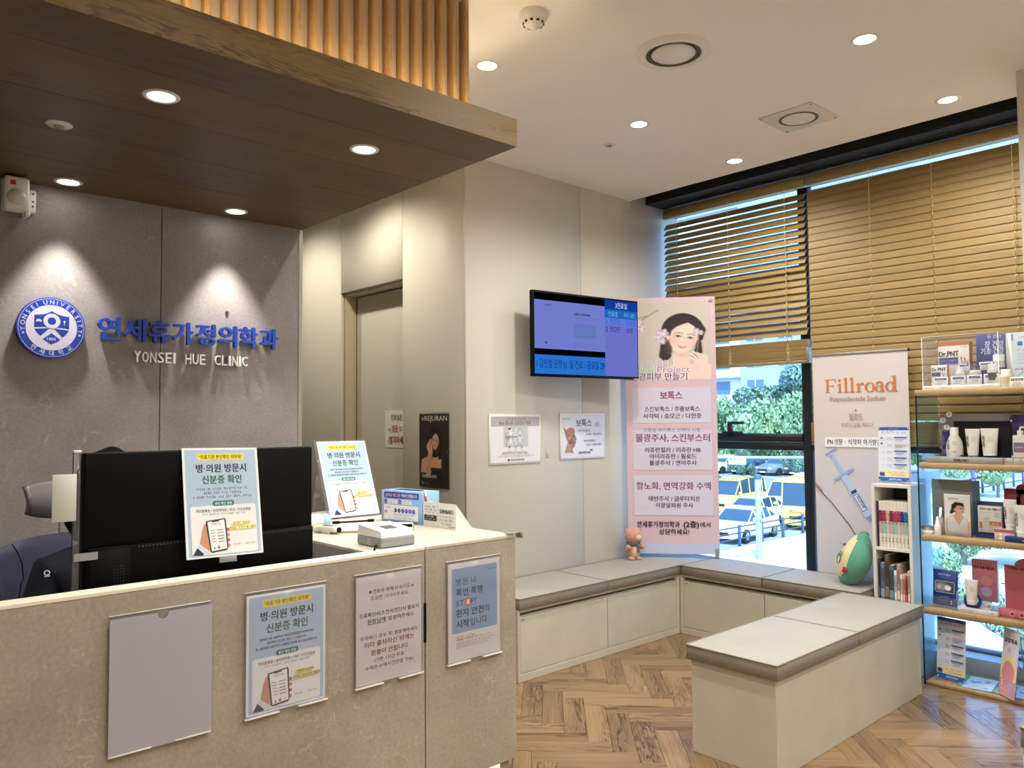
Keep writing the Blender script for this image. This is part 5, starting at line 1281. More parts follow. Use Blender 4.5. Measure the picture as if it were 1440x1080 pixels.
mb.text('1', px_+iw*.018, z0+ih*.69, 0.042, C(40, 90, 210)); mb.text('위○현', px_+iw*.10, z0+ih*.69, 0.044, C(40, 90, 210), iw*.10); mb.text('진료실', px_+iw*.265, z0+ih*.69, 0.040, C(40, 90, 210), iw*.10)
mb.text('2', px_+iw*.018, z0+ih*.585, 0.044, C(20, 24, 70)); mb.text('정○진', px_+iw*.10, z0+ih*.585, 0.046, C(20, 24, 70), iw*.10); mb.text('보류', px_+iw*.255, z0+ih*.585, 0.044, C(20, 24, 70), iw*.065)
mb.text('연세휴의원', x0+iw*.12, z0+ih*.84, 0.015, C(30, 36, 90), iw*.06, .02)
mb.text('AI 알림톡으로 예약 확인하세요', x0+iw*.44, z0+ih*.755, 0.018, C(20, 24, 70), iw*.16, .04); mb.rect(x0+iw*.36, z0+ih*.72, iw*.24, 0.002, C(84, 92, 160)); mb.rect(x0+iw*.36, z0+ih*.47, iw*.21, ih*.18, C(98, 118, 186))
for k in range(3): mb.rect(x0+iw*.36, z0+ih*(.395-.02*k), iw*(.08, .20, .12)[k], 0.002, C(84, 92, 160))
mb.disc(x0+iw*.10, z0+ih*.385, 0.009, C(70, 80, 140))
mb.build('lit_picture', SCREEN, tv)
MB().rbox(W/2-0.045, W/2-0.008, -0.002, 0.004, -H/2-0.003, -H/2+0.006, 0.001, 1).build('energy_label', plain('yellow_green_label', C(170, 176, 70), 0.5), tv)
MB().rbox(W/2-0.13, W/2-0.055, -0.001, 0.01, -H/2-0.006, -H/2+0.001, 0.001, 1).build('sensor_bar', M['dgrey'], tv)

# ------------------------------------------------------------------ pink standing banner in the corner
BA, BB = Vector((4.455, 3.672, 0)), Vector((4.868, 3.184, 0)); bw = (BB-BA).length; bh = 1.835
bn = thing('x_banner', 'tall pink x-banner in the corner with a smiling woman and treatment list', 'banner', (BA.x, BA.y, 0.497), math.atan2(BB.y-BA.y, BB.x-BA.x))
MB().box(0, bw, -0.0005, 0.0008, 0, bh).build('banner_sheet', plain('pink_banner_cloth', C(226, 192, 196), 0.6), bn)
mb = MB(); mb.T = at(0, -0.0010, 0)
mb.rect(0, 0, bw, bh, C(214, 188, 197)); mb.rect(0, 0, bw, 0.07, C(190, 200, 230))
def V_(py): return bh*(1-(py-0.0)/1.0)
ph0 = 0.665*bh+0.02
p = Pic(96, 120, 0.80, (196, 188, 178))
# the crop shows the head right of the middle of the banner
p.ell(.52, .48, .30, .44, (222, 216, 206), soft=80, k=.35)
hr_ = (44, 34, 32); sk = (240, 214, 202)
p.poly([(.34, .66), (.30, .30), (.36, .22), (.42, .30), (.44, .6)], hr_, 2); p.poly([(.70, .60), (.72, .30), (.68, .24), (.62, .3)], hr_, 2)
p.poly([(.42, .34), (.44, .20), (.30, .12), (.28, .0), (.74, .0), (.72, .12), (.60, .20), (.60, .34)], (236, 208, 196), 3)
p.ell(.53, .62, .205, .235, hr_)
face(p, .535, .545, .225, sk, 0.04, (196, 150, 134), (196, 84, 92), hr_, -12, True)
for (fx, fy, s) in ((.34, .60, .055), (.30, .55, .045), (.33, .50, .04), (.66, .62, .035), (.70, .60, .03), (.10, .72, .05), (.08, .66, .045), (.13, .66, .04)):
    for k in range(6): a = k*PI/3; p.ell(fx+s*.6*math.cos(a), fy+s*.6*math.sin(a), s*.55, s*.4, (216, 204, 220) if k % 2 else (188, 170, 196), k*60, 1.5)
    p.ell(fx, fy, s*.3, s*.3, (236, 222, 200))
p.line([(.14, .78), (.24, .86), (.30, .90)], .012, (120, 140, 96)); p.line([(.10, .80), (.20, .83)], .010, (120, 140, 96)); p.line([(.69, .60), (.665, .34)], .008, (130, 146, 110))
hand(p, .70, .22, .15, (238, 212, 200), (196, 150, 134), 20, -1); hand(p, .60, .10, .13, (236, 208, 196), (196, 150, 134), -30, 1)
p.poly([(.72, 0), (.70, .16), (.80, .2), (.80, 0)], (236, 210, 198), 2)
mb.image(0.018, ph0, bw-0.05, bh-ph0-0.035, p.a)
def T(s, x, z, h, wd, col, b=.03): mb.text(s, x, z, h, col, wd, b)
def TO(s, x, z, h, wd, col, b, al='c'):      # outlined line
    mb.text(s, x, z, h, C(246, 240, 246), wd+0.006, b+.07, al); mb.text(s, x, z, h, col, wd, b, al)
TO('연세휴가정의학과', 0.19, ph0+0.105, 0.045, 0.30, C(170, 140, 170), .02); TO('항노화', 0.13, ph0+0.055, 0.058, 0.15, C(140, 190, 110), .03); TO('Project', 0.34, ph0+0.055, 0.058, 0.23, C(168, 140, 176), .02)
TO('물광피부 만들기', 0.235, ph0-0.000, 0.060, 0.40, C(104, 74, 120), .03)
pl = C(132, 68, 104); kk = C(34, 30, 60); wp = C(212, 205, 224)
mb.rect(0.045, 0.930, bw-0.085, 0.255, wp); T('보톡스', bw/2, 1.105, 0.062, 0.155, pl, .05); T('스킨보톡스 / 주름보톡스', bw/2+0.005, 1.015, 0.040, 0.39, kk); T('사각턱 / 승모근 / 다한증', bw/2+0.005, 0.965, 0.040, 0.41, kk)
mb.rect(0.045, 0.595, bw-0.085, 0.285, wp); T('고품질 파이룩스 인젝터 사용', bw/2, 0.868, 0.032, 0.40, C(100, 124, 186), .01); T('물광주사, 스킨부스터', bw/2+0.005, 0.800, 0.062, 0.52, pl, .04)
T('리쥬란힐러 / 리쥬란 HB', bw/2+0.005, 0.722, 0.040, 0.39, kk); T('아이리쥬란 / 필로드', bw/2+0.005, 0.676, 0.040, 0.33, kk); T('물광주사 / 연어주사', bw/2+0.005, 0.630, 0.040, 0.33, kk)
mb.rect(0.045, 0.272, bw-0.085, 0.285, wp); T('항노화, 면역강화 수액', bw/2+0.005, 0.458, 0.060, 0.52, pl, .04); T('태반주사 / 글루타치온', bw/2+0.01, 0.375, 0.040, 0.36, kk); T('이뮨알파원 주사', bw/2+0.01, 0.328, 0.040, 0.26, kk)
T('연세휴가정의학과', bw/2-0.105, 0.190, 0.048, 0.30, kk, .03); T('(2층)', bw/2+0.125, 0.190, 0.052, 0.105, kk, .05); T('에서', bw/2+0.222, 0.192, 0.042, 0.072, kk, .02); T('상담하세요!', bw/2+0.005, 0.140, 0.044, 0.21, kk, .03)
mb.build('printed_face', INKM, bn)
for x, z in ((0.03, bh-0.03), (bw-0.03, bh-0.03), (bw-0.02, 0.03), (0.02, 0.03)):
    MB().lathe([(0.007, -0.003), (0.014, -0.004), (0.014, -0.001)], (x, 0, z), 18, axis='y', cap=False).build('eyelet', M['chrome'], bn)
MB().tube([(0.02, 0.01, bh-0.02), (bw/2, 0.045, bh*.5), (bw-0.02, 0.012, 0.01)], 0.006).build('stand_rod', M['dgrey'], bn); MB().tube([(bw-0.02, 0.01, bh-0.02), (bw/2, 0.05, bh*.5), (0.02, 0.012, 0.01)], 0.006).build('stand_rod', M['dgrey'], bn)
MB().rbox(bw-0.032, bw-0.004, -0.012, 0.006, -0.030, 0.034, 0.006, 2).build('corner_hook', M['grey'], bn)

# roll-up banner by the window
rb = thing('roll_up_banner', 'pale roll-up banner with orange serif lettering and a syringe picture', 'banner', (4.936, 2.497, 0.40), R(-90))
rw, rh = 0.598, 1.452
MB().box(0, rw, -0.0005, 0.0008, 0.0, rh).build('banner_sheet', plain('pale_banner_cloth', C(222, 216, 218), 0.5), rb)
MB().rbox(-0.002, rw+0.004, -0.006, 0.006, rh, rh+0.016, 0.003, 2).build('top_bar', M['steel'], rb); MB().rbox(rw+0.004, rw+0.009, -0.007, 0.007, rh-0.002, rh+0.018, 0.002, 1).build('end_cap', M['black'], rb)
p = Pic(60, 146, rw/rh, (212, 204, 200))
for k in range(30): p.ell(.2, .02*k-.02, .6, .05, (200, 208, 232), soft=20, k=.14)  # bluish daylight through the lower cloth is put into the print colour
p.poly([(.0, .0), (.16, .0), (.33, .38), (.41, .46), (.41, .0)], (176, 202, 240), 3, .8)
mb = MB(); mb.T = at(0, -0.0010, 0); mb.image(0, 0, rw, rh, p.a)
# serif word built from stems, serifs and bowls
OR = C(196, 118, 68); zb, ch_ = 1.212, 0.088; x = 0.088
def stem(x, h, w=0.015, top=True, flat=False):
    mb.rect(x, zb, w, h, OR); mb.rect(x-0.009, zb, w+0.018, 0.0055, OR)
    mb.poly([(x-0.009, zb+h-0.008), (x+w, zb+h), (x+w, zb+h-0.010), (x-0.009, zb+h-0.012)] if not flat else [(x-0.009, zb+h-0.0055), (x-0.009, zb+h), (x+w, zb+h), (x+w, zb+h-0.0055)], OR)
def bowl(cx, rx, rz_, cz, th=0.016, tn=0.005):
    n = 36; y = mb.L(); vs = []; fs = []
    for i in range(n+1):
        a = 2*PI*i/n; vs += [(cx+rx*math.cos(a), y, cz+rz_*math.sin(a)), (cx+(rx-th)*math.cos(a), y, cz+(rz_-tn)*math.sin(a))]
    for i in range(n): fs.append((2*i, 2*i+1, 2*i+3, 2*i+2))
    mb.add(vs, fs, col=OR)
stem(0.090, ch_, 0.017, flat=True); mb.rect(0.090, zb+ch_-0.0055, 0.062, 0.0055, OR); mb.poly([(0.152, zb+ch_), (0.152, zb+ch_-0.026), (0.149, zb+ch_-0.026), (0.143, zb+ch_-0.0055)], OR)
mb.rect(0.107, zb+0.042, 0.028, 0.005, OR); mb.rect(0.135, zb+0.032, 0.003, 0.025, OR)
stem(0.172, 0.058); mb.disc(0.179, zb+0.078, 0.0092, OR)
stem(0.212, 0.094); stem(0.252, 0.094); stem(0.292, 0.058)
mb.poly([(0.307, zb+0.045), (0.312, zb+0.055), (0.322, zb+0.060), (0.333, zb+0.058), (0.334, zb+0.047), (0.326, zb+0.044), (0.318, zb+0.050), (0.307, zb+0.036)], OR)
bowl(0.370, 0.032, 0.031, zb+0.029)
bowl(0.425, 0.024, 0.019, zb+0.018, 0.014, 0.004); mb.rect(0.438, zb, 0.015, 0.046, OR); mb.ring(0.428, zb+0.040, 0.014, 0.0245, OR, 20, 5, 165); mb.rect(0.438, zb, 0.022, 0.0055, OR)
bowl(0.493, 0.031, 0.030, zb+0.029); mb.rect(0.511, zb, 0.016, 0.094, OR); mb.rect(0.511, zb, 0.025, 0.0055, OR); mb.rect(0.503, zb+0.086, 0.012, 0.007, OR)
br = C(140, 112, 100)
mb.text('Polynucleotide Sodium', rw/2-.01, 1.158, 0.042, br, 0.35); mb.disc(rw/2-.02, 1.100, 0.006, br); mb.text('필로드', rw/2-.02, 1.040, 0.046, br, 0.088, .01); mb.text('피부의 길을 채우다', rw/2-.015, 0.995, 0.034, C(160, 136, 126), 0.20)
mb.rect(0.072, 0.868, 0.50, 0.062, C(238, 236, 240)); mb.text('PN 성분', 0.14, 0.885, 0.042, C(60, 60, 84), 0.10, .03); mb.rect(0.204, 0.885, 0.0015, 0.030, C(120, 120, 140)); mb.text('식약처 허가받은 필러', 0.36, 0.885, 0.042, C(60, 60, 84), 0.27, .02)
sy = C(120, 152, 222); sd = C(40, 64, 130); ang = R(-58)
def SY(u, v): return (0.185+u*math.cos(R(-59))-v*math.sin(R(-59)), 0.70+u*math.sin(R(-59))+v*math.cos(R(-59)))
mb.poly([SY(-.16, .05), SY(-.15, .05), SY(-.15, -.035), SY(-.16, -.035)], sy); mb.poly([SY(-.15, .012), SY(0, .014), SY(0, -.010), SY(-.15, -.008)], C(170, 192, 238))
mb.poly([SY(0, .075), SY(.016, .075), SY(.016, -.075), SY(0, -.075)], C(150, 176, 232)); mb.poly([SY(.016, .022), SY(.30, .026), SY(.30, -.024), SY(.016, -.022)], C(188, 206, 242))
mb.poly([SY(.12, .020), SY(.14, .020), SY(.14, -.018), SY(.12, -.018)], sd); mb.poly([SY(.15, .016), SY(.26, .018), SY(.26, -.016), SY(.15, -.014)], C(220, 228, 246)); mb.stroke([SY(.15, .016), SY(.26, .018), SY(.26, -.016), SY(.15, -.014), SY(.15, .016)], .004, sd)
mb.text('FILLROAD', *SY(.205, -.002), .026, sd, .085, .03, 'c', R(-59)); mb.poly([SY(.30, .012), SY(.33, .012), SY(.33, -.010), SY(.30, -.010)], sy)
for a in range(4): mb.stroke([(0.44+.045*math.cos(R(45*a)), 0.55+.045*math.sin(R(45*a))), (0.44-.045*math.cos(R(45*a)), 0.55-.045*math.sin(R(45*a)))], .010, C(146, 182, 232))
mb.stroke([(0.0, .62), (.12, .50), (.22, .38), (.28, .28)], .006, C(80, 84, 96)); mb.stroke([(0.0, .64), (.05, .58)], .006, C(196, 90, 80))
mb.build('printed_face', INKM, rb)

# ------------------------------------------------------------------ plush toys
pg = thing('plush_piglet', 'small salmon plush piglet with a grey scarf sitting in the corner', 'plush toy', (4.415, 3.595, 0.464), R(-25))
MB().ball((0, 0, 0.062), (0.050, 0.044, 0.062), 0, 20, 14).build('body', M['pig'], pg)
h_ = MB().ball((0.002, -0.004, 0.168), (0.062, 0.055, 0.057), 0, 24, 16).build('head', M['pig'], pg)
MB().ball((0.016, -0.058, 0.162), (0.024, 0.014, 0.018), 0, 16, 10).build('snout', M['pigl'], h_)
for s in (-1, 1):
    MB().ball((s*0.050, 0.0, 0.206), (0.014, 0.008, 0.016), 0, 12, 8).build('ear', M['pig'], h_)
    MB().ball((s*0.018+0.004, -0.052, 0.178), 0.0036, 0, 8, 6).build('eye', M['black'], h_)
    MB().tube([(s*0.040, -0.010, 0.100), (s*0.058, -0.030, 0.088), (s*0.054, -0.046, 0.094)], [0.016, 0.015, 0.012], 10).ball((s*0.054, -0.048, 0.095), 0.013, 0, 10, 8).build('arm', M['pig'], pg)
    MB().ball((s*0.026, -0.024, 0.014), (0.022, 0.032, 0.0155), 0, 14, 10).build('foot', M['pig'], pg)
MB().ball((0, -0.026, 0.062), (0.030, 0.022, 0.042), 0, 14, 10).build('belly', M['pigl'], pg)
MB().lathe([(0.044, 0.108), (0.050, 0.114), (0.050, 0.124), (0.042, 0.128)], (0, -0.002, 0), 22, cap=False).rbox(0.004, 0.026, -0.056, -0.046, 0.056, 0.118, 0.004, 2).build('scarf', M['scarf'], pg)
o = thing('plush_cushion', 'green plush cushion with a cream front leaning against the bookcase', 'cushion', (4.72, 2.150, 0.462), R(-148))
def plush(front):
    bm = bmesh.new(); bmesh.ops.create_uvsphere(bm, u_segments=36, v_segments=24, radius=1)
    for v in list(bm.verts):
        x, y, z = v.co
        if front and y > -0.5: bm.verts.remove(v)
    for v in bm.verts:
        x, y, z = v.co; wz = 1-0.26*max(0, z)+0.10*max(0, -z)
        k = 1.018 if front else 1.0
        v.co = Vector((x*0.155*wz*k, y*0.088*k*(1-0.25*max(0, z)), z*0.165*k))
    return bm
TT = at(0, 0, 0.148, 0, R(-22), R(-10))
mb = MB(); mb.T = TT; mb.bm(plush(False)).build('green_back', M['green'], o)
mb = MB(); mb.T = TT; mb.bm(plush(True)).build('cream_front', M['cream'], o)
mb = MB(); mb.T = TT @ at(0.0, 0.0, 0.158, 0, 0, 0); mb.ball((0, 0.0, 0), (0.030, 0.026, 0.020), 0, 14, 10).build('top_knob', M['green'], o)
mb = MB(); mb.T = TT
for s in (-1, 1): mb.ball((s*0.03, -0.086, 0.055), (0.007, 0.004, 0.010), 0, 10, 8)
mb.build('stitched_eyes', M['dgrey'], o)
mb = MB(); mb.T = TT; mb.tube([(0.055*math.cos(R(a)), -0.0915+0.010*abs(math.sin(R(a))), -0.02+0.045*math.sin(R(a))) for a in range(0, 361, 15)], 0.0022, 6, cap=False).build('stitched_oval', M['dgrey'], o)
mb = MB(); mb.T = TT; mb.ball((0, -0.091, -0.005), (0.020, 0.007, 0.016), 0, 14, 10).build('nose_patch', plain('slate_blue_felt', C(84, 120, 150), 0.9), o)
mb = MB(); mb.T = TT @ at(0.11, -0.055, -0.09, R(40)); mb.rbox(-0.014, 0.014, -0.003, 0.0, -0.018, 0.014, 0.001, 1).build('red_tag', M['red'], o)
# ------------------------------------------------------------------ bookcase
bc = thing('bookcase', 'narrow white open bookcase full of comics between bench and shelves', 'bookcase', (4.64, 2.012, 0), R(-90))
bW, bD, bH = 0.221, 0.285, 1.070
def q_(*a): return MB().rbox(*a, 0.0012, 1, 0, False)
WB = plain('white_bookcase_board', C(226, 222, 214), 0.45)
q_(0, 0.018, 0, bD, 0, bH).build('side_panel', WB, bc); q_(bW-0.018, bW, 0, bD, 0, bH).build('side_panel', WB, bc)
q_(0.018, bW-0.018, bD-0.008, bD, 0, bH).build('back_panel', M['dgrey'], bc)
for z in (bH-0.018, 0.692, 0.385, 0.05): q_(0.0185, bW-0.0185, 0.002, bD-0.008, z, z+0.018).build('shelf', WB, bc)
def book(label, y, w, h, d, z, cols, txt=None, tilt=0, grp='comics and books in the white bookcase', x=4.655):
    t = thing('book', label, 'book', (x, y, z), R(-90), grp); t.rotation_euler = (0, R(tilt), R(-90))
    MB().rbox(0, w, 0, d, 0, h, 0.0015, 1).build('cover', plain('book_cover', cols[0], 0.5), t)
    MB().box(0.0015, w-0.0015, 0.004, d+0.0006, 0.002, h+0.0006).build('pages', M['paper'], t)
    mb = MB(); mb.T = at(0, -0.0005, 0)
    n = len(cols[1])
    for z0, z1, c in cols[1]: mb.rect(0.0008, h*z0, w-0.0016, h*(z1-z0), c)
    if txt: mb.text(txt, w*.5+w*.22, h*.62, w*.62, C(30, 30, 40), h*.26, .02, 'c', R(-90)); mb.text('만화', w*.5+w*.2, h*.16, w*.5, C(60, 40, 50), h*.12, .0, 'c', R(-90))
    if cols[1]: mb.build('spine_print', INK, t)
    return t
cw = C(224, 218, 206)
bands = [(('far left', 0.013), C(70, 34, 60), C(58, 40, 60)), (None, C(140, 36, 84), cw), (None, C(170, 40, 76), cw), (None, C(196, 176, 156), cw), (None, C(132, 30, 54), cw),
         (None, C(178, 56, 96), cw), (None, C(172, 44, 82), cw), (None, C(30, 54, 130), cw), (None, C(34, 104, 160), cw)]
names = ['dark purple', 'plum banded', 'crimson banded', 'beige banded', 'maroon banded', 'pink banded', 'rose banded', 'navy banded', 'sky blue banded']
pos = ['first from the left', 'second from the left', 'third from the left', 'fourth from the left', 'in the middle of the row', 'sixth from the left', 'third from the right end', 'second from the right end', 'last at the right end']
yy = 1.990
for i in range(9):
    w = 0.0125 if i == 0 else 0.0198
    b1, b2 = bands[i][1], bands[i][2]
    c2 = [(0.02, 0.30, cw), (0.30, 0.55, (C(196, 190, 186), C(188, 168, 166), C(150, 186, 180))[i % 3]), (0.56, 0.80, b1), (0.80, 0.98, cw)] if i else [(0.02, 0.98, b2)]
    book('%s comic volume on the upper bookcase shelf, %s' % (names[i], pos[i]), yy, w-0.0004, 0.262-0.001*(i % 3), 0.15, 0.7105, (cw if i else b2, c2), '학습만화' if i else None)
    yy -= w+0.0002
low = [('thin navy', 0.010, .238, C(40, 50, 74), 0), ('grey blue', 0.022, .215, C(96, 110, 136), 0), ('dark brown and ochre', 0.022, .262, C(96, 74, 50), 0), ('green and navy', 0.024, .205, C(70, 100, 110), 0),
       ('pale grey white spined', 0.014, .178, C(206, 206, 204), 0), ('tall pink and grey', 0.015, .215, C(176, 150, 140), 0), ('cream and red', 0.012, .160, C(212, 196, 184), 0), ('salmon', 0.012, .160, C(200, 140, 126), 0), ('dark red', 0.010, .158, C(150, 50, 50), 0), ('light beige', 0.012, .186, C(196, 190, 170), 0)]
yy = 1.990
for i, (nm, w, h, c, tl) in enumerate(low):
    b = book('%s book on the lower bookcase shelf, %s' % (nm, ['far left', 'next to the thin navy one', 'third from the left', 'fourth from the left', 'in the middle', 'just right of the middle', 'fourth from the right', 'third from the right', 'second from the right', 'far right'][i]),
         yy, w, h, 0.17, 0.4035, (c, [(0.10, 0.32, tuple(min(1, v*2.2+.05) for v in c[:3])+(1,)), (0.5, 0.86, tuple(v*.6 for v in c[:3])+(1,))]), None)
    yy -= w+0.0022

# small information banner: on the bookcase and on the bottom shelf
def info_banner(label, loc, rz, w, h, lean=4):
    t = thing('mini_banner', label, 'mini banner', loc, rz, 'small blue and white information banners'); t.rotation_euler = (-R(lean), 0, rz)
    MB().box(0, w, -0.0004, 0.0006, 0.012, h).build('sheet', M['paper'], t)
    mb = MB(); mb.T = at(0, -0.0006, 0.012); h2 = h-0.012
    mb.rect(0, 0, w, h2, C(224, 230, 244)); mb.rect(0, h2*.945, w, h2*.055, C(40, 84, 168)); mb.rect(0, 0, w, h2*.075, C(44, 100, 190)); mb.rect(0, h2*.09, w, h2*.10, C(244, 230, 160))
    mb.text('AESTURA', w*.55, h2*.022, h2*.042, C(230, 238, 250), w*.42, .03); mb.text('DERMATOLOGY', w*.5, h2*.962, h2*.022, C(200, 214, 240), w*.3)
    mb.text('피부 고민별 제품 추천 가이드', w*.50, h2*.885, h2*.038, C(60, 70, 110), w*.82, .03); mb.text('시술 후 관리', w*.30, h2*.92, h2*.03, C(60, 70, 110), w*.4, .02)
    for k in range(5):
        z = h2*(.80-.125*k); mb.rect(w*.52, z, w*.42, h2*.020, C(56, 84, 150) if k != 1 else C(240, 190, 180))
        for j in range(3): mb.rect(w*.56, z-h2*(.02+.018*j), w*(.34-.05*j), h2*.006, C(150, 160, 190)); mb.rect(w*.30, z+h2*(.005-.02*j), w*.16, h2*.006, C(160, 168, 196))
        mb.rect(w*.17, z-h2*.05, w*.012, h2*.07, C(190, 196, 214))
    mb.disc(w*.12, h2*.80, w*.03, C(60, 74, 120)); mb.disc(w*.12, h2*.70, w*.03, C(60, 74, 120))
    mb.rect(w*.06, h2*.10, w*.16, h2*.06, C(36, 70, 150)); mb.text('구매 문의는 데스크로', w*.62, h2*.155, h2*.026, C(50, 60, 90), w*.55, .02); mb.text('연세휴가정의학과', w*.66, h2*.11, h2*.026, C(50, 60, 90), w*.45, .02)
    mb.build('printed_face', INK, t)
    for x in (0.006, w-0.006):
        for z in (0.018, h-0.006): MB().lathe([(0.001, -0.003), (0.004, -0.002), (0.004, 0)], (x, 0, z), 10, axis='y', cap=False).build('pin', M['white'], t)
    MB().tube([(0.004, 0.002, h), (w*.5, 0.03, h*.5), (w-0.004, 0.002, 0.014)], 0.0018, 6).tube([(w-0.004, 0.002, h), (w*.5, 0.032, h*.5), (0.004, 0.002, 0.014)], 0.0018, 6).build('stand_rods', M['grey'], t)
    MB().tube([(0.01, -0.03, 0.003), (w*.5, 0.04, 0.012), (w-0.01, -0.03, 0.003)], 0.0022, 6).build('foot', M['grey'], t)
    return t
info_banner('blue and white information banner on a small stand on top of the bookcase', (4.72, 2.000, 1.071), R(-90), 0.172, 0.325, 3)

# ------------------------------------------------------------------ product shelves
k5 = 4.60/4.664
def K(x, y, z): return (x*k5, y*k5, 1.45+(z-1.45)*k5)
su = thing('display_shelves', 'oak display shelves with a glass side in front of the window', 'shelving', (4.60, 1.733, 0), R(-90))
tops = [K(0, 0, z)[2] for z in (0.0, 0.40, 0.80, 1.20, 1.605)]
for i, z in enumerate(tops):
    MB().rbox(0.006 if i < 4 else -0.006, 0.625, 0.0, 0.315, z-0.0325 if i else 0.0, z, 0.002, 1).build('shelf_board', M['shelf'], su)
MB().box(-0.004, 0.002, 0.006, 0.315, 0.0, tops[4]-0.034).build('side_glass', M['greenglass'], su)
MB().box(-0.0045, 0.0025, 0.0005, 0.0055, 0.0, tops[4]-0.034).build('glass_edge', M['glassedge'], su)
for z in tops[1:4]: MB().cyl((0.004, 0.05, z-0.040), 0.004, 0.008, 10, axis='x').build('shelf_pin', M['chrome'], su)
ZT = dict(zip((0, 1, 2, 3, 4), tops))
def item(name, label, cat, X, y, row, dz=0.0, rz=-90, grp=None):
    """y is the left (far) edge as measured on the plane X"""
    kx, ky, _ = K(X, y, 0)
    return thing(name, label, cat, (kx, ky, ZT[row]+0.0003+dz), R(rz), grp)
def prt(mb): mb.T = at(0, -0.0005, 0); return mb
def carton(t, w, d, h, col, side=None, name='carton'):
    MB().rbox(0, w, 0, d, 0, h, 0.0012, 1).build(name, plain('carton_board', col, 0.45), t)
    if side: MB().box(w, w+0.0006, 0.001, d-0.001, 0.001, h-0.001).build('side_print', plain('carton_side', side, 0.45), t)

# top row
ca = item('acrylic_case', 'clear acrylic display case of supplements on the top shelf', 'display case', 4.70, 1.730, 4)
cW, cD, cH = 0.376, 0.215, 0.292
b = MB(); b.box(0, cW, 0, 0.002, 0.024, cH); b.build('front_sheet', M['acrylic'], ca)
for a in ((0, 0.002, 0.002, cD, 0.004, cH), (cW-0.002, cW, 0.002, cD, 0.004, cH)): MB().box(*a).build('side_sheet', M['acrylic'], ca)
MB().box(0, cW, 0, cD, cH, cH+0.002).build('top_sheet', M['acrylic'], ca)
e = MB()
for x in (0, cW): e.tube([(x, 0, 0.02), (x, 0, cH), (x, cD, cH)], 0.0014, 5)
e.tube([(0, 0, cH), (cW, 0, cH)], 0.0014, 5).build('bright_edges', M['white'], ca)
MB().rbox(-0.002, cW+0.002, -0.006, cD, 0.0, 0.020, 0.001, 1).build('base_strip', M['paper'], ca)
mb = MB(); mb.T = at(0, -0.0065, 0); mb.text('닥터피엔티 공식판매처', 0.075, 0.007, 0.009, C(196, 120, 70), 0.13); mb.text('건강기능식품', 0.32, 0.007, 0.008, C(196, 120, 70), 0.06); mb.build('base_print', INK, ca)
zb_ = 0.021
t = item('supplement_box', 'large white and orange supplement box in the acrylic case', 'product box', 4.83, 1.690, 4, zb_)
carton(t, 0.158, 0.05, 0.245, C(236, 226, 214), C(196, 104, 52))
mb = prt(MB()); mb.rect(0, 0.225, 0.158, 0.020, C(206, 120, 66)); mb.text('Dr.PNT', 0.055, 0.165, 0.042, C(24, 24, 28), 0.100, .05); mb.rect(0.004, 0.125, 0.098, 0.034, C(24, 74, 130)); mb.rect(0.004, 0.120, 0.098, 0.008, C(110, 90, 190)); mb.text('프리미엄 이뮨 1200', 0.052, 0.137, 0.012, C(220, 230, 240), 0.08, .02)
mb.stroke([(0.112+0.006*i+0.004*math.sin(i*2.5), 0.145+0.018*math.sin(i*1.9)-0.002*i) for i in range(8)], 0.0022, C(30, 30, 34)); mb.rect(0.004, 0.10, 0.12, 0.001, C(180, 150, 130)); mb.text('면역 균형', 0.13, 0.212, 0.010, C(60, 50, 46), 0.03); mb.build('printed_face', INK, t)
t = item('supplement_box', 'small white and orange supplement box at the front left of the acrylic case', 'product box', 4.775, 1.712, 4, zb_)
carton(t, 0.083, 0.03, 0.117, C(236, 228, 218), C(204, 110, 56))
mb = prt(MB()); mb.text('Dr.PNT', 0.041, 0.084, 0.026, C(24, 24, 28), 0.072, .05); mb.rect(0.003, 0.052, 0.046, 0.024, C(40, 84, 130)); mb.rect(0.003, 0.050, 0.046, 0.006, C(210, 110, 80)); mb.stroke([(0.056+0.004*i, 0.064+0.010*math.sin(i*2.1)) for i in range(5)], 0.0016, C(40, 40, 44)); mb.build('printed_face', INK, t)
t = item('supplement_box', 'navy supplement box with white Korean lettering at the back of the case', 'product box', 4.86, 1.503, 4, zb_)
carton(t, 0.140, 0.03, 0.272, C(34, 52, 132))
mb = prt(MB()); wt = C(226, 230, 240); mb.text('장 건강', 0.088, 0.205, 0.040, wt, 0.090, .03); mb.text('기초 건강', 0.078, 0.168, 0.040, wt, 0.110, .03); mb.text('장 건강', 0.09, 0.254, 0.018, wt, 0.07, .03); mb.text('2', 0.05, 0.06, 0.09, C(44, 66, 150), 0.05, .06); mb.build('printed_face', INK, t)
def tag_card(label, X, y, w, h, dz, head):
    t = item('price_card', label, 'price card', X, y, 4, dz, grp='small price cards on the top shelf'); t.rotation_euler = (-R(8), 0, R(-90))
    MB().rbox(0, w, 0, 0.001, 0, h, 0.0004, 1).build('card', M['paper'], t)
    mb = prt(MB()); mb.rect(w*.12, h*.62, w*.76, h*.24, head); mb.text('건강기능식품', w*.5, h*.67, h*.15, C(220, 224, 240), w*.6, .03)
    for k in range(2): mb.rect(w*.25, h*(.46-.11*k), w*.5, h*.03, C(120, 120, 130))
    mb.text('35,000원', w*.42, h*.10, h*.17, C(50, 50, 60), w*.45, .02); mb.build('printed_face', INK, t)
hn = C(44, 54, 120)
tag_card('price card with a navy header, first from the left in the acrylic case', 4.735, 1.690, 0.077, 0.050, zb_, hn)
tag_card('price card with a navy header, second from the left in the acrylic case', 4.735, 1.597, 0.073, 0.052, zb_, hn)
tag_card('price card with a navy header, third from the left in the acrylic case', 4.735, 1.516, 0.072, 0.054, zb_, hn)
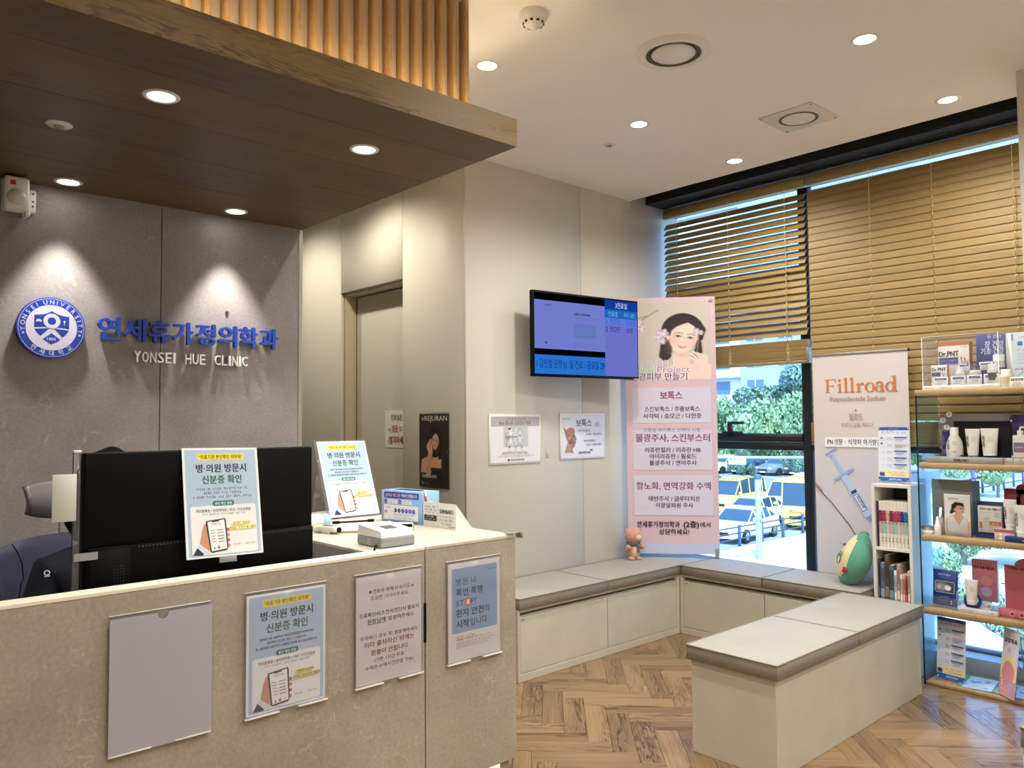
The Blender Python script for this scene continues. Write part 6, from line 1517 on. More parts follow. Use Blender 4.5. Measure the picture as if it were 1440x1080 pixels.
tag_card('price card with a navy header, rightmost in the acrylic case', 4.735, 1.434, 0.071, 0.056, zb_, hn)
tag_card('raised price card before the large orange box', 4.825, 1.585, 0.056, 0.050, zb_+0.075, hn)
tag_card('raised price card before the navy supplement box', 4.835, 1.485, 0.066, 0.046, zb_+0.080, hn)
tag_card('price card with a brown header, right of the acrylic case', 4.70, 1.306, 0.074, 0.052, 0.0, C(120, 90, 60))
def pill(label, X, y, r, h, cap, band, dz=zb_, capr=0.8):
    t = item('pill_bottle', label, 'bottle', X, y-r, 4, dz, grp='white supplement bottles on the top shelf')
    MB().lathe([(r*.94, 0), (r, 0.004), (r, h*.62), (r*.9, h*.72), (r*.62, h*.78)], n=28).build('bottle_body', plain('pearl_plastic', C(222, 218, 208), 0.3), t)
    MB().lathe([(r*capr, h*.76), (r*capr, h*.98), (r*capr*.94, h)], n=28).build('cap', plain('bottle_cap', cap, 0.35), t)
    MB().lathe([(r*1.01, h*.18), (r*1.01, h*.56)], n=28, cap=False).build('label_band', plain('bottle_label', band, 0.5), t)
pill('silvery small supplement bottle, leftmost in the acrylic case', 4.775, 1.588, 0.026, 0.098, C(206, 206, 204), C(210, 208, 204))
pill('supplement bottle with a navy cap, in the middle of the acrylic case', 4.775, 1.515, 0.029, 0.105, C(30, 36, 84), C(206, 204, 196))
pill('white supplement bottle with a dark label, front right in the acrylic case', 4.765, 1.424, 0.030, 0.108, C(226, 224, 216), C(70, 54, 52))
pill('taller supplement bottle standing behind at the right of the acrylic case', 4.825, 1.412, 0.028, 0.160, C(226, 226, 222), C(40, 44, 70), capr=0.95)
pill('small cream bottle standing just outside the acrylic case', 4.72, 1.352, 0.027, 0.094, C(232, 230, 222), C(206, 192, 160), 0.0)
t = item('product_leaflet', 'pale blue and white information board at the right end of the top shelf', 'information board', 4.84, 1.352, 4)
MB().rbox(0, 0.20, 0, 0.012, 0, 0.292, 0.002, 1).build('board', M['paper'], t)
mb = prt(MB()); mb.poly([(0.045, 0.0), (0.035, 0.07), (0.022, 0.29), (0.20, 0.29), (0.20, 0.0)], C(206, 222, 230)); mb.rect(0.028, 0.25, 0.008, 0.034, C(110, 150, 200))
for k in range(2): mb.rect(0.055+0.034*k, 0.222, 0.022, 0.022, C(70, 120, 190), 0.002)
mb.text('건강한 하루', 0.09, 0.262, 0.009, NAVY, 0.06); mb.text('제품 안내', 0.075, 0.195, 0.010, NAVY, 0.05, .02)
for k in range(4): mb.rect(0.052, 0.178-0.016*k, 0.07-0.012*(k % 2), 0.0016, C(130, 150, 170))
mb.text('성분과 함량', 0.08, 0.095, 0.010, NAVY, 0.08, .02); mb.stroke([(0.045, 0.055), (0.078, 0.085), (0.111, 0.055), (0.078, 0.025), (0.045, 0.055)], 0.003, C(110, 170, 190)); mb.build('printed_face', INK, t)

# second row: skincare display
zd = item('skincare_display', 'grey counter display with a black recess holding white skincare tubes', 'product display', 4.72, 1.728, 3)
MB().rbox(0.0, 0.378, -0.03, 0.10, 0, 0.033, 0.002, 1).build('base_box', plain('grey_display_card', C(150, 150, 150), 0.5), zd)
MB().rbox(0.045, 0.385, 0.088, 0.10, 0.033, 0.262, 0.002, 1).build('back_board', plain('grey_back_card', C(128, 130, 132), 0.5), zd)
MB().box(0.115, 0.385, 0.080, 0.0875, 0.036, 0.225).build('black_recess', M['blackm'], zd)
mb = MB(); mb.T = at(0, -0.0306, 0); mb.text('ZEROID', 0.180, 0.009, 0.020, C(24, 24, 26), 0.075, .06); mb.build('base_print', INK, zd)
mb = MB(); mb.T = at(0, 0.0872, 0); mb.text('ZEROID', 0.32, 0.236, 0.020, C(150, 152, 154), 0.085, .01); mb.rect(0.052, 0.07, 0.055, 0.10, C(62, 34, 110)); mb.text('DERMAL', 0.062, 0.12, 0.008, C(180, 170, 210), 0.05, 0, 'c', R(90)); mb.build('board_print', INK, zd)
for x, z in ((0.092, 0.262), (0.060, 0.230), (0.078, 0.192)):
    MB().cyl((x, 0.082, z), 0.0155, 0.004, 24, axis='y').build('round_badge', M['white'], zd)
    mb = MB(); mb.T = at(x, 0.0815, z); mb.disc(0, 0.004, 0.004, C(120, 120, 120)); mb.text('무료샘플', 0, -0.007, 0.006, INKB, 0.018); mb.build('badge_print', INK, zd)
for x in (0.065, 0.145, 0.222, 0.305):
    MB().tube([(x+0.031*math.cos(R(a)), 0.028+0.022*math.sin(R(a)), 0.040) for a in range(0, 361, 20)], 0.0018, 6, cap=False).build('holder_ring', M['blackm'], zd)
def lotion(label, X, y, w, h, dz, row, txt, grp=None):
    t = item('lotion_bottle', label, 'bottle', X, y-w/2, row, dz, grp=grp)
    MB().lathe([(w*.44, 0), (w*.5, 0.006), (w*.5, h*.30), (w*.44, h*.52), (w*.26, h*.72), (w*.24, h*.76)], n=28).build('bottle_body', M['whitem'], t)
    MB().lathe([(w*.25, h*.74), (w*.25, h*.98), (w*.22, h)], n=24).build('cap', M['white'], t)
    mb = MB(); mb.T = at(0, -w*.5-0.0005, 0); mb.text(txt, -w*.16, h*.42, 0.014, C(30, 30, 34), h*.36, .05, 'c', R(90))
    for k in range(3): mb.rect(w*.02, h*(.50-.05*k), w*.28, 0.0015, C(110, 110, 114))
    mb.text('MD', w*.15, h*.15, 0.008, C(40, 40, 44), w*.2, .05); mb.build('bottle_print', INK, t); return t
def tube_(label, X, y, w, h, dz, row, txt, grp=None, col=None, cap=0.12, body=None, rz=-90, name='cream_tube'):
    t = item(name, label, 'tube', X, y-w/2, row, dz, rz=rz, grp=grp)
    n = 24; vs = []; fs = []; L_ = [(0.0, .36), (0.10, .38), (0.5, .44), (0.93, .5), (1.0, .5)]
    for u, ww in L_:
        ry = (1-u)**0.6*w*.36+0.0012
        for i in range(n):
            a = 2*PI*i/n; vs.append((ww*w*math.cos(a), ry*math.sin(a), h*cap+u*h*(1-cap)))
    for j in range(len(L_)-1):
        for i in range(n): l = (i+1) % n; fs.append((j*n+i, j*n+l, (j+1)*n+l, (j+1)*n+i))
    fs += [tuple(range(n)), tuple((len(L_)-1)*n+i for i in range(n))]
    MB().add(vs, fs, 0, True).build('tube_body', body or M['whitem'], t)
    MB().lathe([(w*.33, 0), (w*.34, 0.003), (w*.34, h*cap)], n=24).build('cap', plain('tube_cap', col, 0.3) if col else M['white'], t)
    if txt:
        mb = MB(); mb.T = at(0, -w*.30, 0)
        mb.text(txt, -w*.20, h*.55, h*.10, C(40, 40, 44), h*.40, .05, 'c', R(90)) if txt != '-' else None
        for k in range(4): mb.rect(-w*.02, h*(.70-.05*k), w*.30, 0.0013, C(140, 140, 144))
        mb.build('tube_print', INK, t)
    return t
lotion('white lotion bottle at the left of the grey skincare display', 4.755, 1.637, 0.084, 0.158, 0.034, 3, 'ZEROID')
tube_('white cream tube in the middle of the grey skincare display', 4.755, 1.540, 0.072, 0.150, 0.034, 3, 'ZEROID', 'white tubes in the grey skincare display')
tube_('white cream tube at the right of the grey skincare display', 4.755, 1.464, 0.086, 0.152, 0.034, 3, 'ZEROID', 'white tubes in the grey skincare display', C(40, 40, 42), 0.06)
t = item('product_box', 'dark purple box at the right end of the second shelf', 'product box', 4.79, 1.322, 3, 0.034); carton(t, 0.13, 0.05, 0.222, C(44, 30, 84))
t = item('pump_bottle', 'white pump bottle with a mauve label at the right end of the second shelf', 'bottle', 4.74, 1.275, 3, 0.034)
MB().rbox(-0.030, 0.034, -0.02, 0.02, 0, 0.118, 0.006, 2).build('bottle_body', M['whitem'], t); MB().cyl((0.002, 0, 0.118), 0.014, 0.024, 18).tube([(0.002, 0, 0.14), (0.002, 0, 0.158), (0.03, -0.002, 0.158)], 0.005).build('pump', M['white'], t)
mb = MB(); mb.T = at(0, -0.0206, 0); mb.rect(-0.024, 0.03, 0.056, 0.05, C(130, 110, 140)); mb.text('CREAM', 0.0, 0.052, 0.010, C(226, 220, 232), 0.035, .02); mb.build('bottle_print', INK, t)
for i, (y, lab) in enumerate(((1.373, 'left of a pair'), (1.303, 'right of a pair'))):
    t = item('small_carton', 'low white carton with a fine logo, %s under the purple box' % lab, 'product box', 4.72, y, 3); carton(t, 0.066, 0.09, 0.033, C(200, 198, 196))
    mb = prt(MB()); mb.disc(0.033, 0.026, 0.003, C(90, 80, 80)); mb.text('CELLUMÉ LAB', 0.033, 0.014, 0.007, C(100, 96, 96), 0.05); mb.rect(0.01, 0.010, 0.046, 0.0008, C(120, 116, 116)); mb.build('printed_face', INK, t)

# third row
t = item('display_board', 'large folded grey card board at the left of the third shelf', 'display board', 4.82, 1.745, 2); 
MB().rbox(0, 0.205, 0, 0.003, 0, 0.296, 0.001, 1).build('board', plain('warm_grey_card', C(150, 150, 142), 0.6), t)
MB().add([(0.205, 0, 0), (0.228, 0.05, 0), (0.228, 0.05, 0.294), (0.205, 0, 0.296)], [(0, 1, 2, 3)]).build('folded_side', plain('blue_grey_card', C(120, 140, 160), 0.6), t)
mb = prt(MB()); mb.text('PHYSIO', 0.090, 0.198, 0.012, C(80, 80, 78), 0.035, .04); mb.build('printed_face', INK, t)
t = item('leaflet', 'white leaflet with a dark-haired woman in a clear stand on the third shelf', 'leaflet', 4.735, 1.652, 2)
MB().rbox(0, 0.128, 0, 0.004, 0.0, 0.224, 0.001, 1).build('sheet', M['paper'], t)
p = Pic(52, 88, .59, (226, 224, 220)); sk = (208, 168, 146)
p.poly([(.03, .06), (.02, .40), (.10, .46), (.22, .50), (.40, .50), (.52, .42), (.57, .36), (.57, .06)], sk, 2)
p.poly([(.08, .06), (.06, .30), (.10, .44), (.20, .50), (.33, .28), (.44, .50), (.52, .40), (.53, .06)], (220, 216, 210), 2); p.line([(.20, .50), (.33, .28), (.44, .50)], .012, (160, 156, 150))
p.poly([(.25, .60), (.40, .58), (.42, .48), (.33, .36), (.24, .48)], sk, 2)
p.ell(.31, .70, .145, .125, (32, 22, 22)); p.poly([(.17, .70), (.12, .56), (.16, .54), (.24, .60)], (32, 22, 22)); p.ell(.35, .655, .105, .115, sk, -20, 2); p.poly([(.20, .68), (.30, .76), (.46, .74), (.44, .82), (.26, .84), (.16, .76)], (32, 22, 22))
p.ell(.23, .65, .02, .03, sk); p.line([(.37, .68), (.42, .672)], .012, (50, 34, 32)); p.line([(.36, .705), (.42, .70)], .009, (70, 50, 46)); p.poly([(.44, .68), (.475, .635), (.44, .625)], sk); p.ell(.425, .60, .025, .010, (170, 90, 86))
p.ell(.3, .02, .4, .06, (150, 130, 118), soft=6, k=.7)
mb = prt(MB()); mb.image(0, 0, 0.128, 0.218, p.a); mb.text('REJURAN', 0.045, 0.196, 0.011, INKB, 0.05, .02); mb.rect(0.02, 0.188, 0.085, 0.001, C(150, 150, 150)); mb.text('피부 이야기', 0.10, 0.208, 0.006, C(110, 110, 110), 0.03); mb.build('printed_face', INK, t)
MB().rbox(-0.002, 0.130, -0.018, -0.016, 0.0, 0.075, 0.001, 1).rbox(-0.002, 0.130, -0.016, 0.02, 0, 0.003, 0.001, 1).build('clear_stand', M['acrylic'], t)
t = item('cream_jar', 'flat cream jar with a grey lid at the far left of the third shelf', 'jar', 4.72, 1.735, 2)
MB().lathe([(0.029, 0), (0.032, 0.004), (0.032, 0.026)], n=32).build('jar_body', M['whitem'], t); MB().lathe([(0.0335, 0.0265), (0.0335, 0.040), (0.032, 0.042)], n=32).build('lid', plain('pewter_lid', C(110, 108, 106), 0.4, 0.3), t)
t = item('dropper_bottle', 'small white dropper bottle on the third shelf', 'bottle', 4.712, 1.682, 2)
MB().lathe([(0.016, 0), (0.0175, 0.004), (0.0175, 0.050), (0.011, 0.060)], n=24).build('bottle_body', M['whitem'], t); MB().lathe([(0.011, 0.059), (0.011, 0.078), (0.007, 0.080), (0.007, 0.096), (0.003, 0.100)], n=20).build('dropper_cap', M['white'], t)
t = item('silver_bottle', 'tall bottle with a ribbed silver cap behind the small dropper bottle', 'bottle', 4.765, 1.680, 2)
MB().lathe([(0.018, 0), (0.019, 0.004), (0.019, 0.092)], n=24).build('bottle_body', plain('smoky_glass', C(150, 150, 146), 0.1), t); MB().lathe([(0.018, 0.093), (0.0185, 0.146), (0.016, 0.148)], n=24).build('cap', M['chrome'], t)
t = item('display_board', 'navy display board behind a white skincare leaflet on the third shelf', 'display board', 4.80, 1.510, 2)
MB().rbox(0, 0.150, 0.0, 0.05, 0, 0.188, 0.002, 1).build('board', plain('navy_card', C(30, 44, 96), 0.45), t)
MB().rbox(0.0, 0.150, -0.03, 0.0, 0, 0.030, 0.002, 1).build('base_lip', plain('blue_violet_card', C(56, 70, 140), 0.45), t)
t = item('product_box', 'white skincare box with a red panel before the navy board', 'product box', 4.755, 1.492, 2, 0.031); carton(t, 0.112, 0.025, 0.140, C(206, 206, 202))
mb = prt(MB()); mb.text('저자극 수딩 크림', 0.048, 0.118, 0.014, C(60, 56, 60), 0.075, .05); mb.text('증정', 0.098, 0.118, 0.013, C(190, 90, 70), 0.022, .04); mb.rect(0.055, 0.038, 0.056, 0.022, C(196, 96, 76)); mb.text('특별할인', 0.083, 0.043, 0.012, C(240, 228, 220), 0.035, .05)
mb.ring(0.092, 0.092, 0.008, 0.010, C(130, 130, 130)); mb.poly([(0.030, 0.004), (0.026, 0.072), (0.056, 0.082), (0.052, 0.004)], C(186, 186, 184)); mb.rect(0.008, 0.022, 0.012, 0.032, C(180, 110, 90)); mb.rect(0.01, 0.106, 0.09, 0.001, C(120, 120, 120)); mb.build('printed_face', INK, t)
t = item('product_box', 'pink and white box under the cream tube, third shelf right', 'product box', 4.72, 1.405, 2); carton(t, 0.092, 0.07, 0.058, C(222, 206, 206))
mb = prt(MB()); mb.rect(0, 0.042, 0.092, 0.016, C(190, 96, 120)); mb.disc(0.03, 0.012, 0.007, C(250, 246, 240)); mb.disc(0.03, 0.031, 0.007, C(250, 246, 240)); mb.rect(0.05, 0.008, 0.03, 0.025, C(240, 232, 232)); mb.build('printed_face', INK, t)
t = item('product_box', 'brick red board with a rounded tab behind the tubes on the third shelf', 'product box', 4.83, 1.385, 2)
MB().rbox(0, 0.078, 0, 0.03, 0, 0.262, 0.002, 1).cyl((0.083, 0.0, 0.262), 0.026, 0.03, 24, axis='y').rbox(0.057, 0.109, 0, 0.03, 0, 0.262, 0.002, 1).build('carton', plain('brick_red_card', C(150, 54, 54), 0.5), t)
mb = prt(MB()); mb.text('리쥬란', 0.045, 0.225, 0.014, C(200, 110, 80), 0.05, .03); mb.build('printed_face', INK, t)
tube_('white cream tube standing on the pink box, third shelf', 4.745, 1.366, 0.062, 0.155, 0.0585, 2, 'CREAM')
tube_('larger white cream tube at the right edge of the third shelf', 4.715, 1.310, 0.075, 0.160, 0.031, 2, 'LOTION')
t = item('product_box', 'low navy box at the right end of the third shelf', 'product box', 4.68, 1.345, 2); carton(t, 0.13, 0.09, 0.030, C(30, 52, 104))
mb = prt(MB()); mb.text('ATOCARE', 0.095, 0.010, 0.012, C(210, 216, 230), 0.035, .04); mb.build('printed_face', INK, t)

# fourth row
t = item('product_box', 'navy skincare box with a silver window in a clear stand, fourth shelf left', 'product box', 4.74, 1.730, 1, 0.012); t.rotation_euler = (-R(5), 0, R(-96))
carton(t, 0.124, 0.022, 0.190, C(34, 56, 134))
p = Pic(50, 34, 1.5, (70, 72, 76)); p.ell(.45, .5, .5, .4, (150, 152, 152), soft=14); p.ell(1.0, .45, .28, .26, (214, 216, 214), 0, 3); p.poly([(.8, .3), (1.0, .7), (1.25, .4), (1.05, .2)], (236, 238, 234), 3); p.ell(.3, .45, .18, .2, (180, 184, 184), 30, 4)
mb = prt(MB()); mb.rect(0.010, 0.068, 0.104, 0.062, C(190, 192, 196), 0.008); mb.image(0.013, 0.071, 0.098, 0.056, p.a); mb.text('AESTURA', 0.060, 0.160, 0.014, C(190, 200, 226), 0.068, .02); mb.rect(0.035, 0.150, 0.05, 0.0012, C(150, 164, 210)); mb.text('365 CREAM', 0.062, 0.044, 0.008, C(160, 172, 214), 0.05)
for k in range(2): mb.rect(0.03, 0.026-0.012*k, 0.05, 0.001, C(150, 164, 210)); mb.disc(0.098, 0.026-0.012*k, 0.004, C(190, 200, 226))
mb.build('printed_face', INK, t)
MB().rbox(-0.004, 0.128, -0.014, -0.012, -0.010, 0.045, 0.001, 1).rbox(-0.004, 0.128, -0.014, 0.05, -0.012, -0.009, 0.001, 1).rbox(0.127, 0.129, -0.012, 0.04, -0.01, 0.09, 0.001, 1).build('clear_stand', M['acrylic'], t)
t = item('display_box', 'low white display base with a navy ring under the cream tube, fourth shelf', 'display base', 4.70, 1.590, 1)
carton(t, 0.190, 0.075, 0.026, C(224, 224, 226), name='base')
mb = prt(MB()); mb.text('AESTURA ATOBARRIER', 0.045, 0.010, 0.007, C(60, 70, 110), 0.06); mb.disc(0.165, 0.012, 0.003, NAVY); mb.build('printed_face', INK, t)
MB().rbox(0.030, 0.110, 0.035, 0.037, 0.024, 0.05, 0.001, 1).build('clear_support', M['acrylic'], t)
mb = MB(); mb.T = at(0.068, 0.020, 0.062, 0, R(-12)); mb.cyl((0, 0, 0), 0.044, 0.003, 36, axis='y'); mb.build('navy_ring', plain('navy_board', C(26, 44, 108), 0.45), t)
mb = MB(); mb.T = at(0.068, 0.0195, 0.062, 0, R(-12)); mb.disc(0, 0.006, 0.028, C(222, 226, 236)); mb.text('NEW ATO', 0, -0.040, 0.008, C(214, 220, 236), 0.045, .02); mb.build('ring_print', INK, t)
tube_('white cream tube with a navy band leaning on the navy ring', 4.715, 1.556, 0.066, 0.130, 0.045, 1, '-')
MB()
t = item('carton_figure_base', 'little beige knob and tiny blue card on the white display base', 'ornament', 4.715, 1.462, 1, 0.0265)
MB().ball((0.012, 0, 0.024), (0.013, 0.012, 0.014)).lathe([(0.012, 0), (0.010, 0.014)], (0.012, 0, 0), 16).build('knob', plain('beige_resin', C(206, 190, 160), 0.5), t); MB().rbox(0.028, 0.066, -0.004, 0.004, 0, 0.018, 0.001, 1).build('card', M['lblue'], t)
t = item('product_box', 'tall pink gift box in a clear stand on the fourth shelf', 'product box', 4.80, 1.545, 1, 0.052); t.rotation_euler = (0, 0, R(-84))
carton(t, 0.118, 0.035, 0.218, C(204, 122, 134), C(150, 160, 196))
mb = prt(MB()); mb.text('한정판 기프트 세트', 0.060, 0.192, 0.010, C(70, 40, 50), 0.06); mb.text('말랑 촉촉 에디션', 0.056, 0.170, 0.018, C(50, 30, 40), 0.095, .04)
mb.disc(0.066, 0.108, 0.028, C(214, 142, 150)); mb.disc(0.066, 0.052, 0.026, C(196, 176, 214)); mb.build('printed_face', INK, t)
MB().rbox(-0.004, 0.122, -0.02, -0.018, -0.052, 0.085, 0.001, 1).rbox(-0.004, 0.122, -0.02, 0.05, -0.052, -0.050, 0.001, 1).rbox(0.12, 0.122, -0.018, 0.05, -0.05, 0.12, 0.001, 1).rbox(0.0, 0.118, 0.0, 0.034, -0.012, -0.002, 0.001, 1).build('clear_stand', M['acrylic'], t)
t = item('display_board', 'large pink display board with an arched top, right end of the fourth shelf', 'display board', 4.79, 1.385, 1)
pts = [(0, 0), (0.20, 0), (0.20, 0.30), (0.15, 0.305)]+[(0.125+0.078*math.cos(R(a)), 0.262+0.045*math.sin(R(a))) for a in range(60, 181, 15)]+[(0.030, 0.262), (0, 0.262)]
MB().prism(pts, 0, 0.004).build('board', plain('dusty_pink_card', C(190, 100, 112), 0.5), t)
mb = prt(MB()); mb.text('맛있는 피부 비타민', 0.085, 0.242, 0.014, C(60, 24, 34), 0.12, .05); mb.rect(0.115, 0.05, 0.08, 0.10, C(226, 178, 150)); mb.build('printed_face', INK, t)
MB().rbox(-0.022, 0.19, -0.055, 0.0, 0, 0.040, 0.002, 1).build('base_tray', plain('rose_card', C(206, 116, 128), 0.5), t)
mb = MB(); mb.T = at(0, -0.0556, 0)
for x in (0.045, 0.088): mb.ring(x, 0.022, 0.010, 0.0135, C(226, 190, 180)); mb.disc(x, 0.022, 0.007, C(140, 50, 66))
mb.build('tray_print', INK, t)

# bottom row
info_banner('blue and white information banner standing on the bottom shelf', K(4.745, 1.725, 0.0)[:2]+(ZT[0]+0.001,), R(-98), 0.152, 0.335, 5)
t = thing('mini_banner', 'narrow pale pink banner turned sideways on the bottom shelf', 'mini banner', K(4.70, 1.408, 0)[:2]+(ZT[0]+0.001,), R(-118))
t.rotation_euler = (-R(8), 0, R(-128))
MB().box(0, 0.115, -0.0004, 0.0006, 0.006, 0.345).build('sheet', M['paper'], t)
mb = MB(); mb.T = at(0, -0.0006, 0.006); h2 = 0.339
mb.rect(0, 0, 0.115, h2, C(226, 214, 232)); mb.disc(0.057, 0.130, 0.056, C(238, 226, 150), rz_=0.075); mb.rect(0, 0, 0.115, 0.085, C(226, 160, 178)); mb.disc(0.055, 0.120, 0.044, C(222, 150, 162), rz_=0.060)
mb.text('말랑촉촉', 0.057, 0.272, 0.028, C(50, 40, 60), 0.09, .05); mb.text('한정판 에디션', 0.057, 0.300, 0.012, C(80, 60, 90), 0.06); mb.disc(0.05, 0.235, 0.014, C(206, 190, 220)); mb.text('9,900', 0.025, 0.055, 0.018, C(240, 236, 240), 0.05, .05, 'c', R(90)); mb.disc(0.08, 0.05, 0.018, C(196, 176, 220), rz_=.026); mb.build('printed_face', INK, t)
MB().tube([(0.004, 0.0, 0.345), (0.06, 0.06, 0.15), (0.115, 0.0, 0.004)], 0.002, 6).tube([(0.11, 0.0, 0.345), (0.06, 0.09, 0.1), (0.03, 0.13, 0.004)], 0.002, 6).build('stand_rods', M['grey'], t)
def leaf(label, x, y, rz, w, d, col, dz):
    t = thing('flyer', label, 'flyer', (x, y, ZT[0]+0.0008+dz), R(rz), 'flyers lying flat on the bottom shelf'); MB().box(0, w, 0, d, 0, 0.0012).build('sheet', plain('flyer_paper', C(226, 232, 232), 0.5), t)
    mb = MB(); mb.T = at(0, 0, 0.0016, 0, R(-90)); mb.rect(0, 0, w, d, C(222, 230, 232)); mb.rect(0, 0, w*.16, d, col)
    rr = random.Random(int(x*100))
    for k in range(7):
        a = rr.uniform(.2, .8)*w; b = rr.uniform(.06, .86)*d; mb.rect(a, b, w*.14, d*.07, (C(206, 120, 130), C(110, 170, 196), C(130, 110, 170), C(120, 180, 120))[k % 4], 0.004)
    for k in range(6): mb.rect(w*.22, d*(.1+.14*k), w*.5, d*.012, C(120, 140, 150))
    mb.build('printed_face', INK, t)
leaf('green-edged flyer lying flat on the bottom shelf, left', 4.63, 1.585, -84, 0.16, 0.22, C(96, 176, 84), 0.0)
leaf('green-edged flyer lying flat behind the narrow pink banner', 4.645, 1.425, -92, 0.15, 0.21, C(110, 180, 110), 0.0015)
leaf('flyer lying flat at the right end of the bottom shelf', 4.64, 1.27, -88, 0.14, 0.21, C(150, 190, 150), 0.0)
# ------------------------------------------------------------------ the street outside, one floor down
ZG = -4.6
asph = plain('sunlit_asphalt', C(150, 152, 156), 0.9, noise=0.06, nscale=0.4)
pave = plain('pale_paving', C(206, 204, 198), 0.85, noise=0.05, nscale=0.8)
conc = plain('grey_retaining_concrete', C(112, 116, 124), 0.9, noise=0.1, nscale=0.5)
g = struct(MB().box(5.6, 260, -120, 200, ZG-0.2, ZG-0.02), 'floor_street', asph); tag(g, 'pale asphalt street one floor below the window', 'road')
g = struct(MB().box(5.6, 260, -60, 20.4, ZG-0.02, ZG+0.10), 'floor_pavement', pave); tag(g, 'bright paved footpath on the near side of the street', 'pavement')
mk = MB()
for k in range(14): mk.box(30+k*7, 33.4+k*7, 24.0, 24.16, ZG-0.02, ZG-0.012)
o = mk.build('road_marking', plain('road_paint', C(232, 232, 228), 0.8)); tag(o, 'white dashed lane marking on the street', 'road marking')
t = thing('retaining_wall', 'grey retaining wall below the raised car park across the street', 'retaining wall', (58, 36, ZG))
for k in range(9):
    MB().rbox(-0.2+k*0.33, 0.1+k*0.33, 9.5-k*2.5, 11.98-k*2.5, 0, 1.35, 0.01, 1).build('wall_panel', conc, t)
MB().box(0.3, 60, -9, 40, 0, 1.3).build('raised_ground', asph, t)

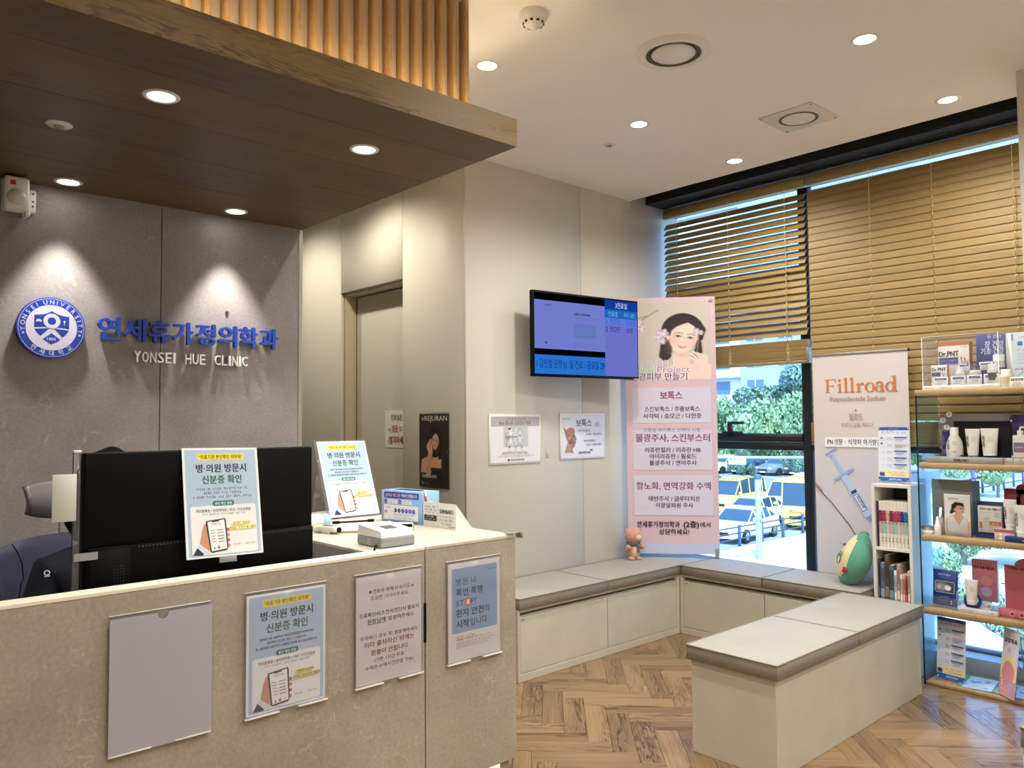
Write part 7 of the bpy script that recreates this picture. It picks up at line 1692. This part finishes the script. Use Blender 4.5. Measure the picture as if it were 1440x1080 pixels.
glassd = plain('car_glass', C(56, 76, 92), 0.3, spec=0.25); tyre = plain('tyre_rubber', C(30, 30, 32), 0.8)
def car(name, label, cat, loc, rz, paint, kind='sedan', L=5.0, W=2.0, grp=None):
    t = thing(name, label, cat, loc, rz, grp); pm = plain('car_paint', paint, 0.25, coat=0.5)
    # stations front (-x) to rear: x, belt height, roof height, roof half width factor
    if kind == 'sedan': st = [(0, .55, 0, 0), (.12, .72, 0, 0), (1.35, .98, 0, 0), (2.15, 1.02, 1.50, .74), (3.0, 1.04, 1.58, .76), (3.7, 1.06, 1.50, .74), (4.45, 1.08, 0, 0), (4.9, 1.0, 0, 0), (5.0, .6, 0, 0)]
    elif kind == 'van': st = [(0, .75, 0, 0), (.15, 1.05, 0, 0), (.75, 1.25, 0, 0), (1.45, 1.30, 2.10, .82), (2.6, 1.30, 2.22, .84), (4.4, 1.30, 2.20, .84), (4.95, 1.28, 2.05, .80), (5.0, .8, 0, 0)]
    else: st = [(0, 1.0, 0, 0), (.08, 1.30, 0, 0), (.30, 1.35, 2.55, .88), (.8, 1.35, 2.78, .90), (3.5, 1.35, 2.85, .90), (6.0, 1.35, 2.80, .90), (6.2, 1.30, 2.6, .88), (6.25, .9, 0, 0)]
    sc = L/5.0 if kind != 'bus' else L/6.25
    hw = W/2; vs = []; fs = []
    for x, zb_, zr, k in st:
        x *= sc; e = 0.86 if x < .15 or x > L-.15 else 1.0
        vs += [(x, -hw*e*.96, .28), (x, -hw*e, .55), (x, -hw*e*.95, zb_), (x, hw*e*.95, zb_), (x, hw*e, .55), (x, hw*e*.96, .28)]
    for i in range(len(st)-1):
        a, b = i*6, i*6+6
        for q in range(5): fs.append((a+q, b+q, b+q+1, a+q+1))
        fs.append((a+5, b+5, b, a))
    fs += [tuple(range(6)), tuple(range(len(st)*6-1, len(st)*6-7, -1))]
    MB().add(vs, fs, 0, False).build('body', pm, t)
    cab = [s for s in st if s[2] > 0]; i0 = st.index(cab[0])-1; i1 = st.index(cab[-1])+1
    A, B = st[i0], st[i1]
    vs = [(A[0]*sc, -hw*.88, A[1]), (A[0]*sc, hw*.88, A[1])]; roof = []; fs = []
    for x, zb_, zr, k in cab: vs += [(x*sc, -hw*.93, zb_), (x*sc, -hw*k, zr), (x*sc, hw*k, zr), (x*sc, hw*.93, zb_)]
    vs += [(B[0]*sc, -hw*.88, B[1]), (B[0]*sc, hw*.88, B[1])]; n = len(vs)
    gl = [(0, 1, 4, 3), (0, 3, 2), (1, 5, 4)]; rf = []
    for i in range(len(cab)-1):
        a = 2+4*i; b = a+4; gl += [(a, a+1, b+1, b), (a+3, b+3, b+2, a+2)]; rf.append((a+1, a+2, b+2, b+1))
    e = 2+4*(len(cab)-1); gl += [(e+1, e+2, n-1, n-2), (e, e+1, n-2), (e+2, e+3, n-1)]
    MB().add(vs, gl).build('windows', glassd, t)
    MB().add([(x, y, z+0.01) for x, y, z in vs], rf).build('roof', pm, t)
    pil = MB()
    for i, (x, zb_, zr, k) in enumerate(cab):
        for s in (-1, 1): pil.tube([(x*sc, s*hw*.94, zb_), (x*sc, s*hw*(k+.005), zr)], 0.035, 5)
    for s in (-1, 1):
        pil.tube([(A[0]*sc, s*hw*.87, A[1]), (cab[0][0]*sc, s*hw*cab[0][3], cab[0][2])], 0.04, 5); pil.tube([(B[0]*sc, s*hw*.87, B[1]), (cab[-1][0]*sc, s*hw*cab[-1][3], cab[-1][2])], 0.04, 5)
    pil.tube([(cab[0][0]*sc, -hw*cab[0][3], cab[0][2]), (cab[0][0]*sc, hw*cab[0][3], cab[0][2])], 0.04, 5)
    pil.build('pillars', pm, t)
    for x in (L*.19, L*.80):
        for s in (-1, 1):
            w_ = MB().cyl((x, s*hw*.99-(0.0 if s < 0 else .22), .34), .34, .22, 20, axis='y').build('wheel', tyre, t); MB().cyl((x, s*hw*.99-(.02 if s < 0 else -.0), .34), .20, .03, 14, axis='y').build('hubcap', M['chrome'], w_)
    fz = .62 if kind == 'sedan' else .80
    MB().box(-0.03, 0.05, -hw*.5, hw*.5, fz-.20, fz-.04).build('grille', tyre, t)
    for s in (-1, 1): MB().ball((0.10, s*hw*.68, fz+.03), (.12, .20, .10), 0, 12, 8).build('headlight', M['white'], t); MB().ball((cab[0][0]*sc-.5, s*hw*1.08, cab[0][1]+.08), (.08, .14, .10), 0, 10, 6).build('mirror', pm, t)
    MB().box(-0.035, -0.0, -.26, .26, fz-.34, fz-.22).build('number_plate', M['white'], t)
    return t
WH, YE = C(236, 238, 240), C(240, 206, 96)
t = car('car', 'white sedan nearest the footpath railing on the street', 'car', (33.5, 21.95, ZG), R(5), WH, 'sedan', 5.0, 2.05)
t = car('car', 'white sedan behind the nearest one, left of the grey post', 'car', (38.6, 24.6, ZG), R(0), WH, 'sedan', 5.0, 2.0)
t = car('car', 'dark blue car half hidden by the pink banner', 'car', (33.2, 26.6, ZG), R(0), C(40, 64, 110), 'sedan', 4.8, 1.95)
t = car('minibus', 'yellow school minibus at the right side of the window view', 'minibus', (40.4, 21.35, ZG), R(11), YE, 'bus', 7.4, 2.35)
MB().rbox(1.0, 2.6, -.6, .6, 2.83, 3.0, .04, 2).build('roof_unit', M['white'], t)
mb = MB(); mb.T = at(-0.06, 0, 1.0, R(-90)); mb.rect(-.55, 0, .9, .12, C(220, 90, 80)); mb.text('어린이보호', -.1, .02, .10, C(250, 240, 220), .7, .03); mb.build('front_sign', INK, t)
t = car('van', 'yellow minivan at the left of the window view', 'van', (43.2, 28.4, ZG), R(6), YE, 'van', 5.2, 2.05)
mb = MB(); mb.T = at(1.3, 0, 2.16, R(-84)); mb.text('학원 어린이 보호차량', 0, 0, .16, C(110, 70, 60), 1.5, .04); mb.build('roof_sign', INK, t)
t = car('van', 'white van between the grey post and the yellow minibus', 'van', (44.6, 25.2, ZG), R(5), WH, 'van', 5.0, 2.0)
t = car('car', 'white car parked far along the street, seen through the shelves', 'car', (86, 27.2, ZG), R(4), WH, 'van', 5.2, 2.1)
cols = [(WH, 'white'), (C(60, 70, 96), 'navy'), (C(120, 124, 130), 'grey'), (C(44, 46, 50), 'black'), (WH, 'white')]
for k, (c, nm) in enumerate(cols):
    car('car', '%s car parked on the raised lot, %s along the row' % (nm, ('first', 'second', 'third', 'fourth', 'last')[k]), 'car', (59.4+k*0.32, 40.0-k*2.5, ZG+1.3), R(-12), c, 'sedan', 5.0, 2.0, 'cars parked on the raised lot')

# footpath railing, post, signals
galv = plain('pale_galvanised_steel', C(150, 166, 184), 0.5, metal=0.2); dk = plain('dark_railing_paint', C(70, 84, 104), 0.6)
t = thing('street_railing', 'dark footpath railing between the street and the paving', 'railing', (31.0, 20.5, ZG+0.1))
for k in range(13): MB().rbox(k*2.0-.06, k*2.0+.06, -.06, .06, 0, 1.0, .01, 1).build('post', dk, t)
for z in (.35, .62, .90): MB().tube([(0, 0, z), (24, 0, z)], .035, 6).build('rail', dk, t)
t = thing('street_railing', 'far stretch of dark railing seen through the shelves', 'railing', (64, 21.3, ZG+0.1))
for k in range(8): MB().rbox(k*2.6-.07, k*2.6+.07, -.07, .07, 0, 1.3, .01, 1).build('post', dk, t)
for z in (.45, 1.2): MB().tube([(0, 0, z), (18.2, 0, z)], .045, 6).build('rail', dk, t)
t = thing('street_post', 'thick pale grey capped post on the footpath', 'post', (30.4, 17.95, ZG+0.1))
MB().lathe([(.15, 0), (.13, .1), (.125, 3.45)], n=20).build('post_tube', galv, t); MB().lathe([(.14, 3.40), (.15, 3.44), (.15, 3.56), (.12, 3.60)], n=20).build('cap', dk, t)
for z in (.9, 1.6, 2.3, 3.0): MB().cyl((-.05, -.13, z), .018, .02, 8, axis='y').build('bolt', dk, t)
t = thing('traffic_signal', 'white four-lens traffic signal with a street sign hanging from an overhead arm', 'traffic signal', (31.4, 13.9, ZG+0.1))
MB().tube([(0, 0, 0), (0, 0, 4.42)], .12, 12).build('pole', galv, t)
MB().tube([(0, 0, 4.40), (-2.3, 2.6, 4.40), (-4.6, 5.3, 4.43), (-5.2, 6.2, 4.42)], .055, 8).build('overhead_arm', galv, t)
ang = math.atan2(-2.7, 2.3)
hb = MB(); hb.T = at(-4.25, 4.35+.30, 4.16, R(-58)); hb.rbox(-.52, .52, -.10, .12, -.16, .16, .08, 3).build('signal_housing', M['white'], t)
for k in range(4):
    hb = MB(); hb.T = at(-4.25, 4.35+.30, 4.16, R(-58)); hb.cyl((-.38+.255*k, -.16, 0), .095, .06, 18, axis='y').build('lens', plain('signal_lens', (C(70, 96, 96), C(90, 110, 100), C(80, 110, 110), C(70, 110, 104))[k], .3), t)
hb = MB(); hb.T = at(-3.25, 3.62, 4.30, R(-58)); hb.rbox(-.34, .34, -.03, .0, -.17, .17, .02, 1).build('street_sign', M['white'], t)
hb = MB(); hb.T = at(-3.25, 3.62, 4.30, R(-58)) @ at(0, -.034, 0); hb.text('제주통닭골목길', 0, -.02, .15, C(60, 70, 90), .60, .03); hb.text('Jeju-ro', 0, -.12, .08, C(60, 70, 90), .3, .02); hb.build('sign_lettering', INK, t)
t = thing('street_lamp', 'white curved street lamp arm above the hedge', 'street lamp', (36.0, 29.0, ZG))
MB().tube([(0, 0, 0), (0, 0, 4.6), (-.1, -.2, 5.4), (-.4, -.8, 6.0), (-.8, -1.6, 6.25), (-1.1, -2.3, 6.27)], .06, 8).build('pole', M['white'], t); MB().rbox(-1.4, -.9, -2.9, -2.1, 6.2, 6.32, .05, 2).build('lamp_head', M['white'], t)

# trees: every one with trunk, branches and its own crown of leaves
def leafmat(n, a, b):
    m, nt, bs, out = newmat(n); tc = N(nt, 'ShaderNodeTexCoord'); no = N(nt, 'ShaderNodeTexNoise', Scale=1.3, Detail=3.0); nt.links.new(tc.outputs['Object'], no.inputs['Vector'])
    r = ramp(nt, [(.35, a), (.68, b)]); nt.links.new(no.outputs[0], r.inputs[0]); nt.links.new(r.outputs[0], bs.inputs['Base Color']); bs.inputs['Roughness'].default_value = .7; return m
LF = [leafmat('fresh_green_leaves', C(104, 134, 96), C(160, 182, 130)), leafmat('deep_green_leaves', C(76, 104, 92), C(118, 146, 118))]
bark = plain('grey_brown_bark', C(120, 110, 100), .9, noise=.2, nscale=8)
def crown(rad, h, n, size, seed, clumps=9, low=0.0):
    r_ = np.random.default_rng(seed); vs = []; fs = []
    cl = [(r_.normal(0, .45, 3)*np.array([rad, rad, h*.5]), r_.uniform(.35, .6)) for _ in range(clumps)]
    for i in range(n):
        c, k = cl[i % clumps]; d = r_.normal(0, 1, 3); d /= np.linalg.norm(d)
        p = c+d*np.array([rad, rad, h*.5])*k*r_.uniform(.75, 1.0)
        a = r_.normal(0, 1, 3); a /= np.linalg.norm(a); b = np.cross(a, d+.3*r_.normal(0, 1, 3)); b /= (np.linalg.norm(b)+1e-6); s_ = size*r_.uniform(.6, 1.2)
        q = len(vs); vs += [tuple(p+a*s_), tuple(p+b*s_*.6), tuple(p-a*s_), tuple(p-b*s_*.6)]; fs.append((q, q+1, q+2, q+3))
    return MB().add(vs, fs)
CR_ = [crown(1, 1, 6500, .055, 3, 14).mesh('leaves', LF[0]), crown(1, 1, 6500, .055, 8, 16).mesh('leaves', LF[1])]
def tree(label, x, y, rad, zc, h, kind, z0=ZG, grp='street trees', trunk=.12):
    t = thing('tree', label, 'tree', (x, y, z0), random.uniform(0, 6), grp); zc -= z0
    tr = MB().tube([(0, 0, 0), (.05, .02, zc*.5), (0, .06, zc)], [trunk, trunk*.8, trunk*.5], 8)
    for k in range(5):
        a = k*1.26+.4; tr.tube([(0, .03, zc-h*.35), (rad*.35*math.cos(a), rad*.35*math.sin(a), zc-h*.05), (rad*.6*math.cos(a), rad*.6*math.sin(a), zc+h*.18)], [trunk*.45, trunk*.3, trunk*.1], 6)
    tr.build('trunk', bark, t)
    o = bpy.data.objects.new('leaves', CR_[kind]); link(o, t); o.location = (0, 0, zc*S); o.scale = (rad, rad, h); o['kind'] = 'stuff'
    return t
zl = ZG+1.3
row = [(66, 46.5, 4.2), (66.5, 42.8, 4.4), (67, 39.6, 4.6), (67.4, 36.6, 4.3), (68, 33.8, 4.2), (68.5, 30.8, 4.4), (69, 27.6, 4.2)]
for k, (x, y, r) in enumerate(row):
    tree('bushy light green tree on the raised lot, %s from the left of the row' % ('first', 'second', 'third', 'fourth', 'fifth', 'sixth', 'seventh')[k], x, y, r*.72, -.2+.5*(k % 2), 5.2, 0, zl, 'tree row behind the parked cars')
tree('large dark spreading tree in front of the apartment block', 76, 41.0, 4.6, 3.0, 5.4, 1, zl, trunk=.2)
tree('dark green tree beside the apartment block, right of the spreading one', 78, 35.5, 3.8, 2.0, 5.6, 1, zl, trunk=.2)
tree('small street tree before the retaining wall at the left', 51, 35.0, 1.1, -2.7, 2.0, 1)
tree('street tree before the middle of the retaining wall', 50, 30.6, 0.8, -1.5, 1.5, 1)
tree('street tree before the right part of the retaining wall', 52, 27.4, 1.0, -1.0, 1.8, 1)
tree('slim street tree beside the far railing, seen through the shelves', 66, 19.3, 2.0, -1.9, 2.6, 0)
tree('young tree on the near footpath, seen through the shelves', 35.2, 11.6, 1.3, -3.0, 1.9, 0)
tree('light green young tree on the near footpath, further right', 36.6, 9.7, 1.2, -2.9, 1.8, 0)
tree('low leafy tree below the shelf window, at the left', 26.5, 9.4, 1.1, -3.6, 1.5, 0)
tree('low leafy shrub tree beyond the low white parasol', 20.5, 5.6, .8, -3.9, 1.2, 1)
tree('broad tree far down the street, left', 92, 34, 4.0, -.5, 6.5, 0)
tree('broad tree far down the street, right', 101, 24.5, 3.8, -.3, 6.8, 1)
tree('broad tree behind the far parked car', 108, 34, 4.5, .0, 8.0, 0)

# buildings
bw_ = plain('pale_apartment_render', C(214, 214, 214), .85, noise=.04, nscale=.3); bg2 = plain('grey_apartment_render', C(160, 166, 178), .85); wg = plain('blue_window_glass', C(84, 110, 142), .2)
t = thing('apartment_building', 'pale apartment building with blue windows behind the trees', 'building', (96, 54, zl))
MB().box(0, 14, -18, 20, 0, 34).build('walls', bw_, t); MB().box(-.8, 0, -4.2, 4.4, 0, 34).build('grey_bay', bg2, t)
for j in range(9):
    MB().box(-.9, -.05, 4.4, 20, 3.55*j+3.3, 3.55*j+3.55).build('floor_band', bg2, t) if j < 6 else None
    for y0, y1 in ((-16, -13.0), (-10.4, -7.4), (-3.2, -1.2), (1.0, 3.4), (6.6, 11.4), (13.6, 17.6)):
        xx = -.86 if -4 < y0 < 4 else -.06
        if j < 7:
            f_ = MB().box(xx, xx+.12, y0, y1, 3.55*j+1.1, 3.55*j+2.9).build('window', wg, t); MB().box(xx-.05, xx, (y0+y1)/2-.05, (y0+y1)/2+.05, 3.55*j+1.1, 3.55*j+2.9).build('window_bar', M['white'], f_)
MB().box(-.4, 14.4, -18.4, 20.4, 34, 34.8).build('roof', bg2, t)
t = thing('low_building', 'low pale shop building at the far end of the street', 'building', (118, 14, ZG))
MB().box(0, 16, -14, 12, 0, 8).build('walls', bw_, t); MB().box(-.5, 16.5, -14.5, 12.5, 8, 8.6).build('roof', bg2, t)
for k in range(6): MB().box(-.1, .1, -12+4*k, -9.4+4*k, 1, 3.6).build('window', wg, t); MB().box(-.1, .1, -12+4*k, -9.4+4*k, 4.8, 7).build('window', wg, t)

# parasol, signboard, bicycles of the yard below
def parasol(label, x, y, rr):
    t = thing('parasol', label, 'parasol', (x, y, ZG+0.1))
    MB().lathe([(rr, 2.0), (rr*.8, 2.16), (rr*.45, 2.28), (.001, 2.34)], n=16, cap=False).build('canopy', M['white'], t); MB().tube([(0, 0, 0), (0, 0, 2.3)], .03).build('pole', M['grey'], t); MB().cyl((0, 0, 0), .3, .1, 20).build('base', M['grey'], t)
parasol('round white parasol low in the shelf view, beside the information banner', 15.2, 4.95, .62)
parasol('white parasol farther down the footpath, behind the grey card board', 40.2, 14.5, 1.5)
t = thing('sign_pillar', 'plain white advertising pillar on the near footpath', 'sign pillar', (29.6, 10.9, ZG+0.1))
MB().rbox(-.15, .15, -.55, .25, 0, 2.5, .04, 2).build('panel', M['white'], t); MB().rbox(-.1, .1, .35, .75, 0, 2.1, .04, 2).build('side_panel', M['white'], t)
def bike(label, x, y, rz):
    t = thing('bicycle', label, 'bicycle', (x, y, ZG+0.1), rz)
    for wx in (-.55, .55): MB().tube([(wx+.34*math.cos(R(a)), 0, .36+.34*math.sin(R(a))) for a in range(0, 361, 20)], .025, 6, cap=False).build('wheel', M['dgrey'], t)
    f_ = MB(); f_.tube([(-.55, 0, .36), (-.15, 0, .85), (.40, 0, .88), (.55, 0, .36)], .022, 6); f_.tube([(-.55, 0, .36), (0, 0, .36), (.40, 0, .85)], .022, 6); f_.tube([(0, 0, .36), (-.18, 0, .95)], .02, 6); f_.build('frame', dk, t)
    MB().rbox(-.30, -.06, -.07, .07, .94, 1.0, .02, 2).build('saddle', M['black'], t); MB().tube([(.38, -.28, 1.05), (.40, 0, 1.0), (.38, .28, 1.05)], .02, 6).build('handlebar', M['dgrey'], t)
bike('bicycle parked on the near footpath behind the pink box', 25.6, 8.0, R(30)); bike('bicycle parked on the near footpath, further right', 26.4, 7.3, R(40))
def walker(label, x, y, z, c, rz):
    t = thing('person', label, 'person', (x, y, z), rz)
    J = [(0, 0, 1.0, .16, .12), (0, 0, 1.3, .15, .11), (0, 0, 1.52, .10), (0, 0, 1.64, .06), (-.22, 0, 1.5, .06), (-.28, -.05, 1.2, .05), (-.22, -.25, 1.05, .04), (.22, 0, 1.5, .06), (.28, -.05, 1.2, .05), (.22, -.22, 1.05, .04), (-.10, 0, .92, .10), (-.11, -.1, .5, .07), (-.11, .08, .06, .05), (.10, 0, .92, .10), (.11, .1, .5, .07), (.11, .2, .06, .05)]
    skin_body('body', J, [(0, 1), (1, 2), (2, 3), (2, 4), (4, 5), (5, 6), (2, 7), (7, 8), (8, 9), (0, 10), (10, 11), (11, 12), (0, 13), (13, 14), (14, 15)], plain('clothing', c, .9), t, 0, 1)
    h_ = MB().ball((0, 0, 1.80), (.10, .12, .14)).build('head', M['skin'], t); MB().ball((0, .02, 1.86), (.115, .13, .12)).build('hair', M['hair'], t)
walker('person in pale clothes walking behind the yellow minivan', 50.8, 31.3, ZG, C(210, 214, 220), R(60)); walker('person in violet clothes on the far footpath, seen through the shelves', 74.5, 23.6, ZG, C(120, 110, 170), R(80))

bpy.data.objects.remove(_co, do_unlink=True); bpy.data.scenes.remove(_ts)
